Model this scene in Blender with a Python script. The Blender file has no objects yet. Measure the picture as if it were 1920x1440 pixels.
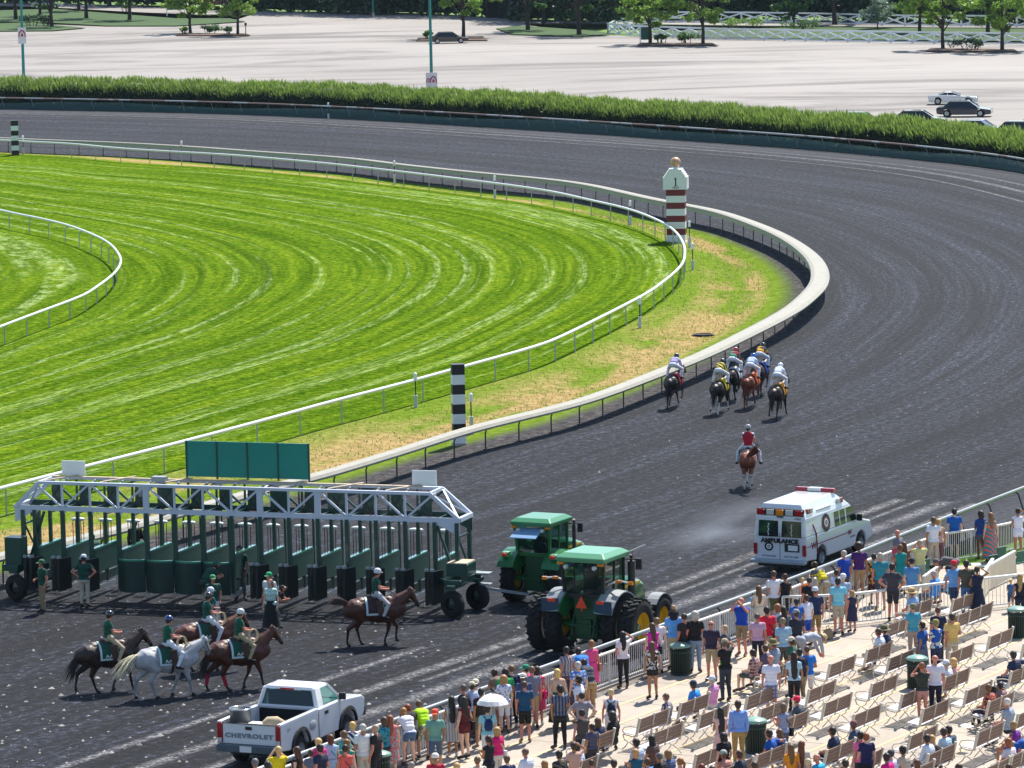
import bpy, bmesh, math, random
import numpy as np
from mathutils import Vector, Matrix
R=math.radians
random.seed(7); rng=np.random.default_rng(7)
SC=bpy.context.scene; COL=SC.collection
# ---------------- camera ----------------
F_PX=8300.; Y_H=-320.; CAM_H=25.8; ROLL=R(1.2)
TH=math.atan((720-Y_H)/F_PX)
cam=bpy.data.cameras.new('camera'); camo=bpy.data.objects.new('camera',cam); COL.objects.link(camo)
cam.sensor_width=36; cam.lens=F_PX/1920*36; cam.clip_start=1; cam.clip_end=4000
camo.matrix_world=Matrix.Translation((0,0,CAM_H))@Matrix.Rotation(math.pi/2-TH,4,'X')@Matrix.Rotation(-ROLL,4,'Z')
SC.camera=camo
# ---------------- sky and sun ----------------
SUN_AZ=math.atan2(.42,.907); SUN_EL=R(55)
w=bpy.data.worlds.new('World'); SC.world=w; w.use_nodes=True
nt=w.node_tree; nt.nodes.clear()
sk=nt.nodes.new('ShaderNodeTexSky'); sk.sky_type='NISHITA'; sk.sun_disc=False; sk.sun_elevation=SUN_EL; sk.sun_rotation=SUN_AZ
sk.air_density=1.0; sk.dust_density=.6; sk.ozone_density=1.5
bg=nt.nodes.new('ShaderNodeBackground'); bg.inputs['Strength'].default_value=.11
wo=nt.nodes.new('ShaderNodeOutputWorld'); nt.links.new(sk.outputs[0],bg.inputs[0]); nt.links.new(bg.outputs[0],wo.inputs[0])
sl=bpy.data.lights.new('sun','SUN'); sl.energy=5.0; sl.angle=R(.5); sl.color=(1,.95,.87)
so=bpy.data.objects.new('sun',sl); COL.objects.link(so); so.location=(60,200,120)
sd=Vector((math.sin(SUN_AZ)*math.cos(SUN_EL),math.cos(SUN_AZ)*math.cos(SUN_EL),math.sin(SUN_EL)))
so.rotation_euler=sd.to_track_quat('Z','Y').to_euler()
SC.view_settings.view_transform='Standard'; SC.view_settings.look='None'; SC.view_settings.gamma=1
SC.view_settings.exposure=0.7
SC.view_settings.use_curve_mapping=False

def P(px,py,z=0.):
    """ground point (at height z) seen at photograph pixel px,py: used to survey where things stand"""
    x=px-960; y=720-py; c,s=math.cos(ROLL),math.sin(ROLL); x,y=c*x+s*y,-s*x+c*y
    dy=F_PX*math.cos(TH)+y*math.sin(TH); dz=-F_PX*math.sin(TH)+y*math.cos(TH); t=(z-CAM_H)/dz
    return Vector((x*t,dy*t,z))
def P0(px,py,z=0.):
    p=P(px,py,z); return Vector((p.x,p.y,0))
# ---------------- materials ----------------
def lin(h):
    if not isinstance(h,str): return tuple(h)
    if len(h)==3: h=''.join(c*2 for c in h)
    v=[int(h[i:i+2],16)/255 for i in (0,2,4)]
    return tuple((c/12.92 if c<=.04045 else ((c+.055)/1.055)**2.4) for c in v)
MC={}
def mat(name,col='808080',rough=.6,metal=0.,var=.12,scale=4.,bump=0.,bscale=30.,col2=None,pat=None,pscale=10.,trans=0.,emit=0.,coat=0.):
    key=(name,str(col),rough,metal,var,scale,bump,str(col2),pat,pscale)
    if key in MC: return MC[key]
    m=bpy.data.materials.new(name); m.use_nodes=True; nt=m.node_tree; N=nt.nodes; L=nt.links
    b=N['Principled BSDF']; c=lin(col)
    b.inputs['Roughness'].default_value=rough; b.inputs['Metallic'].default_value=metal
    if coat: b.inputs['Coat Weight'].default_value=coat
    if trans: b.inputs['Transmission Weight'].default_value=trans
    tc=N.new('ShaderNodeTexCoord')
    nz=N.new('ShaderNodeTexNoise'); nz.inputs['Scale'].default_value=scale; nz.inputs['Detail'].default_value=4
    L.new(tc.outputs['Object'],nz.inputs['Vector'])
    mx=N.new('ShaderNodeMix'); mx.data_type='RGBA'
    mx.inputs[6].default_value=tuple(x*(1-var) for x in c)+(1,); mx.inputs[7].default_value=tuple(min(1,x*(1+var)) for x in c)+(1,)
    L.new(nz.outputs['Fac'],mx.inputs[0]); out=mx.outputs[2]
    if pat:
        c2=lin(col2); mp=N.new('ShaderNodeMapping'); L.new(tc.outputs['Object'],mp.inputs[0])
        if pat=='floral':
            t=N.new('ShaderNodeTexVoronoi'); t.inputs['Scale'].default_value=pscale; L.new(mp.outputs[0],t.inputs['Vector']); o=t.outputs['Distance']; th=.38
        elif pat=='camo':
            t=N.new('ShaderNodeTexNoise'); t.inputs['Scale'].default_value=pscale; L.new(mp.outputs[0],t.inputs['Vector']); o=t.outputs['Fac']; th=.5
        else:
            t=N.new('ShaderNodeTexWave'); t.inputs['Scale'].default_value=pscale*.4; t.bands_direction={'vstripe':'X','hstripe':'Z','dstripe':'DIAGONAL','plaid':'X'}[pat]
            L.new(mp.outputs[0],t.inputs['Vector']); o=t.outputs['Fac']; th=.5
            if pat=='plaid':
                t2=N.new('ShaderNodeTexWave'); t2.inputs['Scale'].default_value=pscale*.4; t2.bands_direction='Z'; L.new(mp.outputs[0],t2.inputs['Vector'])
                ad=N.new('ShaderNodeMath'); ad.operation='MULTIPLY'; L.new(o,ad.inputs[0]); L.new(t2.outputs['Fac'],ad.inputs[1]); o=ad.outputs[0]; th=.28
        gt=N.new('ShaderNodeMath'); gt.operation='GREATER_THAN'; gt.inputs[1].default_value=th; L.new(o,gt.inputs[0])
        m2=N.new('ShaderNodeMix'); m2.data_type='RGBA'; L.new(gt.outputs[0],m2.inputs[0]); L.new(out,m2.inputs[6]); m2.inputs[7].default_value=c2+(1,); out=m2.outputs[2]
    L.new(out,b.inputs['Base Color'])
    if bump:
        bn=N.new('ShaderNodeTexNoise'); bn.inputs['Scale'].default_value=bscale; bn.inputs['Detail'].default_value=3; L.new(tc.outputs['Object'],bn.inputs['Vector'])
        bp=N.new('ShaderNodeBump'); bp.inputs['Strength'].default_value=bump; bp.inputs['Distance'].default_value=.02
        L.new(bn.outputs['Fac'],bp.inputs['Height']); L.new(bp.outputs[0],b.inputs['Normal'])
    MC[key]=m; return m
class NB:
    """small node helper for the big ground materials"""
    def __init__(s,name,rough=.9):
        s.m=bpy.data.materials.new(name); s.m.use_nodes=True; s.nt=s.m.node_tree; s.N=s.nt.nodes; s.L=s.nt.links; s.b=s.N['Principled BSDF']; s.b.inputs['Roughness'].default_value=rough
        s.b.inputs['Specular IOR Level'].default_value=.25
        s.tc=s.N.new('ShaderNodeTexCoord')
    def noise(s,scale,detail=4,src='Object',sx=1,sy=1,rough=.55,dist=0,off=0):
        mp=s.N.new('ShaderNodeMapping'); mp.inputs['Scale'].default_value=(sx,sy,1); mp.inputs['Location'].default_value=(off,off*.7,0)
        s.L.new(s.tc.outputs[src],mp.inputs[0]); n=s.N.new('ShaderNodeTexNoise'); n.inputs['Scale'].default_value=scale; n.inputs['Detail'].default_value=detail
        n.inputs['Roughness'].default_value=rough; n.inputs['Distortion'].default_value=dist
        s.L.new(mp.outputs[0],n.inputs['Vector']); return n.outputs['Fac']
    def ramp(s,v,stops):
        r=s.N.new('ShaderNodeValToRGB'); s.L.new(v,r.inputs[0]); e=r.color_ramp.elements
        e[0].position=stops[0][0]; e[1].position=stops[-1][0]
        for p,c in stops[1:-1]: e.new(p)
        for i,(p,c) in enumerate(stops):
            c=lin(c) if isinstance(c,str) else ((c,)*3 if not isinstance(c,tuple) else c); e[i].color=c+(1,)
        return r.outputs[0]
    def mix(s,f,a,b,mode='MIX'):
        m=s.N.new('ShaderNodeMix'); m.data_type='RGBA'; m.blend_type=mode
        for v,i in ((f,0),(a,6),(b,7)):
            if isinstance(v,(int,float)): m.inputs[i].default_value=v if i==0 else (v,v,v,1)
            elif isinstance(v,(tuple,str)): m.inputs[i].default_value=lin(v)+(1,)
            else: s.L.new(v,m.inputs[i])
        return m.outputs[2]
    def math(s,op,a,b=0.,clamp=False):
        m=s.N.new('ShaderNodeMath'); m.operation=op; m.use_clamp=clamp
        for v,i in ((a,0),(b,1)):
            if isinstance(v,(int,float)): m.inputs[i].default_value=v
            else: s.L.new(v,m.inputs[i])
        return m.outputs[0]
    def uv(s):
        x=s.N.new('ShaderNodeSeparateXYZ'); s.L.new(s.tc.outputs['UV'],x.inputs[0]); return x.outputs[0],x.outputs[1]
    def fin(s,col,bump=None,strength=.5,dist=.05):
        s.L.new(col,s.b.inputs['Base Color'])
        if bump is not None:
            bp=s.N.new('ShaderNodeBump'); bp.inputs['Strength'].default_value=strength; bp.inputs['Distance'].default_value=dist
            s.L.new(bump,bp.inputs['Height']); s.L.new(bp.outputs[0],s.b.inputs['Normal'])
        return s.m
# ---------------- mesh building ----------------
def obj_from(me,name,parent=None,loc=None):
    o=bpy.data.objects.new(name,me); COL.objects.link(o)
    if parent is not None: o.parent=parent
    if loc is not None: o.location=loc
    return o
def tag(o,label=None,cat=None,group=None,kind=None):
    if label: o['label']=label
    if cat: o['category']=cat
    if group: o['group']=group
    if kind: o['kind']=kind
    return o
def thing(name,label,cat,loc=(0,0,0),yaw=0,group=None,scale=1):
    o=bpy.data.objects.new(name,None); COL.objects.link(o); o.location=loc; o.rotation_euler=(0,0,R(yaw)); o.scale=(scale,)*3; o.empty_display_size=.3
    return tag(o,label,cat,group)
class MB:
    def __init__(s): s.v=[]; s.f=[]; s.mi=[]; s.sm=[]; s.k=0; s.smooth=False
    def add(s,vs,fs,k=None,sm=None):
        o=len(s.v); s.v+= [tuple(v) for v in vs]
        for f in fs: s.f.append(tuple(i+o for i in f)); s.mi.append(s.k if k is None else k); s.sm.append(s.smooth if sm is None else sm)
        return s
    def box(s,c,d,rz=0,k=None,M=None,tp=None):
        x,y,z=d[0]/2,d[1]/2,d[2]/2; t=tp or (1,1)
        vs=[Vector((sx*x*(t[0] if sz>0 else 1),sy*y*(t[1] if sz>0 else 1),sz*z)) for sz in (-1,1) for sx,sy in ((-1,-1),(1,-1),(1,1),(-1,1))]
        rm=Matrix.Rotation(rz,3,'Z') if M is None else M
        vs=[rm@v+Vector(c) for v in vs]
        return s.add(vs,[(3,2,1,0),(4,5,6,7),(0,1,5,4),(1,2,6,5),(2,3,7,6),(3,0,4,7)],k,False)
    def bar(s,a,b,w,h=None,k=None,up=(0,0,1)):
        a=Vector(a); b=Vector(b); d=b-a; l=d.length
        if l<1e-6: return s
        d/=l; u=Vector(up)
        if abs(d.dot(u))>.98: u=Vector((0,1,0)) if abs(d.y)<.9 else Vector((1,0,0))
        x=d.cross(u).normalized(); u=x.cross(d); h=w if h is None else h
        vs=[p+x*sx*w/2+u*su*h/2 for p in (a,b) for sx,su in ((-1,-1),(1,-1),(1,1),(-1,1))]
        return s.add(vs,[(0,1,2,3),(7,6,5,4),(4,5,1,0),(5,6,2,1),(6,7,3,2),(7,4,0,3)],k,False)
    def tube(s,pts,r,n=8,k=None,cap=True,sm=True):
        pts=[Vector(p) for p in pts]; rs=r if isinstance(r,(list,tuple)) else [r]*len(pts); vs=[];fs=[]
        px=None
        for i,p in enumerate(pts):
            d=(pts[min(i+1,len(pts)-1)]-pts[max(i-1,0)])
            d=d.normalized() if d.length>1e-9 else Vector((0,0,1))
            if px is None: px=d.orthogonal().normalized()
            x=(px-d*px.dot(d)); x=x.normalized() if x.length>1e-6 else d.orthogonal().normalized(); px=x; y=d.cross(x)
            for j in range(n):
                a=2*math.pi*j/n; vs.append(p+(x*math.cos(a)+y*math.sin(a))*rs[i])
        for i in range(len(pts)-1):
            for j in range(n): fs.append((i*n+j,i*n+(j+1)%n,(i+1)*n+(j+1)%n,(i+1)*n+j))
        s.add(vs,fs,k,sm)
        if cap: s.add([vs[j] for j in range(n)],[tuple(range(n-1,-1,-1))],k,False); s.add([vs[-n+j] for j in range(n)],[tuple(range(n))],k,False)
        return s
    def cyl(s,a,b,r,n=16,k=None,r2=None): return s.tube([a,b],[r,r if r2 is None else r2],n,k)
    def lathe(s,prof,c=(0,0,0),axis='Z',n=20,k=None,sm=True):
        vs=[];m=len(prof); c=Vector(c)
        for i in range(n):
            a=2*math.pi*i/n; ca,sa=math.cos(a),math.sin(a)
            for r,h in prof:
                p={'Z':(r*ca,r*sa,h),'X':(h,r*ca,r*sa),'Y':(r*sa,h,r*ca)}[axis]; vs.append(c+Vector(p))
        fs=[(i*m+j,((i+1)%n)*m+j,((i+1)%n)*m+j+1,i*m+j+1) for i in range(n) for j in range(m-1)]
        return s.add(vs,fs,k,sm)
    def prism(s,poly,x0,x1,axis='X',k=None,t0=0,t1=0):
        """extrude a (y,z) outline from x0 to x1"""
        n=len(poly)
        f={'X':lambda a,b,c:(a,b,c),'Y':lambda a,b,c:(b,a,c),'Z':lambda a,b,c:(b,c,a)}[axis]
        vs=[f(x0,p[0],p[1]) for p in poly]+[f(x1,p[0],p[1]) for p in poly]
        fs=[tuple(range(n)),tuple(range(2*n-1,n-1,-1))]+[(i,i+n,(i+1)%n+n,(i+1)%n) for i in range(n)]
        return s.add(vs,fs,k,False)
    def loft(s,rings,k=None,cap=True,sm=False):
        n=len(rings[0]); vs=[v for r in rings for v in r]; fs=[]
        for i in range(len(rings)-1):
            for j in range(n): fs.append((i*n+j,i*n+(j+1)%n,(i+1)*n+(j+1)%n,(i+1)*n+j))
        if cap: fs+= [tuple(range(n-1,-1,-1)),tuple((len(rings)-1)*n+j for j in range(n))]
        return s.add(vs,fs,k,sm)
    def quad(s,a,b,c,d,k=None): return s.add([a,b,c,d],[(0,1,2,3)],k,False)
    def ell(s,c,r,n=10,m=8,k=None,M=None):
        vs=[];fs=[]; c=Vector(c); r=(r,)*3 if isinstance(r,(int,float)) else r
        for i in range(m+1):
            t=math.pi*i/m
            for j in range(n):
                a=2*math.pi*j/n; v=Vector((r[0]*math.sin(t)*math.cos(a),r[1]*math.sin(t)*math.sin(a),r[2]*math.cos(t)))
                vs.append((M@v if M is not None else v)+c)
        for i in range(m):
            for j in range(n): fs.append((i*n+j,(i+1)*n+j,(i+1)*n+(j+1)%n,i*n+(j+1)%n))
        return s.add(vs,fs,k,True)
    def mesh(s,name,mats,fix=True):
        me=bpy.data.meshes.new(name); me.from_pydata(s.v,[],s.f)
        me.polygons.foreach_set('material_index',s.mi); me.polygons.foreach_set('use_smooth',s.sm)
        for m in (mats if isinstance(mats,(list,tuple)) else [mats]): me.materials.append(m)
        if fix:
            b=bmesh.new(); b.from_mesh(me); bmesh.ops.remove_doubles(b,verts=b.verts,dist=1e-5) if False else None
            bmesh.ops.recalc_face_normals(b,faces=b.faces); b.to_mesh(me); b.free()
        me.update(); return me
    def build(s,name,mats,parent=None,bevel=0,fix=True):
        o=obj_from(s.mesh(name,mats,fix),name,parent)
        if bevel:
            md=o.modifiers.new('bevel','BEVEL'); md.width=bevel; md.segments=2; md.limit_method='ANGLE'; md.angle_limit=R(40)
        return o
def np_mesh(name,verts,faces,mat_,smooth=False,uv=None):
    """fast mesh from numpy quads"""
    me=bpy.data.meshes.new(name); nv,nf=len(verts),len(faces); k=faces.shape[1]
    me.vertices.add(nv); me.vertices.foreach_set('co',np.asarray(verts,np.float32).ravel())
    me.loops.add(nf*k); me.loops.foreach_set('vertex_index',np.asarray(faces,np.int32).ravel())
    me.polygons.add(nf); me.polygons.foreach_set('loop_start',np.arange(nf,dtype=np.int32)*k); me.polygons.foreach_set('loop_total',np.full(nf,k,np.int32))
    if smooth: me.polygons.foreach_set('use_smooth',np.ones(nf,bool))
    if uv is not None:
        l=me.uv_layers.new(name='UVMap'); l.data.foreach_set('uv',np.asarray(uv,np.float32)[np.asarray(faces).ravel()].ravel())
    me.update(calc_edges=True); me.validate(); me.materials.append(mat_); return me
def crv(pts,step=1.,closed=False):
    """Catmull-Rom through 2-D points, resampled evenly"""
    p=np.array([(q[0],q[1]) for q in pts],float); q=np.vstack([2*p[0]-p[1],p,2*p[-1]-p[-2]]); out=[]
    for i in range(1,len(q)-2):
        a,b,c,d=q[i-1],q[i],q[i+1],q[i+2]
        for t in np.linspace(0,1,12,endpoint=False): out.append(.5*((2*b)+(c-a)*t+(2*a-5*b+4*c-d)*t*t+(3*b-a-3*c+d)*t**3))
    out.append(q[-2]); out=np.array(out)
    # light smoothing keeps the surveyed line but removes pixel jitter
    for _ in range(30): out[1:-1]=out[1:-1]*.5+(out[:-2]+out[2:])*.25
    s=np.r_[0,np.cumsum(np.linalg.norm(np.diff(out,axis=0),axis=1))]; n=max(2,int(s[-1]/step)+1)
    t=np.linspace(0,s[-1],n); return np.c_[np.interp(t,s,out[:,0]),np.interp(t,s,out[:,1])]
def resamp(p,n):
    s=np.r_[0,np.cumsum(np.linalg.norm(np.diff(p,axis=0),axis=1))]; t=np.linspace(0,s[-1],n); return np.c_[np.interp(t,s,p[:,0]),np.interp(t,s,p[:,1])]
def offs(p,d):
    t=np.gradient(p,axis=0); t/=np.linalg.norm(t,axis=1)[:,None]; return p+np.c_[-t[:,1],t[:,0]]*d
def strip(name,A,B,z,mat_,m=8,n=None,zf=None):
    n=n or max(len(A),len(B)); A=resamp(A,n); B=resamp(B,n)
    s=np.r_[0,np.cumsum(np.linalg.norm(np.diff((A+B)/2,axis=0),axis=1))]; V=[];UV=[]
    for j in range(m+1):
        t=j/m; p=A*(1-t)+B*t; zz=np.full(n,z) if zf is None else z+zf(p,t); V.append(np.c_[p,zz]); UV.append(np.c_[s,np.full(n,t)])
    V=np.vstack(V); UV=np.vstack(UV); i=np.arange(n-1); F=np.vstack([np.c_[j*n+i,j*n+i+1,(j+1)*n+i+1,(j+1)*n+i] for j in range(m)])
    me=np_mesh(name,V,F,mat_,True,UV)
    b=bmesh.new(); b.from_mesh(me)
    if sum(f.normal.z for f in b.faces)<0: bmesh.ops.reverse_faces(b,faces=b.faces)
    b.to_mesh(me); b.free(); return obj_from(me,name)
# ================= THE GROUND =================
DIRT=[(0,1042),(100,1020),(200,997),(300,970),(480,920),(592,892),(660,872),(760,842),(885,802),(1040,765),(1125,740),(1225,702),(1312,667),(1375,637),(1475,586),(1512,557),(1535,532),(1537,505),(1520,477),(1475,445),(1415,419),(1350,397),(1285,384),(1210,370),(1085,342),(930,327),(755,309),(655,296),(480,284),(375,276),(200,266),(0,259)]
TURF=[(0,916),(155,876),(375,820),(560,770),(625,752),(747,721),(870,687),(1000,651),(1050,632),(1120,598),(1200,557),(1232,537),(1277,500),(1284,477),(1282,457),(1265,432),(1232,412),(1177,391),(1105,375),(1045,361),(960,347.5),(770,324),(700,316),(610,306),(498,296),(412,289),(230,279),(130,269),(0,263)]
INNER=[(0,612),(142,560),(175,542),(212,515),(226,495),(225,480),(207,457),(175,440),(125,421),(55,405),(0,394)]
def ext(L,h,d0,d1):
    q=[P(x,y,h) for x,y in L]; a=(q[0].x,q[0].y); b=(q[-1].x,q[-1].y)
    q=[(v.x,v.y) for v in q]
    u=np.array(q[0])-np.array(q[2]); u/=np.linalg.norm(u); w_=np.array(q[-1])-np.array(q[-4]); w_/=np.linalg.norm(w_)
    return [tuple(np.array(q[0])+u*d0)]+q+[tuple(np.array(q[-1])+w_*d1)]
dirt=crv(ext(DIRT,1.12,45,45),1.); turf=crv(ext(TURF,1.12,40,40),1.); inner=crv(ext(INNER,1.1,30,30),1.)
OUT=[(540,1423),(654,1382),(689,1369),(860,1308),(1094,1225),(1216,1182),(1308,1149),(1517,1074),(1679,1008),(1902,921),(1960,898)]
o1=[P(x,y,1.08) for x,y in OUT]; o1=[(v.x,v.y) for v in o1]; o1=[(o1[0][0]-16,o1[0][1]-28.5)]+o1
FAR=[(1915,324),(1690,297),(1440,275),(950,241),(480,215),(0,205)]
o2=[P0(x,y) for x,y in FAR]; o2=[(v.x,v.y) for v in o2]; o2=o2+[(o2[-1][0]-60,o2[-1][1]+38)]
outer_near=crv(o1,1.)
outer=crv(o1+[(28,182),(36,201),(42,222),(45.5,250),(45.5,275),(42.8,300)]+o2,1.)
far=crv([(45.5,262),(45.2,280),(42.8,300)]+o2,1.)

def mk_ground():
    n=NB('lawn_ground'); a=n.noise(.05,5); b=n.noise(2.5,5); c=n.ramp(a,[(.3,'4a6a26'),(.7,'6a8a38')]); c=n.mix(.5,c,n.ramp(b,[(.3,'34501c'),(.7,'7e9a4a')])); return n.fin(c,b,.4)
g=MB(); g.quad((-1500,-300,-.75),(1500,-300,-.75),(1500,2500,-.75),(-1500,2500,-.75)); tag(g.build('ground',mk_ground(),fix=False),kind='structure')

def mk_track():
    n=NB('track_dirt',.85); u,v=n.uv()
    fine=n.noise(3.2,8,rough=.82); fine2=n.noise(26,3,rough=.7,off=3); med=n.noise(1.3,5,rough=.6); big=n.noise(.09,3); bd=n.noise(1,4,'UV',.012,15,rough=.6,off=21,dist=.3)
    st=n.noise(1,6,'UV',.035,70,rough=.7); st2=n.noise(1,4,'UV',.12,260,rough=.6,off=5)
    c=n.ramp(fine,[(.36,'040508'),(.46,'101219'),(.55,'23262f'),(.66,'525665')])
    c2=n.ramp(st,[(.36,(.5,)*3),(.5,(1.,)*3),(.62,(1.8,)*3)]); c=n.mix(.95,c,c2,'MULTIPLY')
    c3=n.ramp(st2,[(.3,(.75,)*3),(.7,(1.25,)*3)]); c=n.mix(.7,c,c3,'MULTIPLY')
    st3=n.noise(1,4,'UV',1.3,190,rough=.75,off=2); c=n.mix(.9,c,n.ramp(st3,[(.34,(.3,.3,.32)),(.5,(1.,)*3),(.64,(2.1,)*3)]),'MULTIPLY')
    c=n.mix(1.,c,n.ramp(bd,[(.38,(.6,.6,.62)),(.5,(1.,)*3),(.6,(1.5,1.5,1.5))]),'MULTIPLY')
    c4=n.ramp(med,[(.3,(.7,)*3),(.7,(1.3,)*3)]); c=n.mix(.6,c,c4,'MULTIPLY')
    c5=n.ramp(big,[(.35,(.9,.9,.95)),(.65,(1.12,1.1,1.08))]); c=n.mix(1.,c,c5,'MULTIPLY')
    edge=n.math('MULTIPLY',n.ramp(v,[(.86,0.),(.94,.6),(1.,.9)]),n.ramp(st2,[(.3,.25),(.65,1.)]))
    c=n.mix(edge,c,n.ramp(fine2,[(.3,'34363c'),(.6,'5c5e66'),(.8,'8a8a8c')]))
    wh=n.ramp(n.noise(11,2,off=9),[(.73,0.),(.76,1.)]); c=n.mix(n.math('MULTIPLY',wh,.6),c,'a8a6a4')
    h=n.math('ADD',n.math('ADD',n.math('MULTIPLY',fine,1.),n.math('MULTIPLY',st2,.5)),n.math('MULTIPLY',st3,.8))
    return n.fin(c,h,1.,.16)
M_TRACK=mk_track()
tag(strip('track',dirt,outer,0,M_TRACK,12,420),kind='structure')

def mk_turf():
    n=NB('mown_turf',1.); n.b.inputs['Specular IOR Level'].default_value=0.; u,v=n.uv()
    st=n.noise(1,5,'UV',.025,40,rough=.6,dist=.5); st2=n.noise(1,5,'UV',.09,110,rough=.7,off=3); fine=n.noise(2.6,9,rough=.85); f2=n.noise(.6,4)
    sc=n.noise(1,5,'UV',.35,90,rough=.8,off=11)
    c=n.ramp(fine,[(.34,'1c300a'),(.46,'405c10'),(.56,'5f7e1c'),(.68,'92aa48')])
    c=n.mix(.95,c,n.ramp(st,[(.36,(.66,.74,.66)),(.5,(1.02,1.02,1.)),(.63,(1.45,1.3,1.35))]),'MULTIPLY')
    c=n.mix(.8,c,n.ramp(st2,[(.3,(.78,.8,.75)),(.7,(1.3,1.2,1.15))]),'MULTIPLY')
    c=n.mix(.6,c,n.ramp(f2,[(.35,(.7,.85,.7)),(.65,(1.35,1.15,1.))]),'MULTIPLY')
    pale=n.math('MULTIPLY',n.ramp(n.noise(1,3,'UV',.012,30,off=7),[(.535,0.),(.6,1.)]),n.ramp(sc,[(.45,0.),(.6,1.)]))
    c=n.mix(n.math('MULTIPLY',n.math('MULTIPLY',pale,n.ramp(fine,[(.4,.3),(.54,1.)])),.7),c,'aabc7c')
    dk=n.math('MULTIPLY',n.ramp(n.noise(1,3,'UV',.016,38,off=17),[(.58,0.),(.66,1.)]),.5); c=n.mix(dk,c,'2c480e')
    return n.fin(c,n.math('ADD',fine,n.math('MULTIPLY',st2,.7)),.75,.12)
M_TURF=mk_turf()
tag(strip('turf_course',inner,turf,.02,M_TURF,10,360),kind='structure')
cen=np.repeat([[-110.,262.]],len(inner),0); cen[:,1]=np.linspace(150,400,len(inner))
tag(strip('infield',inner+(cen-inner)*1.,inner,.02,M_TURF,6,200),kind='structure')

def mk_verge():
    n=NB('rough_grass',1.); n.b.inputs['Specular IOR Level'].default_value=0.; u,v=n.uv()
    a=n.noise(1,5,'UV',.05,4,rough=.5); fine=n.noise(2.5,7,rough=.75); med=n.noise(.12,3,dist=.5)
    c=n.ramp(fine,[(.3,'4c6416'),(.5,'687f28'),(.72,'8aa042')])
    vb=n.ramp(v,[(.0,.2),(.14,.35),(.3,.9),(.5,1.),(.58,.6),(.66,0.)])
    dry=n.math('MULTIPLY',vb,n.ramp(n.math('ADD',n.math('MULTIPLY',a,.6),n.math('MULTIPLY',med,.55)),[(.51,0.),(.62,1.)]))
    dry=n.math('MULTIPLY',dry,n.ramp(fine,[(.36,.55),(.5,1.)]))
    c=n.mix(dry,c,n.ramp(fine,[(.3,'86704a'),(.5,'a88e62'),(.7,'c0a67a')]))
    gr=n.math('ADD',v,n.math('MULTIPLY',n.math('SUBTRACT',fine,.5),.25)); gr=n.ramp(gr,[(.7,0.),(.84,1.)])
    c=n.mix(gr,c,n.ramp(fine,[(.3,'2c2c30'),(.5,'4c4a4c'),(.7,'7a7670')]))
    return n.fin(c,n.math('ADD',fine,med),1.,.15)
def vz(p,t): return -.3*math.sin(math.pi*min(1,max(0,t)))**2*np.clip((p[:,0]+30)/30,0,1)
VERGE=strip('verge',turf,dirt,.01,mk_verge(),16,360,zf=vz); tag(VERGE,kind='structure')

# pale tyre tracks pressed in the dirt by tractors
def mk_tyre():
    n=NB('tyre_marks',.9); u,v=n.uv(); f=n.noise(8,4); g_=n.noise(1,3,'UV',2.6,1.); c=n.ramp(f,[(.3,'4b4c52'),(.5,'8b8a8e'),(.7,'b4b2b0')])
    m=n.fin(c,f,.6); e=n.ramp(n.math('ABSOLUTE',n.math('SUBTRACT',v,.5)),[(.1,1.),(.5,0.)]); a=n.math('MULTIPLY',e,n.ramp(n.math('ADD',n.math('MULTIPLY',g_,.5),n.math('MULTIPLY',f,.5)),[(.4,.05),(.58,.6)]))
    n.L.new(a,n.b.inputs['Alpha']); return m
M_TY=mk_tyre()
def ty_strip(base,d,w,a,b):
    q=offs(base,d); q=q[int(len(q)*a):int(len(q)*b)]; A=offs(q,-w/2); B=offs(q,w/2); tag(strip('tyre_marks',A,B,.006+.0005*(abs(d)%1),M_TY,4,len(q)),kind='structure')
for d_,w_,a_,b_ in ((5.9,.75,0,1),(4.0,.9,0,1),(8.,.5,.0,.62),(5.1,.35,.55,1),(2.8,.5,.3,1)): ty_strip(outer_near,d_,w_,a_,b_)
for d_,w_ in ((3.6,.5),(5.4,.9),(7.8,.45)): ty_strip(far,d_,w_,.08,.99)

# crumbs of dirt and wax lying on the near track
cl=rng.uniform([-26,118],[26,215],(7000,2)); nrm=np.array([-.862,.507]); dd=cl@nrm
def side(p):  # signed distance test against the dirt rail: keep what lies on the track
    i=np.argmin(((dirt[None,:,:]-p[:,None,:])**2).sum(2),1); t=np.gradient(dirt,axis=0)[i]; q=p-dirt[i]; return t[:,0]*q[:,1]-t[:,1]*q[:,0]
cl=cl[(side(cl)<-.6)&(dd>65.6)]
dn=rng.random(len(cl))<np.clip(1.2-(cl[:,1]-118)/34,.04,1); cl=cl[dn]
r=rng.uniform(.015,.05,len(cl))*np.where(rng.random(len(cl))<.12,2.1,1)*np.where(cl[:,1]<140,1.25,1); base=np.array([(1,0,0),(0,1,0),(-1,0,0),(0,-1,0),(0,0,.8)])
V=(base[None]*r[:,None,None]*rng.uniform(.6,1.3,(len(cl),5,1))+np.c_[cl,np.full(len(cl),.0)][:,None,:]).reshape(-1,3)
k=np.arange(len(cl))[:,None,None]*5; F=(np.array([(0,1,4),(1,2,4),(2,3,4),(3,0,4)])[None]+k).reshape(-1,3)
tag(obj_from(np_mesh('dirt_clods',V,F,mat('dirt_clods','8a8886',.9,var=.7,scale=1.5)),'dirt_clods'),'grey crumbs of dirt scattered over the near part of the racetrack','dirt clods',kind='stuff')

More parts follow.
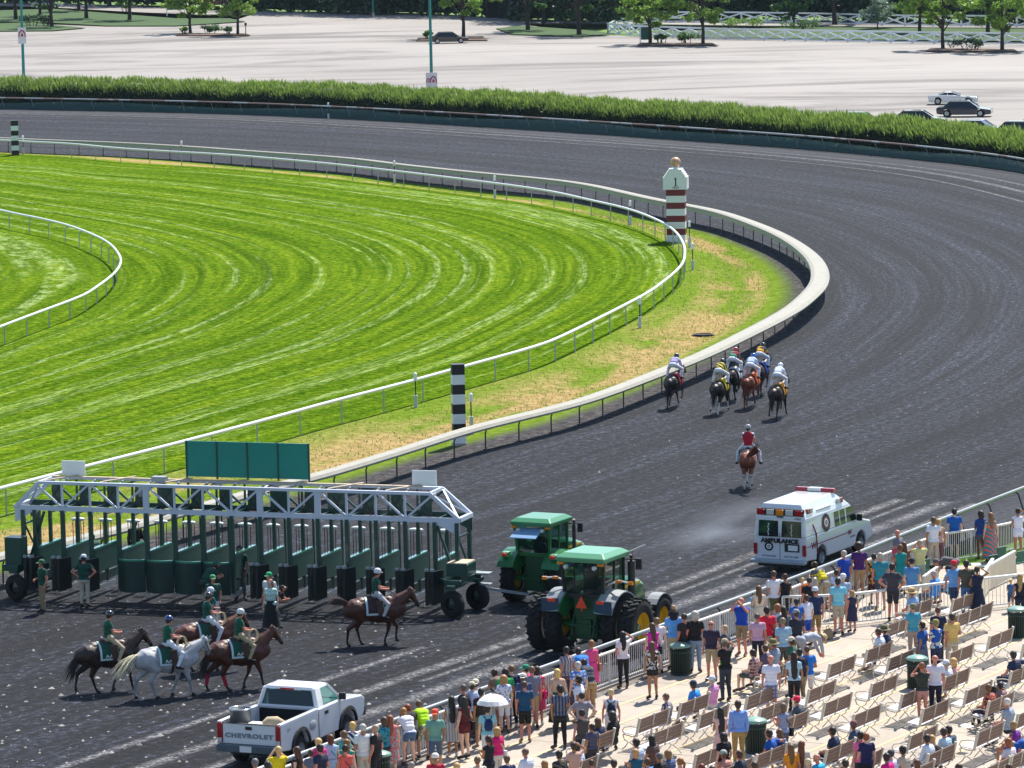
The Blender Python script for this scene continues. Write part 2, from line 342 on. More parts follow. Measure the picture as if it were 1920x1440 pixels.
def mk_lot():
    n=NB('pale_asphalt',.8); a=n.noise(.02,6,sx=1,sy=.6,rough=.6); b=n.noise(1,6,sx=.014,sy=.04,rough=.7,dist=1.5,off=4); f=n.noise(3,4)
    c=n.ramp(a,[(.3,'847f7a'),(.7,'96918c')]); c=n.mix(.85,c,n.ramp(b,[(.36,(.42,.41,.42)),(.44,(.72,.71,.71)),(.5,(1.,)*3),(.62,(1.1,)*3)]),'MULTIPLY')
    c=n.mix(.25,c,n.ramp(f,[(.3,(.8,)*3),(.7,(1.2,)*3)]),'MULTIPLY'); return n.fin(c,f,.1)
M_LOT=mk_lot()
hb=offs(far,-3.5)  # far side of the hedge
A=hb; B=np.array([P0(x,y)[:2] for x,y in ((1990,76),(1920,82),(1600,78),(1300,72),(1140,66),(1080,62),(1020,52),(965,42),(920,34),(700,31),(480,25),(440,38),(300,48),(200,50),(100,46),(0,45),(-90,44))])
tag(strip('parking_lot',np.vstack([[(80,250)],A]),np.vstack([[(130,540)],B]),0.,M_LOT,6,160),kind='structure')
rd=crv([P0(x,y)[:2] for x,y in ((2000,49),(1700,47),(1400,44),(1200,41),(1100,40),(960,41),(700,25),(430,25),(250,17),(100,9),(-60,7))],4.)
tag(strip('road',offs(rd,-5),offs(rd,5),.004,M_LOT,2),kind='structure')
# ================= RAILS, FENCES, HEDGE =================
M_WP=mat('white_rail_paint','e4e6e6',.35,var=.05,scale=2); M_PAD=mat('cream_pad','8a887c',.6,var=.25,scale=3.,bump=.5,bscale=14); M_PADU=mat('rail_underside','8ea096',.6,var=.12)
M_STEEL=mat('galvanised_steel','8a9092',.45,.6,var=.15,scale=6); M_DST=mat('dark_post','3c4044',.5,.4,var=.15); M_RUST=mat('rust_stained_rail','a8acac',.55,.2,var=.3,scale=1.2,col2='8c7870',pat='camo',pscale=.35)
M_GP=mat('white_fence_paint','dfe0dc',.4,var=.05)
def sweep(name,line,prof,mats,parent,z=0,sm=False,kk=None,wf=None):
    """sweep a closed (side,z) outline along a ground line; side>0 is left of travel"""
    t=np.gradient(line,axis=0); t/=np.linalg.norm(t,axis=1)[:,None]; nn=np.c_[-t[:,1],t[:,0]]; b=MB(); b.smooth=sm
    rings=[[(p[0]+q[0]*s_*w_,p[1]+q[1]*s_*w_,z+h) for s_,h in prof] for p,q,w_ in zip(line,nn,wf if wf is not None else [1]*len(line))]
    n=len(prof); vs=[v for r_ in rings for v in r_]
    for i in range(len(rings)-1):
        for j in range(n): b.f.append((i*n+j,i*n+(j+1)%n,(i+1)*n+(j+1)%n,(i+1)*n+j)); b.mi.append(kk[j] if kk else 0); b.sm.append(sm)
    b.v=vs; b.f+= [tuple(range(n)),tuple(range(len(rings)*n-1,(len(rings)-1)*n-1,-1))]; b.mi+=[0,0]; b.sm+=[False]*2
    return b.build(name,mats,parent)
def circ(r,cz,n=10,cx=0,rz=None): return [(cx+r*math.cos(2*math.pi*i/n),cz+(rz or r)*math.sin(2*math.pi*i/n)) for i in range(n)]
def place_along(line,spacing,me,name,parent,jit=0,off=0,lim=300,start=0):
    s=np.r_[0,np.cumsum(np.linalg.norm(np.diff(line,axis=0),axis=1))]; t=np.gradient(line,axis=0); L=[]
    for d in np.arange(start+spacing/2,s[-1],spacing)[:lim]:
        x,y=np.interp(d,s,line[:,0]),np.interp(d,s,line[:,1]); a=math.atan2(np.interp(d,s,t[:,1]),np.interp(d,s,t[:,0]))
        o=obj_from(me,name,parent); o.location=(x-math.sin(a)*off,y+math.cos(a)*off,0); o.rotation_euler=(0,0,a); L.append(o)
    return L
vis=lambda L: L[(L[:,0]>-58)&(L[:,1]<432)&(L[:,1]>108)&~((L[:,0]<-31)&(L[:,1]<200))]
# padded dirt rail
t=thing('running_rail','broad cream padded inner rail on curved dark posts bordering the dirt track','running rail')
dl=vis(dirt); PW=np.interp(dl[:,1],[180,235,275,320],[.46,.84,.84,.7])
sweep('pad_cover',dl,[(-.6,.96),(-.62,1.04),(-.4,1.15),(.35,1.2),(.58,1.16),(.62,1.06)],[M_PAD],t,sm=False,wf=PW)
sweep('rail_skirt',dl,[(.615,1.055),(.58,.88),(.54,.88),(-.55,.955)],[M_PADU],t,wf=PW)
b=MB(); b.tube([(0,.25,0),(0,.25,.7),(0,.18,.88),(0,.0,.97),(0,-.3,1.0)],.033,7); b.box((0,.25,.02),(.16,.16,.05)); place_along(dl,2.75,b.mesh('post',M_DST),'post',t)
# white turf rail
t=thing('running_rail','thin round white rail around the outside of the turf course','running rail')
tl=vis(turf); sweep('rail_tube',tl,circ(.075,1.12,10),[M_WP],t,sm=True)
b=MB(); b.tube([(0,0,0),(0,0,1.06)],.034,7); place_along(tl,3.9,b.mesh('post',mat('grey_post','a2aaa6',.5,.2)),'post',t)
t=thing('running_rail','white rail curving round the inner edge of the turf course at the far left','running rail')
il=vis(inner); sweep('rail_tube',il,circ(.07,1.1,10),[M_WP],t,sm=True)
b=MB(); b.tube([(0,.22,0),(0,.22,.8),(0,.17,.95),(0,.02,1.05)],.033,7); place_along(il,3.9,b.mesh('post',mat('grey_post','a2aaa6',.5,.2)),'post',t)
# outer steel rail by the apron
t=thing('running_rail','galvanised outer rail on leaning posts between the dirt track and the crowd','running rail')
ol=outer_near[(outer_near[:,1]>100)]; ol2=outer[(outer[:,1]>100)&(outer[:,1]<262)&(outer[:,0]>-13)]
sweep('rail_tube',ol2,circ(.065,1.08,8,rz=.075),[M_STEEL],t,sm=True)
b=MB(); b.tube([(0,0,1.03),(0,-.1,.97),(0,-.42,.0)],.036,7); place_along(ol2,2.9,b.mesh('post',M_DST),'post',t)
# far rail with its teal skirt
M_TEAL=mat('teal_windscreen','123e3a',.7,var=.25,scale=.5,bump=.5,bscale=1.5)
t=thing('running_rail','rust-stained outer rail with leaning posts and a teal ground skirt below the hedge','running rail')
fl=far; sweep('rail_tube',offs(fl,.05),circ(.06,1.1,8,rz=.075),[M_RUST],t,sm=True)
n_=len(fl); A=offs(fl,-.3); B=offs(fl,-.85); wv=.62+.13*np.sin(np.arange(n_)*.21)+.07*rng.standard_normal(n_).cumsum()/6
wv=np.clip(wv+.12,.5,1.); V=np.vstack([np.c_[A,np.zeros(n_)],np.c_[A*.8+B*.2,wv*.6],np.c_[B,wv]]); i=np.arange(n_-1)
F=np.vstack([np.c_[j*n_+i,j*n_+i+1,(j+1)*n_+i+1,(j+1)*n_+i] for j in (0,1)]); obj_from(np_mesh('ground_skirt',V,F,M_TEAL,True),'ground_skirt',t)
b=MB(); b.tube([(0,0,1.06),(0,-.05,.96),(0,-.45,.0)],.03,6); place_along(fl,3.6,b.mesh('post',mat('light_steel_post','98a0a2',.45,.4)),'post',t)

# hedge behind the far rail
def mk_leaf(name,c1,c2,tr=.45,rough=.5):
    m=bpy.data.materials.new(name); m.use_nodes=True; N=m.node_tree.nodes; L=m.node_tree.links; N.clear()
    g=N.new('ShaderNodeNewGeometry'); tc=N.new('ShaderNodeTexCoord'); nz=N.new('ShaderNodeTexNoise'); nz.inputs['Scale'].default_value=1.1; L.new(tc.outputs['Object'],nz.inputs['Vector'])
    r=N.new('ShaderNodeMix'); r.data_type='RGBA'; r.inputs[6].default_value=lin(c1)+(1,); r.inputs[7].default_value=lin(c2)+(1,)
    a=N.new('ShaderNodeMath'); a.operation='ADD'; L.new(g.outputs['Random Per Island'],a.inputs[0]); L.new(nz.outputs['Fac'],a.inputs[1]); h=N.new('ShaderNodeMath'); h.operation='MULTIPLY'; h.inputs[1].default_value=.5; L.new(a.outputs[0],h.inputs[0]); L.new(h.outputs[0],r.inputs[0])
    d=N.new('ShaderNodeBsdfDiffuse'); t_=N.new('ShaderNodeBsdfTranslucent'); gl=N.new('ShaderNodeBsdfGlossy'); gl.inputs['Roughness'].default_value=rough
    L.new(r.outputs[2],d.inputs[0]); L.new(r.outputs[2],t_.inputs[0]); m1=N.new('ShaderNodeMixShader'); m1.inputs[0].default_value=tr; L.new(d.outputs[0],m1.inputs[1]); L.new(t_.outputs[0],m1.inputs[2])
    m2=N.new('ShaderNodeMixShader'); m2.inputs[0].default_value=.05; L.new(m1.outputs[0],m2.inputs[1]); L.new(gl.outputs[0],m2.inputs[2]); o=N.new('ShaderNodeOutputMaterial'); L.new(m2.outputs[0],o.inputs[0]); return m
def blades(P_,L_,W_,dirs):
    """one narrow leaf quad (a kite) per point"""
    n=len(P_); dirs=dirs/np.linalg.norm(dirs,axis=1)[:,None]; s=rng.standard_normal((n,3)); s-=dirs*(s*dirs).sum(1)[:,None]; s/=np.linalg.norm(s,axis=1)[:,None]
    L_=np.broadcast_to(L_,n)[:,None]; W_=np.broadcast_to(W_,n)[:,None]
    V=np.stack([P_,P_+dirs*L_*.5+s*W_,P_+dirs*L_,P_+dirs*L_*.5-s*W_],1).reshape(-1,3); F=np.arange(4*n).reshape(-1,4); return V,F
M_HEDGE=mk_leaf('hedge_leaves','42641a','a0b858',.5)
hd=thing('hedge','long leafy clipped hedge behind the far rail with upright bright green shoots','hedge')
hl=resamp(far,600); T=np.gradient(hl,axis=0); T/=np.linalg.norm(T,axis=1)[:,None]; NN=-np.c_[-T[:,1],T[:,0]]
def hedge_pts(n,mode):
    i=rng.integers(0,600,n); top=2.6-.32*np.clip(1-i/330,0,1)+.08*np.sin(i*.11)+.07*np.sin(i*.37+1)+.08*np.sin(i*.83)
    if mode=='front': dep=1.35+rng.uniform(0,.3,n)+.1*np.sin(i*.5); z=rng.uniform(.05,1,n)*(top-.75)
    else: f=rng.random(n); dep=.85+f*2.5; z=top-.95+.95*np.sqrt(np.clip(f*1.5,0,1))+rng.uniform(-.3,.15,n)
    p=hl[i]+NN[i]*dep[:,None]+T[i]*rng.uniform(-.3,.3,n)[:,None]; return np.c_[p,z],i
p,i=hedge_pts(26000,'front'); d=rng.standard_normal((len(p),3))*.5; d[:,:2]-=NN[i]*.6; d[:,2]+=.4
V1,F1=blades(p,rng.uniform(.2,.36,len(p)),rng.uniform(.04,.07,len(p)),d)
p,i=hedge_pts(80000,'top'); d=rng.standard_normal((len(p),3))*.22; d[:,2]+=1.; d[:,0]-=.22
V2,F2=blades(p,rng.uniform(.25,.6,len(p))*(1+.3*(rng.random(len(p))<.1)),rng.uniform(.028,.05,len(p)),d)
tag(obj_from(np_mesh('shaded_leaves',V1,F1,mk_leaf('shaded_hedge_leaves','10240e','24401c',.15)),'shaded_leaves',hd),kind='stuff'); tag(obj_from(np_mesh('young_shoots',V2,F2,M_HEDGE),'young_shoots',hd),kind='stuff')  # front leaves coloured darker to carry the shade on the hedge's lower face
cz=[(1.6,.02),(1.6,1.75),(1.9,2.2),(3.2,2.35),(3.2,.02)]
sweep('shaded_core',hl[::4],[(-a,b) for a,b in cz],[mat('hedge_inside','14230c',.9,var=.4,scale=2)],hd)  # solid core, its dark colour stands for shade inside the hedge

# picket railings on the apron
def rail_fence(line,h,name,label,gap=.125,step=.0,thick=.02):
    t=thing(name,label,'fence'); s=np.r_[0,np.cumsum(np.linalg.norm(np.diff(line,axis=0),axis=1))]
    sweep('top_rail',line,circ(.05,h,8,rz=.045),[M_GP],t,sm=True); sweep('bottom_rail',line,[(-.02,.1),(.02,.1),(.02,.15),(-.02,.15)],[M_GP],t)
    b=MB()
    for d in np.arange(gap/2,s[-1],gap):
        x,y=np.interp(d,s,line[:,0]),np.interp(d,s,line[:,1]); b.box((x,y,(h+.1)/2),(thick,thick,h-.1))
    tag(b.build('pickets',M_GP,t,fix=False),kind='stuff')
    pb=MB(); pb.box((0,0,h/2),(.06,.06,h)); me=pb.mesh('post',M_GP)
    for d in np.arange(0,s[-1],2.4):
        o=obj_from(me,'post',t); o.location=(np.interp(d,s,line[:,0]),np.interp(d,s,line[:,1]),0)
    return t
FEN=[(823,1337),(1015,1269),(1055,1256),(1122,1230),(1216,1197),(1313,1163),(1374,1142),(1455,1114),(1541,1080),(1562,1073),(1655,1040),(1702,1023),(1735,1011)]
f1=[tuple(P(x,y,1.07)[:2]) for x,y in FEN]; f1=[(f1[0][0]-15.5,f1[0][1]-26.5)]+f1; fence1=crv(f1,.6)
off_=fence1; rail_fence(fence1,1.07,'picket_railing','long white picket railing at the trackside edge of the concrete apron')
f2=[tuple(P(x,y,1.07)[:2]) for x,y in ((1741,1010),(1769,1000),(1826,994),(1897,980),(1945,971),(2060,950))]; rail_fence(crv(f2,.6),1.07,'picket_railing','white picket railing beside the strip of lawn at the right edge',gap=.09)
f3=[tuple(P(x,y,1.05)[:2]) for x,y in ((1467,1119),(1541,1117),(1604,1113),(1663,1106),(1702,1101),(1777,1092),(1837,1085),(1916,1077),(2010,1062))]; rail_fence(crv(f3,.5),1.05,'picket_railing','low white picket railing crossing the apron in front of the box seats',gap=.145)

# concrete apron, kerb and gravel edge
def mk_conc(name,c0,c1):
    n=NB(name,.85); f=n.noise(7,5,rough=.7); b=n.noise(.35,4); st=n.noise(1.2,5,dist=.6,off=8)
    c=n.ramp(b,[(.3,c0),(.7,c1)]); c=n.mix(.5,c,n.ramp(f,[(.3,(.85,)*3),(.7,(1.12,)*3)]),'MULTIPLY'); c=n.mix(.6,c,n.ramp(st,[(.3,(.86,.85,.83)),(.5,(1.,)*3)]),'MULTIPLY'); return n.fin(c,f,.15,.01)
M_CON=mk_conc('apron_concrete','a0968a','b2a89a'); M_NOSE=mk_conc('cream_step_edge','cdb88e','d8c49a')
fa=fence1; kerb=offs(fa,.18)
NV=Vector((-.862,.507,0)); TV=Vector((.507,.862,0))
def apron():
    b=MB(); L=[tuple(p) for p in offs(fa,-.22)]
    L+= [tuple(P0(x,y)[:2]) for x,y in ((1760,1062),(1800,1062),(1840,1055),(1880,1043),(1925,1035),(2100,1000))]
    L+= [(34,150),(34,80),(-2,80)]; b.add([(x,y,.03) for x,y in L],[tuple(range(len(L)-1,-1,-1))]); return tag(b.build('apron',M_CON),kind='structure')
AP=apron()
sweep('kerb',fa,[(.2,-.02),(.2,.11),(-.16,.11),(-.16,-.02)],[mk_conc('kerb_concrete','8e877d','b3aa9e')],None)['kind']='structure'
def gv():
    n=NB('gravel_edge',.9); f=n.noise(16,4,rough=.8); return n.fin(n.ramp(f,[(.3,'3a3836'),(.5,'6a655f'),(.7,'b5aea2')]),f,1.,.03)
M_GRAV=gv(); tag(strip('gravel_edge',offs(fa,-.16),offs(fa,-.5),.036,M_GRAV,2),kind='structure')
# step edges in cream paint every second bench row
def clipv(v,u0,u1,w_=.11,z=.034):
    p=NV*v+TV*u0; q=NV*v+TV*u1; b=MB(); h=NV*w_/2
    b.box(((p.x+q.x)/2,(p.y+q.y)/2,z),((q-p).length,w_,.012),rz=math.atan2(TV.y,TV.x)); return b
for v_,u0,u1 in ((62.7,92,133),(61.38,92,124.6),(60.2,92,131.5),(58.15,92,150),(56.17,92,150),(54.65,92,150),(53.2,90,150),(50.8,90,150),(63.35,136.5,150)):
    tag(clipv(v_,u0,u1).build('step_edge',M_NOSE),kind='structure')
jb=MB()
for u in np.arange(95,150,3.): p=NV*45+TV*u; q=NV*(63.6)+TV*u; jb.box(((p.x+q.x)/2,(p.y+q.y)/2,.0315),((q-p).length,.018,.004),rz=math.atan2(NV.y,NV.x))
tag(jb.build('expansion_joints',mat('joint_filler','6f6a63',.9)),kind='structure')
# strip of lawn at the right edge
lw=MB(); L=[tuple(P0(x,y)[:2]) for x,y in ((1768,1056),(1800,1050),(1850,1040),(1900,1026),(1960,1008),(2060,985),(2060,1000),(1960,1024),(1905,1040),(1850,1052),(1800,1061))]
lw.add([(x,y,.045) for x,y in L],[tuple(range(len(L)-1,-1,-1))]); o=lw.build('lawn_strip',M_TURF,fix=False)
def mk_lawn():
    n=NB('lawn',.85); f=n.noise(7,5,rough=.7); m=n.noise(1,3); c=n.mix(.5,n.ramp(f,[(.3,'3f6a14'),(.5,'78a52c'),(.7,'a4c850')]),n.ramp(m,[(.3,'5c8a22'),(.7,'8ab23a')])); return n.fin(c,f,1.,.05)
M_LAWN=mk_lawn(); o.data.materials[0]=M_LAWN; tag(o,kind='structure')
gp=[]
for _ in range(5200):
    a=rng.random(); A_=P0(1768+a*290,1056-a*70); B_=P0(1800+a*260,1061-a*61); gp.append(A_.lerp(B_,rng.random()))
gp=np.array(gp); gp[:,2]=.04; d=rng.standard_normal((len(gp),3))*.35; d[:,2]=1
V,F=blades(gp,rng.uniform(.04,.11,len(gp)),.012,d); tag(obj_from(np_mesh('grass_blades',V,F,mk_leaf('lawn_blades','5a8a20','98c050',.4)),'grass_blades'),'bright green grass on the lawn strip by the white railing','grass',kind='stuff')
# tall dry grass on the verge between the two rails
for NB_,T0,T1,C1,C2,LB in ((14000,.03,.66,'54741c','88a440','fresh green'),(5000,.3,.55,'9a8656','c4b080','straw-coloured')):
 q=rng.random((NB_,2)); n_=360; Ar=resamp(turf,n_); Br=resamp(dirt,n_); i=(q[:,0]*(n_-1)).astype(int); tt=T0+q[:,1]*(T1-T0); xy=Ar[i]*(1-tt[:,None])+Br[i]*tt[:,None]+rng.uniform(-.25,.25,(len(i),2))
 keep=(xy[:,1]<300)&(xy[:,0]>-24); xy=xy[keep]; tt=tt[keep]; z=.01-.3*np.sin(np.pi*tt)**2*np.clip((xy[:,0]+30)/30,0,1)
 d=rng.standard_normal((len(xy),3))*.35; d[:,2]=1; d[:,0]-=.3
 V,F=blades(np.c_[xy,z],rng.uniform(.05,.15,len(xy)),rng.uniform(.018,.03,len(xy)),d)
 tag(obj_from(np_mesh('rough_grass_tufts',V,F,mk_leaf('rough_grass_blades',C1,C2,.4)),'rough_grass_tufts'),LB+' unmown grass on the bank between the two rails','grass',kind='stuff')
dr=thing('drain','dark round drain opening in the grass bank inside the dirt rail','drain',P(1318,628,-.24)); b=MB(); b.lathe([(.0,.02),(.40,.02),(.45,-.1),(.52,.05),(.42,.06),(.40,.02)],n=14); b.build('drain_ring',mat('drain_iron','17181a',.8),dr); b=MB(); b.ell((0,0,-.02),(.62,.42,.06),14,6); b.build('drain_fill',mat('dark_drain_fill','120f0c',.9),dr)  # flat dark fill laid across the opening

# ---------------- benches ----------------
M_WOOD=mat('bench_wood','7e6658',.7,var=.25,scale=7,bump=.3,bscale=40); M_FR=mat('cream_bench_iron','cfc8b8',.45,var=.06); M_SEAT=mat('white_bench_slats','dcdade',.5,var=.06)
def make_bench():
    t=thing('bench','x','bench')
    b=MB(); b.box((0,0,0),(1.70,.022,.088)); sm_=b.mesh('back_slat',M_WOOD)
    for k in range(4):
        z=.56+k*.1; o=obj_from(sm_,'back_slat',t); o.location=(0,-.20-.25*(z-.5)*.45,z); o.rotation_euler=(R(9),0,0)
    b=MB(); b.box((0,0,0),(1.70,.055,.022)); s2=b.mesh('seat_slat',M_SEAT)
    for k in range(6): o=obj_from(s2,'seat_slat',t); o.location=(0,-.14+k*.072,.445+.01*k)
    for x in (-.87,.87):
        b=MB()
        b.bar((x,-.16,.42),(x,-.29,.96),.05,.07); b.tube([(x,-.16,.44),(x,-.02,.41),(x,.26,.46)],.02,6)
        b.tube([(x,.27,.45),(x,.22,.3),(x,.10,.24),(x,.2,.1),(x,.3,.03)],.018,6); b.tube([(x,-.13,.43),(x,-.05,.3),(x,.06,.24),(x,-.1,.14),(x,-.22,.03)],.018,6)
        b.tube([(x,-.22,.68),(x,0,.70),(x,.22,.66),(x,.28,.56),(x,.2,.47)],.018,6)
        b.build('end_frame',M_FR,t)
    b=MB(); b.bar((0,-.165,.42),(0,-.285,.955),.04,.04); b.tube([(0,-.16,.43),(0,.25,.45)],.018,6); b.tube([(0,.2,.44),(0,.05,.24),(0,.24,.03)],.016,6); b.tube([(0,-.1,.43),(0,.05,.24),(0,-.18,.03)],.016,6); b.build('middle_frame',M_FR,t)
    return t
def copy_tree(o,parent=None):
    c=o.copy(); COL.objects.link(c); c.parent=parent
    for ch in [x for x in o.children]: copy_tree(ch,c)
    return c
BN=dict(A1=(1106,1394,1168,1372),A2=(1086,1444,1138,1422),A3=(1206,1352,1258,1333),A4=(1278,1323,1330,1303),A5=(1242,1381,1293,1358),A6=(1317,1345,1367,1324),B1=(1394,1309,1445,1290),B0=(1430,1258,1479,1239),B2=(1546,1250,1596,1230),B3=(1607,1222,1660,1203),B4=(1519,1297,1569,1279),B5=(1438,1335,1486,1314),B6=(1473,1357,1526,1336),B7=(1553,1323,1602,1303),B8=(1632,1286,1684,1268),B9=(1658,1237,1704,1219),B10=(1604,1345,1654,1324),B11=(1685,1306,1733,1287),B13=(1567,1411,1617,1391),B14=(1623,1431,1675,1410),B15=(1441,1422,1495,1400),C5=(1767,1274,1815,1254),C6=(1730,1334,1779,1313),C7=(1814,1300,1863,1279),C8=(1881,1263,1930,1243),C9=(1850,1320,1899,1299),C10=(1826,1378,1879,1355),C11=(1750,1420,1802,1398),C12=(1828,1443,1880,1420),C14=(1768,1228,1817,1208),C15=(1833,1196,1879,1178),C16=(1885,1210,1932,1192),C17=(1723,1386,1775,1364),D1=(1633,1174,1680,1155),D2=(1704,1142,1751,1123),D3=(1745,1164,1792,1144),D4=(1814,1131,1861,1114),D5=(1848,1151,1893,1133),A8=(1331,1422,1385,1401),Z1=(1385,1449,1438,1427),Z2=(1905,1344,1955,1323),Z3=(1700,1452,1752,1430),Z4=(1910,1425,1965,1403),Z5=(1500,1457,1552,1435))
rows={}
for k_,(a,b_,c,d) in BN.items():
    p=P(a,b_,.9); q_=P(c,d,.9); m=(p+q_)/2; rows[k_]=(m.x*NV.x+m.y*NV.y,m.x*TV.x+m.y*TV.y)
vs_=sorted({round((v-45)/1.302,0) for v,u in rows.values()})
def rowfit(v):  # rows stand 1.3 m apart
    return v
b0=None; by={}
for k_,(v,u) in rows.items(): by.setdefault(round((v-62.95)/1.302),[]).append((u,v,k_))
ORD=['first','second','third','fourth','fifth','sixth','seventh','eighth','ninth']; BENCH={}; ORD2=ORD+['tenth']
for ri,r_ in enumerate(sorted(by,reverse=True)):
    vm=sum(x[1] for x in by[r_])/len(by[r_]); L=sorted(by[r_])
    for j,(u,v,k_) in enumerate(L):
        p=NV*(vm+.29)+TV*u
        if b0 is None: b0=make_bench(); o=b0
        else: o=copy_tree(b0)
        o.location=(p.x,p.y,.03); o.rotation_euler=(0,0,R(59.5)); BENCH[k_]=o
        e='leftmost' if j==0 else ('rightmost' if j==len(L)-1 else ORD[j]+' from the left')
        tag(o,'slatted bench, %s in the %s row back from the railing'%(e,ORD2[ri] if ri<10 else 'last'),None,'slatted benches in rows on the apron')
ROWV=sorted(sum(x[1] for x in L)/len(L) for L in by.values())
# ---------------- litter bins ----------------
M_BIN=mat('dark_green_bin','1c3a30',.4,var=.15); M_LID=mat('pale_green_lid','7fa394',.3,var=.08)
def make_bin():
    t=thing('litter_bin','x','litter bin'); b=MB(); b.cyl((0,0,.03),(0,0,.72),.245,20); b.build('liner',mat('bin_liner','0e1413',.8),t)
    sb=MB(); sb.tube([(.285,0,.02),(.29,0,.72),(.315,0,.86)],[.017,.017,.012],4); me=sb.mesh('slat',M_BIN)
    for k in range(26): o=obj_from(me,'slat',t); o.rotation_euler=(0,0,2*math.pi*k/26)
    b=MB(); b.lathe([(.27,.0),(.31,.0),(.31,.05),(.27,.05),(.27,.0)],n=24); b.build('hoop',M_BIN,t); b=MB(); b.lathe([(.28,.69),(.31,.69),(.31,.73),(.28,.73),(.28,.69)],n=24); b.build('hoop',M_BIN,t)
    b=MB(); b.lathe([(.33,.86),(.335,.9),(.28,.94),(.15,.985),(0,1.0)],n=24); b.lathe([(.33,.86),(.0,.865)],n=24); b.build('lid',M_LID,t); return t
bt=None
for x,y,l in ((1276,1266,'dark green slatted bin with pale dome lid beside the trackside railing near the big tractor'),(1417,1412,'dark green slatted bin in front of the person in the blue long-sleeved shirt'),(1720,1291,'dark green slatted bin behind the person in blue and white floral shirt'),(1908,1196,'dark green slatted bin at the right edge of the picture by the low railing'),(712,1476,'dark green bin whose lid shows at the bottom edge below the crowd by the pickup')):
    if bt is None: bt=make_bin(); o=bt
    else: o=copy_tree(bt)
    o.location=P0(x,y)+Vector((0,0,.03)); tag(o,l,None,'dark green litter bins on the apron')
# green bin-side sign boards are omitted behind lids; box seats with green chairs
M_GCH=mat('green_chair','0f5a4a',.5); M_CP=mat('cream_panel','cfc4ac',.6)
def make_chair():
    t=thing('folding_chair','x','chair'); b=MB(); b.box((0,0,.44),(.44,.42,.05)); b.build('seat',M_GCH,t,bevel=.01)
    b=MB(); b.box((0,-.24,.68),(.44,.04,.4),M=Matrix.Rotation(R(10),3,'X')); b.build('backrest',M_GCH,t,bevel=.01)
    for x in (-.2,.2): b=MB(); b.tube([(x,.18,.42),(x,.2,.0)],.013,5); b.tube([(x,-.18,.42),(x,-.22,0)],.013,5); b.build('legs',M_FR,t)
    return t
ct=None
for x,y,l in ((1852,1088,'green chair inside the box seats, left of the long cream partition'),(1868,1072,'green chair in the box seats farther back beside the cream partition'),(1905,1080,'green chair at the right edge inside the box seats'),(1737,1118,'green chair inside the box seats behind the low white railing'),(1725,1096,'green chair behind the seated person in blue in the box seats')):
    if ct is None: ct=make_chair(); o=ct
    else: o=copy_tree(ct)
    o.location=P0(x,y)+Vector((0,0,.03)); o.rotation_euler=(0,0,R(40)); tag(o,l,None,'green chairs in the box seats')
for (a,c,l) in (((1848,1112),(1903,1085),'sloping cream partition between the box seats at the right edge'),((1732,1130),(1758,1116),'cream partition panel of the box seats behind the low railing'),((1836,1135),(1862,1100),'short cream partition standing just behind the low railing')):
    p=P0(*a); q_=P0(*c); t=thing('seat_partition',l,'partition',(0,0,.03)); b=MB(); b.bar(p+Vector((0,0,.42)),q_+Vector((0,0,.5)),.06,.8); b.build('panel',M_CP,t); b=MB(); b.bar(p+Vector((0,0,.84)),q_+Vector((0,0,.93)),.1,.05); b.build('cap_rail',M_GP,t)

# ---------------- distance poles, beacons, lamp posts ----------------
M_BK=mat('black_paint','101114',.5); M_WH=mat('white_paint','dfe4e4',.5,var=.05); M_RD=mat('maroon_paint','6b1422',.5)
def dist_pole(px,py,h,w_,n,l):
    t=thing('distance_pole',l,'distance pole',P0(px,py),8); bh=h/n; b=MB(); b.box((0,0,-.2),(w_*1.1,w_*1.1,.4)); b.build('footing',mat('concrete_base','a8a49c',.8),t)
    for k in range(n):
        b=MB(); b.box((0,0,bh*k+bh/2),(w_-.004*(k%2),w_-.004*(k%2),bh)); b.build('band',M_BK if (n-1-k)%2==0 else M_WH,t)
    b=MB(); b.box((0,0,h+.012),(w_*1.04,w_*1.04,.02)); b.build('cap',M_BK,t)
dist_pole(861,830,3.35,.54,8,'tall black and white banded square pole between the two rails near the middle')
dist_pole(29,291,2.85,.6,7,'distant black and white banded pole behind the turf rail at the far left')
t=thing('mile_marker','square red and white striped marker with white head reading 1 and a ball on top','mile marker',P0(1269,452),-8)
z=0; b=MB(); b.box((0,0,-.2),(1.2,1.04,.4)); b.build('footing',M_WH,t)
for k in range(8):
    h_=.40 if k%2 else .42; b=MB(); b.box((0,0,z+h_/2),(1.16-.004*(k%2),1.0-.004*(k%2),h_)); b.build('band',M_RD if k%2 else M_WH,t); z+=h_
b=MB(); b.prism([(-.75,z),(.75,z),(.75,z+.78),(.66,z+.78),(.66,z+.9),(.58,z+.9),(.58,z+1.02),(.5,z+1.02),(.5,z+1.14),(.42,z+1.14),(.42,z+1.26),(-.42,z+1.26),(-.42,z+1.14),(-.5,z+1.14),(-.5,z+1.02),(-.58,z+1.02),(-.58,z+.9),(-.66,z+.9),(-.66,z+.78),(-.75,z+.78)],-.62,.62,'Y'); b.build('head_block',M_WH,t)
b=MB(); b.lathe([(.14,z+1.26),(.2,z+1.36),(.1,z+1.4)],n=16); b.build('ball_collar',M_WH,t)
b=MB(); b.ell((0,0,z+1.66),.33,20,12); b.build('ball',mat('tan_ball','c49a76',.35,var=.3,scale=3),t)
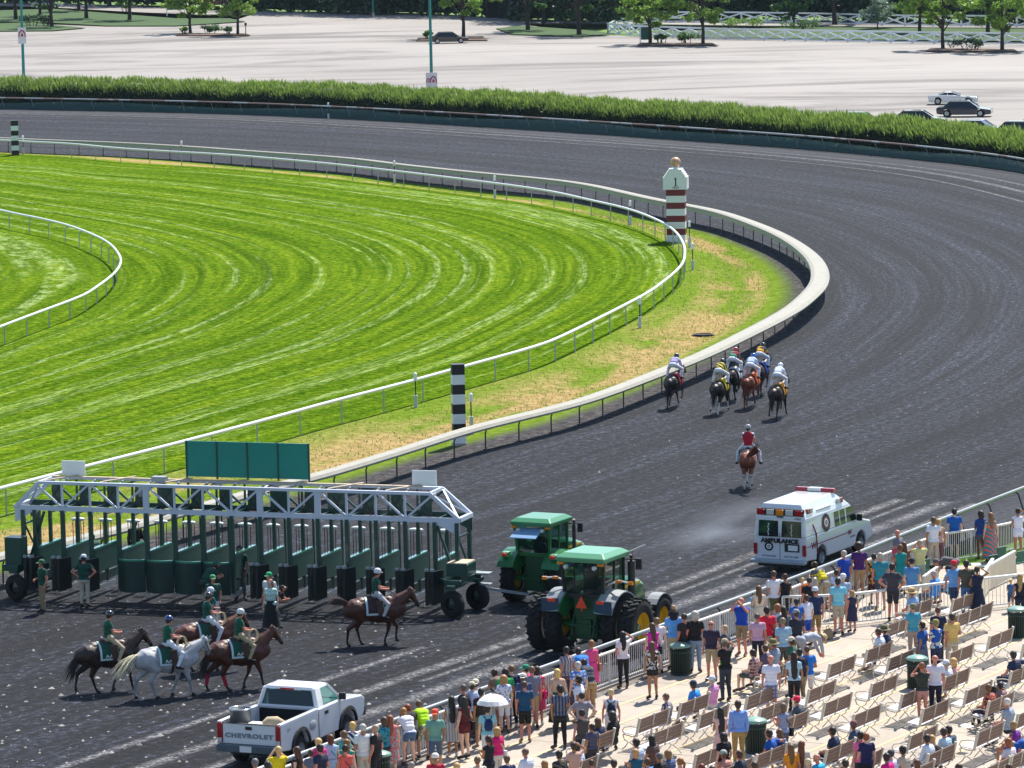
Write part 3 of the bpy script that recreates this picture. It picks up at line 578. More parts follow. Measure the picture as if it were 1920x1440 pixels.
def text(s,size,m,parent,loc,rot,ext=.004,name='lettering',sx=1,bold=0,sp=1):
    c=bpy.data.curves.new(name,'FONT'); c.body=s; c.size=size; c.extrude=ext; c.align_x='CENTER'; c.align_y='CENTER'; c.offset=bold; c.space_character=sp
    tmp=bpy.data.objects.new('t',c); COL.objects.link(tmp); dg=bpy.context.evaluated_depsgraph_get(); me=bpy.data.meshes.new_from_object(tmp.evaluated_get(dg)); bpy.data.objects.remove(tmp)
    me.materials.clear(); me.materials.append(m); o=obj_from(me,name,parent); o.location=loc; o.rotation_euler=rot; o.scale=(sx,1,1); return o
def serif1(parent,loc,h,m):
    b=MB(); b.prism([(-.07*h,0),(.07*h,0),(.07*h,h),(-.03*h,h),(-.2*h,.86*h),(-.2*h,.80*h),(-.07*h,.84*h)],-.004,.004,'Y'); b.box((0,0,.03*h),(.42*h,.008,.06*h)); o=b.build('numeral',m,parent); o.location=loc
serif1(t,(.05,-.63,z+.22),.52,M_BK); text('MILE',.2,M_BK,t,(.05,-.63,z+.11),(R(90),0,0),name='word_mile')
M_BCN=mat('beacon_grey','b8c0c4',.4); bp_=None
for x,y,l in ((1182,421,'just left of the red and white mile marker'),(1293,462,'just right of the mile marker'),(1299,506,'on the grass bank in front of the mile marker'),(1200,614,'by the turf rail below the bend'),(780,764,'by the turf rail left of the tall banded pole'),(884,805,'just right of the tall banded pole'),(341,301,'at the far rail left of centre'),(740,341,'at the far rail above the turf'),(928,371,'at the far rail where the verge begins'),(44,290,'beside the distant banded pole'),(616,225,'in front of the hedge on the far side of the track')):
    if bp_ is None:
        t=bp_=thing('beacon_post','x','beacon'); b=MB(); b.cyl((0,0,-.35),(0,0,.5),.085,10); b.cyl((0,0,.5),(0,0,.56),.1,10); b.build('base_sleeve',M_BCN,t); b=MB(); b.cyl((0,0,.5),(0,0,1.25),.028,6); b.build('pole',M_BK,t); b=MB(); b.cyl((0,0,1.22),(0,0,1.52),.085,10); b.lathe([(.085,1.52),(.05,1.58),(0,1.6)],n=10); b.build('beacon_head',M_WH,t)
    else: t=copy_tree(bp_)
    t.location=P0(x,y); tag(t,'thin white-headed beacon post '+l,None,'timing beacon posts')
M_TP=mat('teal_pole','12807a',.4); M_BAN=mat('white_banner','d8d4d6',.6); M_LOGO=mat('crimson_print','a01c40',.6)
def lamp(px,py,h,l,sign=None,two=0,r=.17):
    t=thing('lamp_post',l,'lamp post',P0(px,py)); b=MB(); b.cyl((0,0,0),(0,0,h),r,12,r2=r*.6); b.build('pole',M_TP,t)
    b=MB(); b.cyl((0,0,0),(0,0,.6),r*1.7,12); b.build('base',mat('concrete_base','a8a49c',.8),t)
    b=MB(); b.bar((-.9,0,h),(.9,0,h),.1); b.box((-1,0,h),(.7,.35,.2)); b.box((1,0,h),(.7,.35,.2)); b.build('lamp_head',M_TP,t)
    if sign:
        z0,z1=sign; wd=.86
        b=MB(); b.box((0,-.24,(z0+z1)/2),(wd if not two else 1.1,.04,z1-z0)); b.build('sign_board',M_BAN,t)
        for cx,s in (((0,1),) if not two else ((-.3,.62),(.18,.9))):
            b=MB(); zc=z0+(z1-z0)*(.42 if not two else .35)
            for sg in (-1,1): b.tube([(cx+sg*.34*s,-.27,zc),(cx+sg*.3*s,-.27,zc+.35*s),(cx+sg*.14*s,-.27,zc+.62*s),(cx,-.27,zc+.7*s)],[.05*s,.06*s,.07*s,.06*s],5)
            for dx in (-.1,0,.1): b.bar((cx+dx*s,-.27,zc+.05),(cx+dx*s*.7,-.27,zc+(.3 if dx else .42)*s),.07*s,.02)
            b.build('arch_logo',M_LOGO,t)
lamp(45,160,15,'teal lamp post at the far left of the parking lot carrying a crimson arch sign',(4.4,6.1))
lamp(810,185,15,'teal lamp post behind the hedge near the middle with a double crimson arch sign',(1.0,2.55),two=1)
lamp(700,32,12,'thin teal lamp post far off against the dark trees',r=.12)
# ---------------- crossbuck fences ----------------
M_XF=mat('white_board_fence','e2e8ee',.6)
def xfence(pix,h,l,sp=3.0):
    t=thing('crossbuck_fence',l,'fence'); ln=np.array([P0(x,y)[:2] for x,y in pix]); s=np.r_[0,np.cumsum(np.linalg.norm(np.diff(ln,axis=0),axis=1))]; n=int(s[-1]/sp)
    pts=[Vector((np.interp(k*s[-1]/n,s,ln[:,0]),np.interp(k*s[-1]/n,s,ln[:,1]),0)) for k in range(n+1)]
    b=MB(); b.box((0,0,h/2+.05),(.22,.22,h+.1)); pm=b.mesh('fence_post',M_XF); rb=MB()
    for p in pts: obj_from(pm,'fence_post',t,p)
    for p,q_ in zip(pts,pts[1:]):
        u=Vector((0,0,1)); b=MB(); b.bar(p+u*h,q_+u*h,.06,.2); b.build('top_board',M_XF,t)
        b=MB(); b.bar(p+u*(h-.12),q_+u*.22,.05,.18); b.bar(p+u*.22+Vector((0,.05,0)),q_+u*(h-.12)+Vector((0,.05,0)),.05,.18); b.build('cross_boards',M_XF,t)
        rb.bar(p+u*.16,q_+u*.16,.05,.14)
    rb.build('bottom_boards',M_XF,t)
xfence([(1140,64),(1205,69),(1320,73),(1440,76),(1600,79),(1760,82),(1920,84),(2010,86)],1.3,'white crossbuck board fence along the far edge of the parking lot',3.1)
xfence([(1240,42),(1350,42),(1500,44),(1700,49),(1850,50),(2010,52)],1.35,'second white crossbuck fence behind the strip of lawn and road',3.8)
xfence([(1140,64),(1160,52),(1240,52)],1.2,'short end of white fence at the corner by the lot entrance',3.4)
# ================= TREES =================
M_BARK=mat('bark','3a322c',.9,var=.3,scale=6,bump=.5)
LV=[mk_leaf('bright_tree_leaves','4f7826','98b848',.5),mk_leaf('mid_tree_leaves','2e5228','5f8a40',.4),mk_leaf('dark_tree_leaves','18361f','3a5c34',.3),mk_leaf('silver_shrub_leaves','56705a','a8b8a4',.4)]
def crown(n,rx,ry,z0,z1,size,clump=40,seed=0,flat=.5,cone=0):
    g=np.random.default_rng(seed); c=[]
    while len(c)<clump:
        v=g.uniform(-1,1,3)
        if .25<np.linalg.norm(v)<1: c.append(v)
    c=np.array(c); c[:,2]=c[:,2]*.5+.5; wz=1-cone*c[:,2]
    C=np.c_[c[:,0]*rx*wz,c[:,1]*ry*wz,z0+c[:,2]*(z1-z0)]; i=g.integers(0,clump,n); rr=g.uniform(.35,.85,clump)*min(rx,2.6)/2.2
    v=g.standard_normal((n,3)); v/=np.linalg.norm(v,axis=1)[:,None]; p=C[i]+v*(rr[i]*g.uniform(.3,1,n)**.5)[:,None]*np.array([1,1,flat]); d=g.standard_normal((n,3)); d[:,2]*=.5
    s_=g.uniform(.6,1.3,n)*size; return blades(p,s_,s_*.42,d),C
def tree_meshes(kind,h,rx,z0,n,size,seed,tr=.16,cone=0):
    (V,F),C=crown(n,rx,rx,z0,h,size,34,seed,.5,cone); m1=np_mesh('crown',V,F,LV[kind]); b=MB(); g=random.Random(seed)
    b.tube([(0,0,0),(g.uniform(-.1,.1),0,z0*.6),(g.uniform(-.15,.15),g.uniform(-.1,.1),z0+.4),(0,0,h*.7)],[tr*1.25,tr,tr*.8,tr*.3],8)
    for c in C[::2]:
        zb=z0*.7+g.random()*(h-z0)*.3; e=Vector(c); m=Vector((e.x*.4,e.y*.4,(zb+e.z)/2+.1)); b.tube([(0,0,zb),m,e],[tr*.4,tr*.26,tr*.1],5)
    return m1,b.mesh('trunk',M_BARK)
TM={('b',0):tree_meshes(0,9,4.4,2.3,6600,.34,1,.19),('b',1):tree_meshes(0,8.5,3.9,2.4,5800,.34,2,.17),('b',2):tree_meshes(0,9.5,4.9,2.7,7000,.34,3,.2),
    ('m',0):tree_meshes(1,11,4.2,2.4,5200,.42,4,.26),('m',1):tree_meshes(1,7,3.0,1.0,4200,.34,5,.14),('d',0):tree_meshes(2,12,4.6,2.0,5200,.5,6,.3),('d',1):tree_meshes(2,11,3.6,.3,5200,.5,7,.22,.6),('s',0):tree_meshes(3,5.5,2.4,.8,3600,.26,8,.08)}
def tree(key,px,py,l,sc=1.,yaw=0,name='tree'):
    c,t_=TM[key]; t=thing(name,l,'tree',P0(px,py),yaw,scale=sc); obj_from(t_,'trunk',t); obj_from(c,'crown',t)
tree(('b',0),357,62,'bright green lot tree at the left end of the shrub island left of centre',1.0,20,'parking_lot_tree')
tree(('b',1),446,66,'bright green lot tree at the right end of the shrub island left of centre',1.0,80,'parking_lot_tree')
tree(('b',2),869,70,'bright green lot tree standing over the parked black car',1.05,200,'parking_lot_tree')
tree(('b',0),1219,83,'bright green lot tree beside the green sign in front of the white fence',1.0,140,'parking_lot_tree')
tree(('b',1),1318,84,'bright green lot tree at the right end of the middle shrub island',1.1,300,'parking_lot_tree')
tree(('b',2),1768,93,'bright green lot tree at the left end of the right-hand shrub island',.95,10,'parking_lot_tree')
tree(('b',0),1879,96,'bright green lot tree at the right end of the right-hand shrub island',1.05,250,'parking_lot_tree')
tree(('b',1),1724,61,'bright green tree on the lawn strip between the two white fences',1.1,50,'lawn_tree')
tree(('b',0),1852,64,'thick double-stemmed tree on the lawn behind the near white fence at the right',1.2,110,'lawn_tree')
tree(('s',0),1646,55,'silvery small multi-stem tree on the lawn between the white fences',1.,0,'small_tree')
tree(('m',1),1488,50,'mid green bushy small tree left of the silvery tree',1.,0,'small_tree')
for i_,(k_,x,y,s,l) in enumerate(((('m',0),30,38,1,'shaded tree on the grass island at the far left edge'),(('m',0),97,52,.9,'leafy tree in front of the shrubs on the left grass island'),(('m',0),162,36,.95,'tree left of centre on the left grass bank'),(('m',0),243,39,.95,'tree at the right end of the left grass bank'),(('m',0),75,31,.8,'tree farther back on the left grass bank'),(('d',0),148,22,.8,'dark tree by the road at the upper left'),(('m',0),990,58,1.,'shaded tree on the mulch island right of centre'),(('m',0),1086,66,1.05,'tall shaded tree at the right end of the mulch island'),(('m',0),1565,46,1.1,'tree trunk standing in front of the second white fence'),(('d',0),205,11,1,'dark tree behind the road at the upper left'),(('d',0),1020,44,.9,'dark tree behind the mulch island'))): tree(k_,x,y,l,s,i_*47)
tree(('d',1),1150,55,'low dense dark evergreen left of the white fence corner',.62,0,'evergreen'); tree(('d',1),1060,50,'dense dark evergreen behind the mulch island',.6,70,'evergreen')
# dark wood along the horizon
WL=[P0(x,y) for x,y in ((-160,6),(-60,6),(430,12),(485,23),(700,29),(940,32),(955,42),(1150,43),(1200,35),(1500,38),(1920,42),(2060,42))]; WX=[v.x for v in WL]; WY=[v.y for v in WL]
g=np.random.default_rng(5); n=90000; xx=g.uniform(-130,140,n); f=g.random(n); yl=np.interp(xx,WX,WY)+1.5; yy=yl+f*g.uniform(0,22,n)
ridge=np.sin(xx*.35)+np.sin(xx*.9+2)*.6; yy+=ridge*1.6; zz=g.random(n)**.9*(15+2*ridge); d=g.standard_normal((n,3)); d[:,2]*=.6; s_=g.uniform(.5,1.1,n)
V,F=blades(np.c_[xx,yy,zz],s_,s_*.42,d); o=obj_from(np_mesh('woodland',V,F,LV[2]),'woodland'); tag(o,'dark dense woodland along the top of the picture beyond the parking lot','woodland',kind='stuff')
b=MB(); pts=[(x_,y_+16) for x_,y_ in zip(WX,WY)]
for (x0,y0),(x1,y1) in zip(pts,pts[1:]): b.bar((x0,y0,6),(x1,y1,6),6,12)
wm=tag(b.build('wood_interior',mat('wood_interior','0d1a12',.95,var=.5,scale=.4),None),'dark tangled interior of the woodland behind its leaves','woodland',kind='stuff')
# shrubs
def shrub(px,py,w_,h,kind,l,n=900):
    t=thing('shrub',l,'shrub',P0(px,py)); (V,F),C=crown(n,w_/2,.8,h*.45,h,.2,14,int(px),.6); obj_from(np_mesh('foliage',V,F,LV[kind]),'foliage',t); b=MB()
    for c in C[::2]: b.tube([(c[0]*.6,c[1]*.4,0),(c[0],c[1],c[2])],[.05,.03],5)
    b.build('stems',M_BARK,t)
for a in ((392,64,2.8,1.0,1,'low spreading shrub between the two lot trees left of centre'),(428,65,1.2,1.,1,'small shrub just left of the second lot tree'),(346,64,1.0,.9,0,'yellow-green shrub at the left end of the tree island'),(804,74,1.4,1.0,0,'yellow-green shrub behind the rear of the black car'),(1240,82,1.7,1.1,1,'small shrub right of the first middle lot tree'),(1289,83,3.4,1.3,1,'wide low shrub between the two middle lot trees'),(1822,95,4.6,1.3,2,'wide dark low shrub between the two right-hand lot trees'),(60,50,3.6,1.7,2,'dark low shrubs under the trees at the far left'),(88,50,2.,1.5,2,'second dark shrub right of the left lamp post'),(235,22,2.6,1.6,1,'green shrub on the left grass bank'),(1400,52,7,1.1,0,'long low yellow-green shrub row behind the near white fence'),(1500,56,6,1.1,1,'darker shrub row behind the near white fence')): shrub(*a)
def isl(name,pix,m,l=None):
    b=MB(); b.add([tuple(P0(x,y)[:2])+(.09,) for x,y in pix],[tuple(range(len(pix)))]); o=b.build(name,m,fix=False); 
    for p in o.data.polygons: pass
    tag(o,kind='structure'); bm=bmesh.new(); bm.from_mesh(o.data); 
    if sum(f.normal.z for f in bm.faces)<0: bmesh.ops.reverse_faces(bm,faces=bm.faces)
    r=bmesh.ops.extrude_face_region(bm,geom=bm.faces[:]); bmesh.ops.translate(bm,verts=[v for v in r['geom'] if isinstance(v,bmesh.types.BMVert)],vec=(0,0,.05)); bm.to_mesh(o.data); bm.free()
M_FLAWN=mat('far_lawn_shaded','304c18',.95,var=.45,scale=.25)  # tree shade over the far lawns is put into this darker green
M_MUL=mat('mulch','5c463a',.95,var=.4,scale=1.5)
isl('mulch_bed',((335,64),(460,64),(470,68),(330,68)),M_MUL); isl('mulch_bed',((785,72),(905,70),(915,77),(780,78)),M_MUL); isl('mulch_bed',((1200,82),(1335,82),(1345,87),(1195,87)),M_MUL); isl('mulch_bed',((1745,92),(1900,94),(1910,99),(1735,98)),M_MUL)
isl('grass_island',((-30,46),(60,44),(120,50),(160,54),(100,59),(-30,60)),M_FLAWN); isl('grass_bank',((-40,22),(100,18),(200,26),(330,36),(430,36),(460,42),(330,50),(200,50),(90,44),(-40,42)),M_FLAWN); isl('grass_island',((930,55),(980,50),(1120,60),(1150,66),(1080,70),(960,66)),M_FLAWN); isl('lawn',((1180,62),(1500,53),(1920,56),(1990,58),(1990,80),(1600,76),(1300,71)),M_FLAWN)
t=thing('entrance_sign','dark green sign panel on a white post in front of the middle lot tree','sign',P0(1210,83)); b=MB(); b.box((0,0,1.3),(1.0,.08,1.5)); b.build('panel',mat('sign_green','14503c',.5),t); b=MB(); b.box((-.6,0,1.1),(.12,.12,2.2)); b.build('post',M_XF,t)
t=thing('billboard','dark teal sign board by the road among the trees at upper left','sign',P0(330,30)); b=MB(); b.box((0,0,1.9),(2.6,.1,2.)); b.build('panel',mat('sign_teal','1c5a60',.5),t); b=MB(); b.box((-1.3,0,1.4),(.12,.14,2.8)); b.box((1.3,0,1.4),(.12,.14,2.8)); b.build('post',M_XF,t)
t=thing('meter_post','small dark box on a thin post right of the tree island','post',P0(461,67)); b=MB(); b.cyl((0,0,0),(0,0,1.4),.06,6); b.build('post',M_BK,t); b=MB(); b.box((0,0,1.5),(.3,.2,.35)); b.build('box',M_BK,t)

# ================= WHEELED THINGS =================
M_TY=mat('tyre_rubber','17181a',.85,var=.3,scale=8); M_RIM=mat('silver_rim','b4b8bc',.3,.7,var=.1); M_GLS=mat('tinted_glass','182428',.08,var=.2,scale=1.5,coat=.5); M_LT=mat('glass_light','9aa8ac',.15,.2); M_TAIL=mat('red_lens','a01018',.2,coat=.6); M_AMB=mat('amber_lens','e08412',.2,coat=.6); M_CLR=mat('clear_lens','c8ccc8',.15,coat=.6); M_CHR=mat('chrome','c8ccd0',.15,.9,var=.03); M_DP=mat('dark_plastic','1e2022',.6)
def see_glass(name,tint,k=.55):
    m=bpy.data.materials.new(name); m.use_nodes=True; N=m.node_tree.nodes; L=m.node_tree.links; N.clear()
    t=N.new('ShaderNodeBsdfTransparent'); t.inputs[0].default_value=lin(tint)+(1,); g=N.new('ShaderNodeBsdfGlossy'); g.inputs['Roughness'].default_value=.03; d=N.new('ShaderNodeBsdfDiffuse'); d.inputs[0].default_value=(.02,.04,.04,1)
    nz=N.new('ShaderNodeTexNoise'); nz.inputs['Scale'].default_value=1.5; bp=N.new('ShaderNodeBump'); bp.inputs['Strength'].default_value=.15; L.new(nz.outputs['Fac'],bp.inputs['Height']); L.new(bp.outputs[0],g.inputs['Normal'])
    a=N.new('ShaderNodeMixShader'); a.inputs[0].default_value=1-k; L.new(t.outputs[0],a.inputs[1]); L.new(d.outputs[0],a.inputs[2]); f=N.new('ShaderNodeFresnel'); f.inputs[0].default_value=1.7; b=N.new('ShaderNodeMixShader'); L.new(f.outputs[0],b.inputs[0]); L.new(a.outputs[0],b.inputs[1]); L.new(g.outputs[0],b.inputs[2])
    o=N.new('ShaderNodeOutputMaterial'); L.new(b.outputs[0],o.inputs[0]); return m
def wheel(parent,pos,r,wd,rimm=M_RIM,lug=0,hub=.62,name='wheel',side=1,spokes=0):
    e=MB(); R2=r; e.lathe([(r*hub,-wd/2),(r*.93,-wd/2),(R2,-wd*.36),(R2,wd*.36),(r*.93,wd/2),(r*hub,wd/2),(r*hub,-wd/2)],axis='X',n=28)
    if lug:
        for k in range(lug):
            for s in (-1,1):
                a=2*math.pi*(k+(.5 if s>0 else 0))/lug; u=Vector((0,math.cos(a),math.sin(a))); a2=a+.16*1.; u2=Vector((0,math.cos(a2),math.sin(a2)))
                e.bar(Vector((s*wd*.52,0,0))+u*r*.985,Vector((s*.01,0,0))+u2*r*1.03,.075*r,.075*r,up=u)
    w_=e.build(name,M_TY,parent); w_.location=pos
    b=MB(); h=r*hub
    b.lathe([(0,.0),(h*.25,.0),(h*.3,-wd*.12),(h*.85,-wd*.18),(h*.93,wd*.0),(h*.99,wd*.46),(h*1.02,wd*.5),(h*1.02,-wd*.5),(h*.98,-wd*.48)],axis='X',n=28)
    b.lathe([(0,-.0),(h*.9,-.0)],axis='X',n=28)
    if spokes:
        for k in range(spokes): a=2*math.pi*k/spokes; b.bar((wd*.3,0,0),(wd*.42,math.cos(a)*h*.95,math.sin(a)*h*.95),.06,.05,k=0)
    o=b.build('rim',rimm,w_)
    if side<0: o.scale=(-1,1,1)
    return w_
def arch(yc,r,z0,n=9,z=None):
    """points of a wheel-arch, front to back, over z0"""
    zc=r*.98 if z is None else z; a0=math.asin(max(-1,min(1,(z0-zc)/r))); return [(yc-r*math.cos(a),zc+r*math.sin(a)) for a in np.linspace(a0,math.pi-a0,n)]
def sedan(loc,yaw,col,label,name='parked_car',L=4.7,H_=1.42,coupe=0,wh=None,van=0):
    t=thing(name,label,'car',loc,yaw); paint=mat('car_paint_'+str(col),col,.25,.1,var=.03,coat=.8); r=.33; ya,yb=L*.19,L*.80; W=.9; bz=.22; belt=.88 if not van else 1.02
    prof=[(0.02,bz+.1)]+arch(ya,r+.06,bz,z=r)+arch(yb,r+.06,bz,z=r)+[(L-.02,bz+.05),(L,.5),(L-.12,.68 if not van else .85)]+([(L*.66,.86 if not coupe else .80)] if not van else [(L*.78,.98)])+[(L*.5,belt),(L*.1,belt+.03 if not coupe else .9),(.03,belt-.03),(0,.55)]
    b=MB(); n=len(prof)
    rings=[[(x,p[0],p[1]) for p in prof] for x in (-W,W)]; b.prism(prof,-W,W); b.build('body',paint,t,bevel=.05)
    y0,y1,y2,y3=(.55,1.15,2.75,3.5) if not van else (.08,.35,3.1,3.75)
    if coupe: y0,y1,y2,y3=.8,1.55,2.2,3.05
    k=L/4.7; y0,y1,y2,y3=[v*k for v in (y0,y1,y2,y3)]; z0=belt-.02; z1=H_
    b=MB(); b.loft([[(-.8,y0,z0),(.8,y0,z0),(.8,y3,z0),(-.8,y3,z0)],[(-.6,y1,z1-.05),(.6,y1,z1-.05),(.6,y2,z1-.05),(-.6,y2,z1-.05)]]); b.build('windows',M_GLS,t)
    b=MB(); b.loft([[(-.63,y1-.06,z1-.06),(.63,y1-.06,z1-.06),(.63,y2+.05,z1-.06),(-.63,y2+.05,z1-.06)],[(-.5,y1+.1,z1),(.5,y1+.1,z1),(.5,y2-.15,z1),(-.5,y2-.15,z1)]])
    for x in (-1,1):
        for ya_,yb_ in ((y0,y1),(y3,y2),((y0+y3)/2-.1,(y1+y2)/2-.1)): b.bar((x*.80,ya_,z0),(x*.61,yb_,z1-.04),.06,.08)
        b.box((x*.93,y3-.25,belt+.08),(.16,.1,.12))
    b.build('roof',paint,t)
    b=MB(); 
    for x in (-.68,.68): b.box((x,.02,.68 if not van else .9),(.34,.08,.13))
    b.build('tail_lights',M_TAIL,t); b=MB()
    for x in (-.66,.66): b.box((x,L-.1,.62),(.36,.14,.12))
    b.build('headlights',M_CLR,t); b=MB(); b.box((0,.0,.62),(.5,.03,.13)); b.build('number_plate',M_WP,t)
    for x in (-1,1):
        for y in (ya,yb): wheel(t,(x*(W-.1),y,r),r,.21,wh or M_RIM,side=x)
    return t
sedan(P0(806,82)+Vector((0,0,0)),-86,'16181c','black sedan parked under the tree in the middle of the lot')
sedan(P0(1741,196),-97,'dcdee0','white low-slung sports coupe parked at the right of the lot',L=4.55,H_=1.18,coupe=1)
sedan(P0(1758,219),-103,'1a2438','dark blue sedan parked in front of the white coupe',L=4.8)
sedan(P0(1668,238),-100,'1c1e22','dark sedan half hidden behind the hedge, left of the blue sedan',L=4.9)
sedan(P0(1782,256),-112,'aab2ba','silver car whose roof shows above the hedge below the blue sedan')
sedan(P0(1862,261),-110,'202428','dark car with pale roof showing above the hedge near the right edge',H_=1.5)
sedan(P0(1905,250),-110,'7a4a2c','brown car cut off by the right edge above the hedge',L=4.7,H_=1.5)
sedan(P0(1562,241),-108,'2c5a48','dark green car barely visible through the hedge shoots')
sedan(P0(375,12),-95,'6a1420','maroon car on the road among the trees at upper left',van=1,H_=1.7)
sedan(P0(60,16),-95,'9aa0a6','pale grey car on the road at the far upper left')

# ---------- pickup ----------
M_TW=mat('pickup_white','e2e5e9',.22,.0,var=.04,scale=1.,coat=.7); M_BED=mat('black_bedliner','121316',.8)
yawv=67-90
pk=thing('pickup_truck','white pickup truck with open bed and dented side stopped beside the rail at lower left','pickup truck',P0(469,1447),yawv)
W=.98; r=.40
bed=[(0,.62),(.55,.55)]+arch(1.25,.52,.55,z=.47)+[(2.42,.52),(2.42,1.34),(0.0,1.34)]
b=MB()
for x in (-1,1): b.prism(bed,x*W,x*(W-.13))
for x in (-1,1): b.box((x*(W-.06),1.2,1.36),(.14,2.4,.05))
b.build('bed_side',M_TW,pk,bevel=.02)
b=MB(); b.box((0,1.25,.72),(1.72,2.4,.06)); b.box((0,2.42,1.0),(1.75,.06,.6)); b.box((-.82,1.25,.9),(.05,1.0,.36)); b.box((.82,1.25,.9),(.05,1.0,.36)); b.build('bed_liner',M_BED,pk)
b=MB(); b.box((0,.04,1.05),(1.64,.07,.58)); b.build('tailgate',M_TW,pk,bevel=.02); b=MB(); b.box((0,.02,1.345),(1.64,.09,.02)); b.build('tailgate_cap',M_DP,pk)
b=MB(); b.box((-.01,.0,1.22),(.2,.03,.09)); b.build('tailgate_handle',M_DP,pk)
text('CHEVROLET',.17,mat('grey_print','7a868e',.5),pk,(0,-.012,1.0),(R(90),0,0),.006,'lettering',1.36,.008,1.2)
b=MB(); b.box((0,-.1,.66),(1.86,.2,.2)); b.build('rear_bumper',mat('steel_bumper','56646e',.35,.4,var=.3),pk,bevel=.02)
b=MB(); b.box((-.02,-.208,.67),(.36,.012,.17)); b.build('number_plate',M_WP,pk)
b=MB()
for x in (-1,1): b.box((x*.90,.015,1.06),(.15,.1,.56))
b.build('tail_light',M_TAIL,pk,bevel=.01)
b=MB()
for x in (-1,1): b.box((x*.90,-.04,.86),(.13,.02,.12))
b.build('reverse_light',M_CLR,pk)
text('Z71',.13,mat('maroon_print','7a4048',.5),pk,(W+.003,.5,1.12),(R(90),0,R(90)),.002,'side_badge')
lower=[(2.47,.5)]+[(3.3,.5),(3.75,.5)]+arch(4.35,.52,.55,z=.47)+[(5.4,.6),(5.52,.75),(5.55,1.1),(5.35,1.22),(4.2,1.33),(3.9,1.36),(2.47,1.36)]
b=MB(); b.prism(lower,-W,W); b.build('body',M_TW,pk,bevel=.04)
b=MB(); b.loft([[(-.9,2.46,1.34),(.9,2.46,1.34),(.9,4.12,1.34),(-.9,4.12,1.34)],[(-.74,2.62,1.86),(.74,2.62,1.86),(.74,3.45,1.86),(-.74,3.45,1.86)]]); b.build('cab_interior_glass',see_glass('truck_glass','9cc8c4',.7),pk)
b=MB(); b.loft([[(-.79,2.56,1.84),(.79,2.56,1.84),(.79,3.5,1.84),(-.79,3.5,1.84)],[(-.74,2.62,1.92),(.74,2.62,1.92),(.74,3.42,1.92),(-.74,3.42,1.92)],[(-.55,2.75,1.95),(.55,2.75,1.95),(.55,3.3,1.95),(-.55,3.3,1.95)]])
for x in (-1,1):
    b.bar((x*.895,2.47,1.33),(x*.75,2.6,1.88),.09,.1); b.bar((x*.90,2.72,1.33),(x*.76,2.78,1.88),.07,.34,up=(0,1,0)); b.bar((x*.89,4.1,1.33),(x*.75,3.45,1.88),.07,.08)
b.box((0,2.47,1.37),(1.75,.06,.08)); b.build('cab_roof',M_TW,pk,bevel=.015)
b=MB(); b.box((0,2.85,1.5),(1.5,.18,.5)); b.box((-.4,2.85,1.8),(.26,.1,.14)); b.box((.4,2.85,1.8),(.26,.1,.14)); b.build('cab_seat',mat('grey_seat','3a3c40',.8),pk,bevel=.03)
b=MB(); b.box((0,2.47,1.88),(.42,.04,.05)); b.build('brake_light',M_TAIL,pk)
b=MB(); b.box((1.02,3.95,1.45),(.2,.1,.2)); b.box((-1.02,3.95,1.45),(.2,.1,.2)); b.build('door_mirror',M_DP,pk,bevel=.02)
b=MB(); b.box((W+.01,2.95,1.18),(.03,.2,.1)); b.build('door_handle',M_DP,pk)
b=MB()
for y in (2.46,3.85): b.box((W+.001,y,.95),(.006,.015,.8))
b.build('door_gap',M_DP,pk)
b=MB(); b.ell((W-.02,2.05,.98),(.05,.26,.17),12,8); b.build('dent',mat('dented_panel','a9acb0',.35,var=.15),pk)
b=MB()
for yc in (1.25,4.35):
    for x in (-1,1):
        A_=arch(yc,.53,.55,13,z=.47); B_=arch(yc,.62,.55,13,z=.47)
        for i in range(12): b.loft([[(x*(W-.02),)+A_[i],(x*(W+.07),)+A_[i],(x*(W+.05),)+B_[i],(x*(W-.02),)+B_[i]],[(x*(W-.02),)+A_[i+1],(x*(W+.07),)+A_[i+1],(x*(W+.05),)+B_[i+1],(x*(W-.02),)+B_[i+1]]])
b.build('fender_flares',M_DP,pk)
b=MB(); b.box((0,2.8,.5),(1.5,5.0,.18)); b.box((0,5.56,.72),(1.9,.16,.26)); b.build('chassis',M_DP,pk)
b=MB()
for x in (-1,1): b.box((x*.78,5.5,1.02),(.3,.12,.22))
b.build('headlight',M_CLR,pk)
for x in (-1,1):
    for y in (1.25,4.35): wheel(pk,(x*.86,y,r),r,.26,M_RIM,side=x)
t=thing('barrel','grey open drum standing in the rear left corner of the pickup bed','barrel',pk.matrix_basis@Vector((-.5,.5,.76))); b=MB(); b.lathe([(.0,.02),(.29,.02),(.3,.0),(.3,.88),(.32,.9),(.28,.9),(.27,.05),(0,.05)],n=24); b.build('drum',mat('grey_drum','6a6e72',.5,.3),t); b=MB(); b.lathe([(.30,.88),(.325,.9),(.30,.93),(.275,.9),(.30,.88)],n=24); b.build('rim',M_CHR,t)
t=thing('cloth_bundle','rolled beige cloth lying over the rear right corner of the pickup bed','bundle',pk.matrix_basis@Vector((.55,.42,1.3)),20); b=MB(); b.tube([(-.28,0,0),(-.15,0,.06),(.1,-.02,.05),(.3,-.03,-.02)],[.1,.16,.16,.09],10); b.build('roll',mat('beige_cloth','b8a688',.9,bump=.4),t)
t=thing('cooler','blue box between the drum and the cloth in the pickup bed','cooler',pk.matrix_basis@Vector((.1,.42,.76)),yawv); b=MB(); b.box((0,0,.25),(.55,.35,.5)); b.build('box',mat('blue_plastic','1c50b8',.4),t,bevel=.02); b=MB(); b.box((0,0,.52),(.57,.37,.05)); b.build('lid',M_WP,t,bevel=.01)

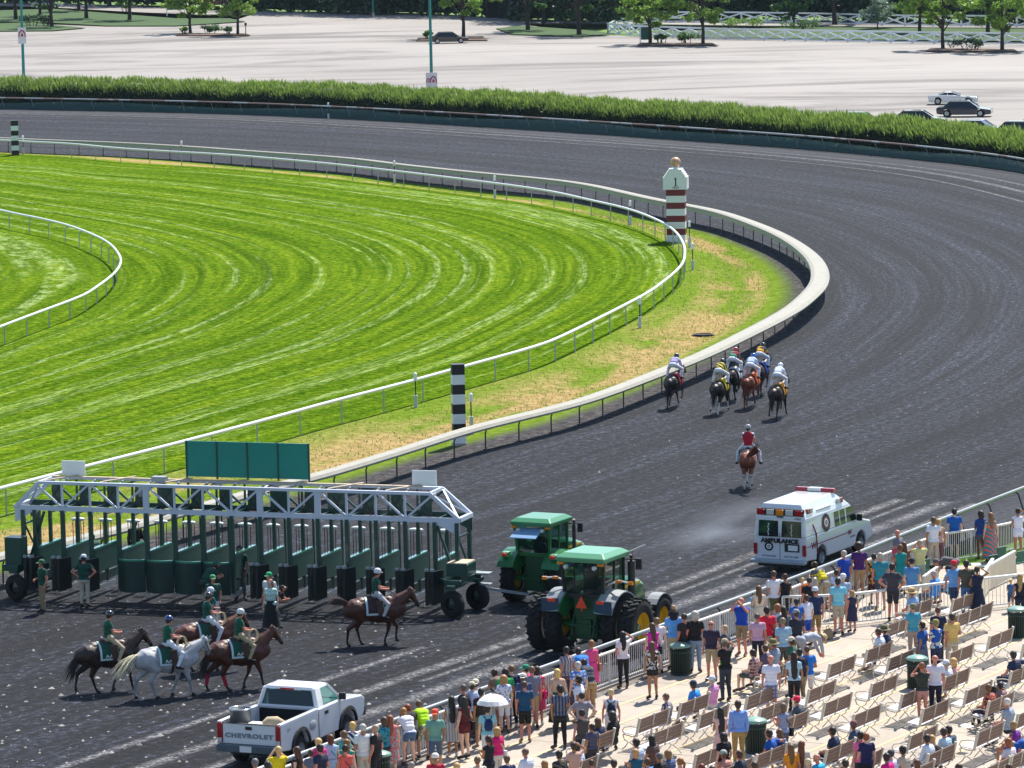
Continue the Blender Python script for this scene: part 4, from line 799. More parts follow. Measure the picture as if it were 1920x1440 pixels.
# ---------- ambulance ----------
M_AW=mat('ambulance_white','dadde2',.2,var=.03,coat=.8); M_STR=mat('maroon_stripe','8a2030',.4)
am=thing('ambulance','white high-roof van ambulance with red roof lights driving along the outer rail','ambulance',P0(1463,1071),math.degrees(math.atan2(4.98,2.66))-90); am.scale=(1,1,.93)
W=1.0; L=5.75; r=.37
prof=[(0,.42)]+arch(1.35,.45,.34,z=.4)+arch(4.75,.45,.34,z=.4)+[(5.7,.45),(5.75,.8),(5.6,1.12),(4.95,1.28),(4.6,1.32),(0.02,1.32)]
b=MB(); b.prism(prof,-W,W); b.build('lower_body',M_AW,am,bevel=.05)
b=MB(); b.loft([[(-W,0.0,1.30),(W,0.0,1.30),(W,4.65,1.30),(-W,4.65,1.30)],[(-.93,.06,1.98),(.93,.06,1.98),(.93,3.95,1.98),(-.93,3.95,1.98)]]); b.build('upper_body',M_AW,am,bevel=.05)
b=MB(); b.loft([[(-.95,.04,1.96),(.95,.04,1.96),(.93,3.98,1.96),(-.93,3.98,1.96)],[(-.9,.08,2.15),(.9,.08,2.15),(.86,3.7,2.15),(-.86,3.7,2.15)],[(-.72,.2,2.52),(.72,.2,2.52),(.66,3.05,2.56),(-.66,3.05,2.56)]]); b.build('raised_roof',M_AW,am,bevel=.03)
b=MB()
for x in (-.44,.44): b.loft([[(x-.38,-.012,1.3),(x+.38,-.012,1.3),(x+.36,.035,1.9),(x-.36,.035,1.9)],[(x-.38,.05,1.3),(x+.38,.05,1.3),(x+.36,.1,1.9),(x-.36,.1,1.9)]])
b.build('rear_window',M_GLS,am)
b=MB()
for x in (-.44,.44):
    for k in range(5): b.box((x+.01*(-1)**k,-.004+.095*(k*.1+.1)*.5,1.38+k*.095),(.035,.014,.07),M=Matrix.Rotation(R(-5),3,'X'))
b.build('window_emblem',M_WH,am)
b=MB(); b.box((0,-.002,.95),(.012,.01,1.0)); b.build('door_seam',M_DP,am)
text('AMBULANCE',.215,mat('dark_print','14161a',.5),am,(0,-.03,1.145),(R(90),0,0),.012,'lettering',1.06,.012,1.08)
def disc(b,c,r0,r1,n,axis,k=None):
    for i in range(n):
        a0,a1=2*math.pi*i/n,2*math.pi*(i+1)/n
        f=(lambda a,q:(c[0]+q*math.cos(a),c[1],c[2]+q*math.sin(a))) if axis=='Y' else (lambda a,q:(c[0],c[1]+q*math.cos(a),c[2]+q*math.sin(a)))
        b.quad(f(a0,r0),f(a1,r0),f(a1,r1),f(a0,r1),k)
b=MB(); disc(b,(-.42,-.007,.92),.1,.17,24,'Y',0); disc(b,(-.42,-.007,.92),.0,.1,24,'Y',1); disc(b,(-.42,-.009,.92),.03,.06,6,'Y',0); b.build('rear_roundel',[M_DP,M_WH],am)
b=MB(); b.box((.46,-.006,.9),(.56,.014,.3)); b.build('plate_panel',M_DP,am); b=MB(); b.box((.5,-.018,.9),(.36,.012,.2)); b.build('number_plate',M_WP,am)
text('847.824.8000',.1,mat('grey_print','50585e',.5),am,(-.42,-.006,.56),(R(90),0,0),.002,'small_lettering'); text('630.739.3888',.1,mat('grey_print','50585e',.5),am,(.42,-.006,.56),(R(90),0,0),.002,'small_lettering'); text('4465',.12,mat('grey_print','50585e',.5),am,(.68,.035,2.0),(R(90),0,0),.002,'small_lettering')
for k,(x,m_,l_) in enumerate(((-.72,M_TAIL,'red_beacon'),(-.36,M_CLR,'clear_beacon'),(0,M_AMB,'amber_beacon'),(.36,M_CLR,'clear_beacon'),(.72,M_TAIL,'red_beacon'))): b=MB(); b.box((x,.06,2.22),(.28,.16,.2)); b.build(l_,m_,am,bevel=.015)
b=MB(); b.box((0,.09,2.22),(1.76,.12,.25)); b.build('beacon_frame',M_DP,am)
b=MB(); b.box((0,.04,2.05),(.24,.06,.05)); b.build('camera_box',M_DP,am)
for y,ms in ((.45,(M_TAIL,M_CLR)),(3.05,(M_CLR,M_TAIL))):
    for j,m_ in enumerate(ms): b=MB(); b.box((.87,y+j*.24,2.24),(.1,.2,.18)); b.build('side_beacon',m_,am,bevel=.01)
b=MB(); b.box((.88,1.75,2.17),(.05,1.2,.07)); b.build('side_window_ledge',M_WH,am)
b=MB(); b.loft([[(-.75,2.95,2.56),(.75,2.95,2.56),(.75,3.2,2.56),(-.75,3.2,2.56)],[(-.73,2.98,2.7),(.73,2.98,2.7),(.73,3.17,2.7),(-.73,3.17,2.7)]]); b.build('light_bar',[M_TAIL],am,bevel=.02); b=MB(); b.box((0,3.07,2.64),(.5,.27,.13)); b.build('light_bar_centre',M_CLR,am)
b=MB(); b.box((1.005,1.9,.94),(.008,3.6,.035)); 
for k in range(4): b.bar((1.008,.45+k*.09,.94+.12*(-1)**k),(1.008,.54+k*.09,.94-.12*(-1)**k),.02)
for k in range(4): b.bar((1.008,3.6+k*.07,.94+.09*(-1)**k),(1.008,3.67+k*.07,.94-.09*(-1)**k),.02)
b.bar((.96,.65,1.72),(1.0,.85,1.35),.05,.03); b.bar((1.0,.85,1.36),(1.01,.92,.62),.06,.03); b.build('maroon_stripe',M_STR,am)
b=MB(); disc(b,(1.0,1.75,1.42),.22,.34,24,'X',0); disc(b,(1.001,1.75,1.42),.16,.22,24,'X',1); disc(b,(1.001,1.75,1.42),0,.16,24,'X',2); disc(b,(1.006,1.75,1.42),.04,.09,8,'X',0); o=b.build('side_roundel',[M_DP,M_STR,M_WH],am); o.rotation_euler=(0,R(-6),0); o.location=(.145,0,.11)
b=MB(); 
for y0,y1 in ((2.5,2.9),(3.0,3.42)): b.loft([[(.975,y0,1.36),(.975,y1,1.36),(.925,y1,1.9),(.925,y0,1.9)],[(1.003,y0,1.34),(1.003,y1,1.34),(.947,y1,1.9),(.947,y0,1.9)]])
b.loft([[(.97,3.55,1.36),(.97,4.45,1.36),(.92,3.98,1.9),(.92,3.55,1.9)],[(1.003,3.55,1.34),(1.003,4.5,1.34),(.947,4.02,1.9),(.947,3.55,1.9)]])
b.loft([[(-.86,4.62,1.34),(.86,4.62,1.34),(.8,3.98,1.93),(-.8,3.98,1.93)],[(-.86,4.67,1.34),(.86,4.67,1.34),(.8,4.02,1.95),(-.8,4.02,1.95)]]); b.build('side_window',M_GLS,am)
text('SUPERIOR',.1,mat('grey_print','50585e',.5),am,(1.004,4.0,.74),(R(90),0,R(90)),.002,'side_lettering'); 
b=MB()
for x in (-1,1): b.box((x*.93,.0,.82),(.13,.09,.42))
b.build('tail_light',M_TAIL,am,bevel=.01)
b=MB(); b.box((0,-.14,.38),(2.06,.3,.12)); b.build('rear_step',mat('step_steel','a8b4bc',.3,.4),am,bevel=.02); b=MB(); b.box((0,-.1,.26),(1.5,.2,.1)); b.box((0,2.8,.32),(1.6,5.2,.14)); b.build('underbody',M_DP,am)
b=MB(); b.box((1.12,4.35,1.42),(.2,.1,.26)); b.box((-1.12,4.35,1.42),(.2,.1,.26)); b.build('door_mirror',M_DP,am,bevel=.02)
for x in (-1,1):
    for y in (1.35,4.75): wheel(am,(x*.87,y,r),r,.25,M_RIM,side=x)
# ---------- tractors ----------
M_GRN=mat('tractor_green','1a6a32',.28,var=.06,coat=.6); M_YEL=mat('tractor_yellow','e0b010',.35,var=.05); M_BLK=mat('machine_black','15171a',.5,var=.2); M_RFT=mat('pale_green_roof','5a9a72',.35,var=.06,coat=.4); M_FEN=mat('grey_fender','8a8e90',.45,var=.1); M_ORG=mat('orange_triangle','e8481c',.5); M_CG=see_glass('cab_glass','a0ccb8',.75); M_BLF=mat('blue_fender_liner','1c3c54',.5)
def tractor(label,loc,yaw,dual,sc,hatch):
    t=thing('tractor',label,'tractor',loc,yaw,'green farm tractors on the track',sc); rr,rw=.88,.44; y0=0.0
    xs=(.98,1.62) if dual else (1.0,)
    for s in (-1,1):
        for x in xs:
            wheel(t,(s*x,y0,rr),rr,rw,M_YEL,lug=24,hub=.56,side=s,name='rear_wheel')
        wheel(t,(s*1.0,2.95,.68),.68,.38,M_YEL,lug=18,hub=.52,side=s,name='front_wheel')
    b=MB(); b.cyl((-1.7 if dual else -1.1,0,rr),(1.7 if dual else 1.1,0,rr),.12,10); b.box((0,2.95,.68),(1.7,.24,.22)); b.build('axles',M_GRN,t)
    b=MB(); b.box((0,.05,1.15),(.8,.8,1.4)); b.box((0,1.4,.95),(.5,2.6,.55)); b.build('transmission',mat('tractor_green_dark','124a26',.5,var=.3),t,bevel=.03)
    b=MB()
    for x in (-.38,.38): b.bar((x,-.35,.45),(x,-.75,.55),.07,.1); b.bar((x,-.3,1.35),(x,-.62,.6),.05)
    b.bar((-.45,-.62,.95),(.45,-.62,.95),.05); b.box((0,-.42,.85),(.5,.1,.5)); b.bar((0,-.3,.38),(0,-.95,.42),.12,.06); b.build('hitch_linkage',mat('tractor_green_dark','124a26',.5,var=.3),t)
    # bonnet
    b=MB(); b.loft([[(-.36,1.0,1.3),(.36,1.0,1.3),(.36,1.0,2.1),(.26,1.0,2.22),(-.26,1.0,2.22),(-.36,1.0,2.1)],[(-.36,2.2,1.2),(.36,2.2,1.2),(.36,2.2,1.98),(.26,2.2,2.1),(-.26,2.2,2.1),(-.36,2.2,1.98)],[(-.34,3.35,1.1),(.34,3.35,1.1),(.32,3.3,1.66),(.2,3.25,1.8),(-.2,3.25,1.8),(-.32,3.3,1.66)]]); b.build('bonnet',M_GRN,t,bevel=.03)
    b=MB()
    for x in (-.362,.362): b.box((x,2.1,1.8),(.012,1.7,.08))
    b.build('yellow_stripe',M_YEL,t)
    b=MB(); b.box((0,3.38,1.3),(.6,.06,.4)); b.build('grille',M_BLK,t); b=MB()
    for k in range(4): b.box((-.24+k*.16,3.55,.85),(.13,.3,.4))
    b.build('front_weights',M_BLK,t)
    # cab
    zb,zt=1.85,2.95; cw0,cw1=.66,.74; yb0,yb1,yt0,yt1=-.42,1.08,-.5,.95
    b=MB(); b.loft([[(-cw0,yb0,zb),(cw0,yb0,zb),(cw0,yb1,zb),(-cw0,yb1,zb)],[(-cw1+.02,yt0,zt),(cw1-.02,yt0,zt),(cw1-.02,yt1,zt),(-cw1+.02,yt1,zt)]]); b.build('cab_glass',M_CG,t)
    b=MB()
    for s in (-1,1):
        b.bar((s*cw0,yb0,zb),(s*cw1,yt0,zt),.09,.09); b.bar((s*cw0,yb1,zb),(s*cw1,yt1,zt),.07,.07); b.bar((s*cw0,.35,zb),(s*cw1,.3,zt),.05,.05)
        b.bar((s*cw0,yb0,zb),(s*cw0,yb1,zb),.06,.1)
    b.bar((-cw0,yb0,zb),(cw0,yb0,zb),.08,.12); b.build('cab_pillars',M_GRN if hatch else M_BLK,t)
    b=MB(); b.box((0,.1,2.2),(.5,.12,.5)); b.box((0,.25,1.95),(.5,.5,.14)); b.build('seat',M_BLK,t,bevel=.03)
    b=MB(); b.loft([[(-.80,-.62,2.93),(.80,-.62,2.93),(.80,1.12,2.93),(-.80,1.12,2.93)],[(-.86,-.68,3.08),(.86,-.68,3.08),(.86,1.2,3.08),(-.86,1.2,3.08)],[(-.68,-.45,3.22),(.68,-.45,3.22),(.68,.95,3.22),(-.68,.95,3.22)]]); b.build('cab_roof',M_RFT if dual else mat('mid_green_roof','3a8454',.35,coat=.5),t,bevel=.03)
    b=MB()
    for x in (-.7,.7): b.box((x,-.64,2.9),(.2,.06,.07))
    b.build('amber_light',M_AMB,t); b=MB()
    for x in (-.5,.5): b.cyl((x,-.62,2.8),(x,-.72,2.8),.07,10)
    b.build('work_light',M_CLR,t)
    b=MB(); b.cyl((.84,1.3,1.7),(.84,1.3,2.75),.12 if dual else .07,12); b.cyl((.84,1.3,2.75),(.9,1.2,2.98),.05,8); b.build('exhaust',M_BLK,t)
    b=MB()
    for s in (-1,1): b.bar((s*.75,1.0,2.85),(s*1.15,1.1,2.85),.03); b.box((s*1.2,1.1,2.7),(.2,.05,.34))
    b.build('mirror',M_BLK,t)
    if dual: b=MB(); b.bar((.6,1.2,2.95),(1.25,1.5,3.25),.1,.04); b.build('raised_bar',M_FEN,t)
    # fenders
    for s in (-1,1):
        a=np.linspace(R(28),R(150),11); ring=lambda x,q,r_: (s*x,y0-q*math.cos(r_),rr+q*math.sin(r_))
        x0,x1=(.62,1.22) if dual else (.62,1.28)
        b=MB(); b.loft([[ring(x0,1.12,k),ring(x1,1.08,k),ring(x1,1.12,k),ring(x0,1.18,k)] for k in a]); b.build('rear_fender',M_GRN if not dual else M_FEN,t)
        b=MB(); b.loft([[ring(x0-.03,.5,k),ring(x0+.02,.5,k),ring(x0+.02,1.18,k),ring(x0-.03,1.18,k)] for k in a]); b.build('fender_side',M_GRN if not dual else M_GRN,t)
        if dual: b=MB(); b.box((s*.92,-.98,1.62),(.6,.06,.42)); b.build('rear_flap',M_BLF,t,bevel=.02); b=MB(); b.box((s*.85,-1.02,1.78),(.26,.04,.1)); b.build('tail_light',M_ORG,t)
        else: b=MB(); b.box((s*1.0,-.72,1.86),(.28,.3,.2)); b.build('light_housing',M_RFT,t,bevel=.03); b=MB(); b.ell((s*1.0,-.9,1.86),(.12,.05,.08)); b.build('tail_light',M_ORG,t)
        if dual: b=MB(); b.tube([(s*.7,-.1,2.2),(s*1.1,-.15,2.36),(s*1.5,-.15,2.3)],.03,6); b.build('marker_arm',M_WP,t); b=MB(); b.box((s*1.5,-.15,2.3),(.16,.1,.1)); b.box((s*1.1,-.2,2.34),(.2,.05,.08)); b.build('marker_light',M_AMB,t)
        a2=np.linspace(R(40),R(150),8); b=MB(); b.loft([[(s*x,2.95-q*math.cos(k),.68+q*math.sin(k)) for x,q in ((.8,.76),(1.2,.76),(1.2,.79),(.8,.79))] for k in a2]); b.build('front_fender',M_FEN if dual else M_BLK,t)
    b=MB(); b.box((0,-.6,1.55),(.04,.04,.3)); b.prism([(-.2,1.5),(.2,1.5),(0,1.88)],-.64,-.61,'Y'); b.build('warning_triangle',M_ORG,t) if dual else None
    if hatch:
        b=MB(); b.loft([[(-.62,-.5,2.82),(.45,-.5,2.82),(.45,-1.15,2.55),(-.62,-1.15,2.55)],[(-.62,-.5,2.85),(.45,-.5,2.85),(.45,-1.15,2.58),(-.62,-1.15,2.58)]]); b.build('open_rear_window',mat('painted_sky_glass','7a9cc0',.1,coat=.5),t)  # reflected sky is put into the pane's blue colour
    return t
TRA=tractor('large green tractor with dual rear wheels and an orange triangle nearest the crowd',P0(1108,1222),-27,1,1.0,0)
TRB=tractor('smaller green tractor with its rear window propped open, coupled to the starting gate',P0(1012,1128),-27,0,.90,1)

# ---------- starting gate ----------
M_DG=mat('gate_dark_green','0e4038',.4,var=.15,coat=.3); M_PD=mat('gate_pad_green','0c5244',.45,var=.15,coat=.4); M_TW=mat('truss_white','c4ccdc',.4,var=.08,scale=3); M_BNT=mat('teal_banner','0c8074',.6,var=.12,scale=1.2); M_TAN=mat('weathered_plank','b8a890',.8,var=.2,scale=4); M_GRY=mat('gate_grey','8a9296',.5,var=.2)
pL=P(28,955,3.0); pR=P(862,981,3.0); LG=(pR-pL).length; ang=math.degrees(math.atan2(pR.y-pL.y,pR.x-pL.x))
G=thing('starting_gate','long fourteen-stall green starting gate with white truss roof and teal banner across the track','starting gate',(pL.x,pL.y,0),ang)
xs=[.74+ (LG-1.62)/14*k for k in range(15)]; dx=xs[1]-xs[0]; DY=1.25
for nm,y in (('front',0),('back',DY)):
    b=MB(); b.bar((xs[0]+.2,y,3.96),(xs[-1]-.15,y,3.96),.13,.1); b.build('top_chord',M_TW,G)
    # scalloped plate
    prof=[(0,3.16),(LG,3.16),(LG,2.72),(LG-.12,2.72)]
    for k in range(14,-1,-1):
        x=xs[k]; prof+=[(x+.14,2.98),(x+.05,2.86),(x-.05,2.86),(x-.14,2.98)]
    prof+=[(.12,2.72),(0,2.72)]
    b=MB(); n=len(prof)
    # build as strips so the concave outline stays clean
    b.box((LG/2,y,3.08),(LG,.03,.17))
    for x in xs: b.prism([(x-.16,3.0),(x+.16,3.0),(x+.05,2.86),(x-.05,2.86)],y-.014,y+.014,'Y')
    for s,xa,xb in ((-1,0,xs[0]+.1),(1,LG,xs[-1]-.1)): b.prism([(xa,3.0),(xb,3.0),(xb+s*.25,2.9),(xa,2.55)],y-.014,y+.014,'Y')
    b.build('lower_plate',M_TW if nm=='front' else M_DG,G)
    for k in range(1,14):
        th=k in (4,8,10); b=MB(); b.bar((xs[k],y,3.12),(xs[k],y,3.95),.07 if not th else .22,.05,up=(0,1,0)); b.build('truss_upright',M_TW if nm=='front' else M_DG,G)
    for k in range(14):
        a,c=(xs[k],xs[k+1]) if k%2==0 else (xs[k+1],xs[k])
        b=MB(); b.bar((a+(.06 if k%2==0 else -.06),y+.01,3.92),(c-(.06 if k%2==0 else -.06),y+.01,3.14),.07,.05,up=(0,1,0)); b.build('truss_diagonal',M_TW if nm=='front' else M_DG,G)
    for s,xa,xb in ((0,0.02,xs[0]+.2),(1,LG-.02,xs[-1]-.15)): b=MB(); b.bar((xa,y,3.1),(xb,y,3.96),.12,.09,up=(0,1,0)); b.build('end_strut',M_TW,G)
for k in range(15):
    b=MB(); b.bar((xs[k],0,3.92),(min(max(xs[k]-.3,xs[0]+.2),xs[-1]-.15),DY,3.92),.06,.05); b.build('cross_beam',M_GRY,G)
    b=MB(); b.bar((xs[k],0,3.05),(xs[k],DY,3.05),.06,.08); b.build('lower_cross_beam',M_DG,G)
for xa,xb in ((0.02,xs[0]+.2),(LG-.02,xs[-1]-.15)):
    b=MB(); b.bar((xa,0,3.1),(xa,DY,3.1),.14,.14); b.bar((xb,0,3.96),(xb,DY,3.96),.1,.1); b.bar((xa,0,3.1),(xb,DY,3.96),.06); b.bar((xa,DY,3.1),(xb,0,3.96),.06); b.build('end_bracing',M_TW,G)
for k in range(13):
    b=MB(); b.box(((xs[k]+xs[k+1])/2+.3,DY+.02-.35,4.05),(dx*.98,.16,.035)); b.build('walkway_plank',M_TAN,G)
    if k%2==0: b=MB(); b.bar((xs[k]+.3,.2,4.0),(xs[k+1]+.2,DY-.1,4.09),.12,.03); b.build('walkway_brace',M_TAN,G)
b=MB(); b.box((0,0,1.68),(.13,.13,2.66)); pm=b.mesh('post',M_DG); b=MB(); b.box((0,0,1.72),(.11,.11,2.58)); pm2=b.mesh('post',M_DG)
b=MB(); b.box((0,1.0,1.25),(.14,2.0,.8)); b.box((0,1.0,.62),(.06,2.0,.3)); pd=b.mesh('stall_partition',M_PD)
b=MB(); b.box((0,.95,1.68),(.16,1.9,.06)); pc=b.mesh('partition_cap',mat('glossy_green_cap','3a8a70',.25,coat=.8))
b=MB(); b.box((0,.9,.3),(.1,1.9,.16)); rb_=b.mesh('running_board',mat('pale_board','9aa0a8',.6))
b=MB(); 
b.loft([[(-.05,0,.35),(.05,0,.35),(.05,-.8,.35),(-.05,-.8,.35)],[(-.05,0,1.42),(.05,0,1.42),(.05,-.8,1.48),(-.05,-.8,1.48)]]); dm=b.mesh('rear_door',mat('gate_door_dark','07191a',.6,var=.3))
b=MB(); b.box((0,-.74,1.52),(.12,.14,.08)); lm=b.mesh('door_latch',M_GRY)
b=MB()
for q_ in range(5): b.cyl((-.2+.1*q_,0,1.05),(-.2+.1*q_,0,2.3),.014,5)
b.box((0,0,1.07),(.5,.04,.04)); fg=b.mesh('front_gate_bars',M_BLK); b=MB(); b.ell((0,0,2.36),(.28,.12,.07),12,6); fc=b.mesh('front_gate_pad',mat('white_pad','d8dce0',.6))
b=MB(); b.box((0,0,3.45),(.4,.06,.58)); nbm=b.mesh('number_box',M_DG)
b=MB(); b.bar((-.3,0,3.1),(.12,.0,3.75),.035); b.bar((.12,0,3.1),(-.3,.25,3.6),.03); b.box((.05,.0,3.14),(.24,.14,.08)); lk=b.mesh('latch_gear',M_BLK)
b=MB(); b.box((0,0,1.6),(.07,.07,2.3)); b.box((0,-.5,2.72),(.05,1.0,.05)); pm3=b.mesh('front_post',M_DG)
for k,x in enumerate(xs):
    obj_from(pm3,'front_post',G,(x,2.25,0))
    obj_from(pm,'post',G,(x,0,0)); obj_from(pm2,'post',G,(x,DY,0)); obj_from(pd,'stall_partition',G,(x,.06,0)); obj_from(pc,'partition_cap',G,(x,.06,0)); obj_from(rb_,'running_board',G,(x,0,0))
    if k<14:
        obj_from(fg,'front_gate_bars',G,(x+.62,2.2,0)); obj_from(fc,'front_gate_pad',G,(x+.62,2.2,0)); obj_from(nbm,'number_box',G,(x+.3,DY+.02,0)); obj_from(lk,'latch_gear',G,(x+.5,DY*.6,0))
    if 3<=k<=7:   # closed pair of tail doors
        if k<7:
            b=MB(); ring=[]
            for i in range(9):
                f=i/8; ring.append((x+.05+f*(dx-.1),-.16-.2*math.sin(math.pi*f)))
            b.loft([[(p,q-.04,.32),(p,q+.04,.32),(p,q+.04,1.4),(p,q-.04,1.4)] for p,q in ring]); b.build('closed_tail_doors',mat('closed_door_green','08302a',.5,var=.3,coat=.2),G); b=MB(); b.loft([[(p,q-.05,1.39),(p,q+.05,1.39),(p,q+.05,1.45),(p,q-.05,1.45)] for p,q in ring]); b.build('door_pad',mat('glossy_green_cap','3a8a70',.25,coat=.8),G)
    else:
        for s in (-.1,.1):
            if 0<=k<=14: o=obj_from(dm,'rear_door',G,(x+s*2.4 if s>0 else x+s,-.05,0)); o.rotation_euler=(0,0,R(-6 if s>0 else 4))
            obj_from(lm,'door_latch',o,(0,0,0))
# teal banner, boards
bx0=5.95; 
for k in range(4):
    b=MB(); b.box((bx0+.56+k*1.115,DY-.1,4.75),(1.10,.05,1.22)); b.build('banner_panel',M_BNT,G)
    b=MB(); b.box((bx0+k*1.115,DY-.12,4.72),(.05,.07,1.3)); b.build('banner_frame_post',M_DG,G)
b=MB(); b.box((bx0+4*1.115,DY-.12,4.72),(.05,.07,1.3)); b.build('banner_frame_post',M_DG,G)
for x in (1.75,14.55): b=MB(); b.box((x,DY-.15,4.32),(.86,.05,.5)); b.build('white_board',M_WP,G)
b=MB(); b.box((5.2,.5,4.12),(.5,.3,.18)); b.cyl((4.6,.2,3.9),(4.6,.2,3.55),.07,8); b.build('motor_unit',M_GRY,G)
# ends: legs, generator, wheels
def gate_wheel(x,y,z=.44,r=.44):
    w_=wheel(G,(x,y,z),r,.26,M_BLK,hub=.5); w_.rotation_euler=(0,0,R(70)); b=MB(); b.bar((x,y-.02,z),(x,y+.1,1.15),.16,.1); b.box((x,y,1.02),(.3,.5,.12)); b.build('wheel_fork',M_DG,G)
gate_wheel(.35,-.85); gate_wheel(.3,1.3); gate_wheel(LG+.02,-.95); gate_wheel(LG+.35,.65)
for xe,s in ((.3,-1),(LG-.1,1)):
    b=MB(); b.bar((xe,0,1.1),(xe-s*.0,0,3.0),.13); b.bar((xe,DY,1.1),(xe,DY,3.0),.13); b.bar((xe-s*.1,.1,1.1),(xe-s*.75,.1,2.95),.08); b.bar((xe,0,2.6),(xe,DY,1.2),.05); b.bar((xe,0,2.5),(xe,DY,2.5),.06); b.build('end_leg',M_DG,G)
    b=MB(); b.box((xe+s*.12,.1,1.12),(.6,2.1,.22)); b.bar((xe-s*.9,0,1.1),(xe+s*.1,-.9,1.1),.12,.2); b.build('axle_beam',M_DG,G,bevel=.02)
b=MB(); b.box((.25,-.55,1.68),(.62,.55,.95)); b.build('generator_box',M_DG,G,bevel=.02)
b=MB(); b.box((LG+.05,-.1,1.5),(.75,.9,.42)); b.build('battery_box',M_DG,G,bevel=.02); b=MB(); b.box((LG+.05,-.1,1.73),(.7,.85,.03)); b.build('box_lid',M_TAN,G)
b=MB(); b.box((LG+.5,.75,1.22),(.6,.4,.05)); b.box((LG+.55,.75,.85),(.5,.36,.04)); b.build('hitch_plate',M_GRY,G)
Gi=Matrix.Translation((pL.x,pL.y,0))@Matrix.Rotation(R(ang),4,'Z')
e_=Gi.inverted()@(TRB.matrix_basis@Vector((0,-.9,.42)))
b=MB(); b.bar((LG+.55,.7,.72),e_,.09); b.build('tow_bar',M_GRY,G)
# ================= BODIES =================
def capsule(b,a,c,ra,rb,n=10):
    a=Vector(a); c=Vector(c); d=(c-a); l=d.length; d=d/l if l>1e-6 else Vector((0,0,1)); pts=[];rs=[]
    for k in (80,55,30,8): pts.append(a-d*ra*math.sin(R(k))); rs.append(ra*math.cos(R(k)))
    for k in (8,30,55,80): pts.append(c+d*rb*math.sin(R(k))); rs.append(rb*math.cos(R(k)))
    b.tube(pts,rs,n)
def remesh(caps,vox,smooth=3,name='body'):
    b=MB()
    for c in caps: capsule(b,*c[:4])
    me=b.mesh('tmp',[]); o=bpy.data.objects.new('tmp',me); COL.objects.link(o)
    m=o.modifiers.new('r','REMESH'); m.mode='VOXEL'; m.voxel_size=vox; m.use_smooth_shade=True
    s=o.modifiers.new('s','SMOOTH'); s.factor=.5; s.iterations=smooth
    dg=bpy.context.evaluated_depsgraph_get(); out=bpy.data.meshes.new_from_object(o.evaluated_get(dg)); bpy.data.objects.remove(o); bpy.data.meshes.remove(me)
    out.name=name; out.polygons.foreach_set('use_smooth',np.ones(len(out.polygons),bool))
    nv=len(out.vertices); co=np.empty(nv*3,np.float32); out.vertices.foreach_get('co',co); co=co.reshape(-1,3); no=np.empty(nv*3,np.float32); out.vertices.foreach_get('normal',no); no=no.reshape(-1,3)
    A=np.array([c[0] for c in caps],float); B=np.array([c[1] for c in caps],float); ra=np.array([c[2] for c in caps]); rb=np.array([c[3] for c in caps]); D=B-A; L2=(D**2).sum(1)+1e-9
    t=np.clip(((co[:,None,:]-A)*D).sum(2)/L2,0,1); dist=np.linalg.norm(co[:,None,:]-(A+t[...,None]*D),axis=2)-(ra+(rb-ra)*t); i=dist.argmin(1)
    return out,co,no,i,t[np.arange(nv),i]
def faces_of(me):
    nf=len(me.polygons); lt=np.empty(nf,np.int32); me.polygons.foreach_get('loop_total',lt); li=np.empty(len(me.loops),np.int32); me.loops.foreach_get('vertex_index',li)
    st=np.r_[0,np.cumsum(lt)[:-1]]; q=np.where(lt==4)[0]; return li[st[q][:,None]+np.arange(4)]
def shell(name,me,co,no,mask,off):
    F=faces_of(me); F=F[mask[F].all(1)]
    if len(F)==0: return None
    u,inv=np.unique(F,return_inverse=True); F=inv.reshape(-1,4); return np_mesh(name,co[u]+no[u]*off,F,M_WP,True)
V3=lambda *a:Vector(a)
BASE=dict(pel=V3(0,0,.96),wai=V3(0,.0,1.12),che=V3(0,.005,1.32),nec=V3(0,0,1.49),hed=V3(0,.02,1.635),
 sR=V3(.175,0,1.42),eR=V3(.235,-.04,1.14),wR=V3(.24,.06,.89),sL=V3(-.175,0,1.42),eL=V3(-.235,-.04,1.14),wL=V3(-.24,.06,.89),
 hR=V3(.09,0,.93),kR=V3(.10,.02,.50),aR=V3(.11,-.03,.09),hL=V3(-.09,0,.93),kL=V3(-.10,.02,.50),aL=V3(-.11,-.03,.09),tR=V3(.14,.13,.035),tL=V3(-.14,.13,.035))
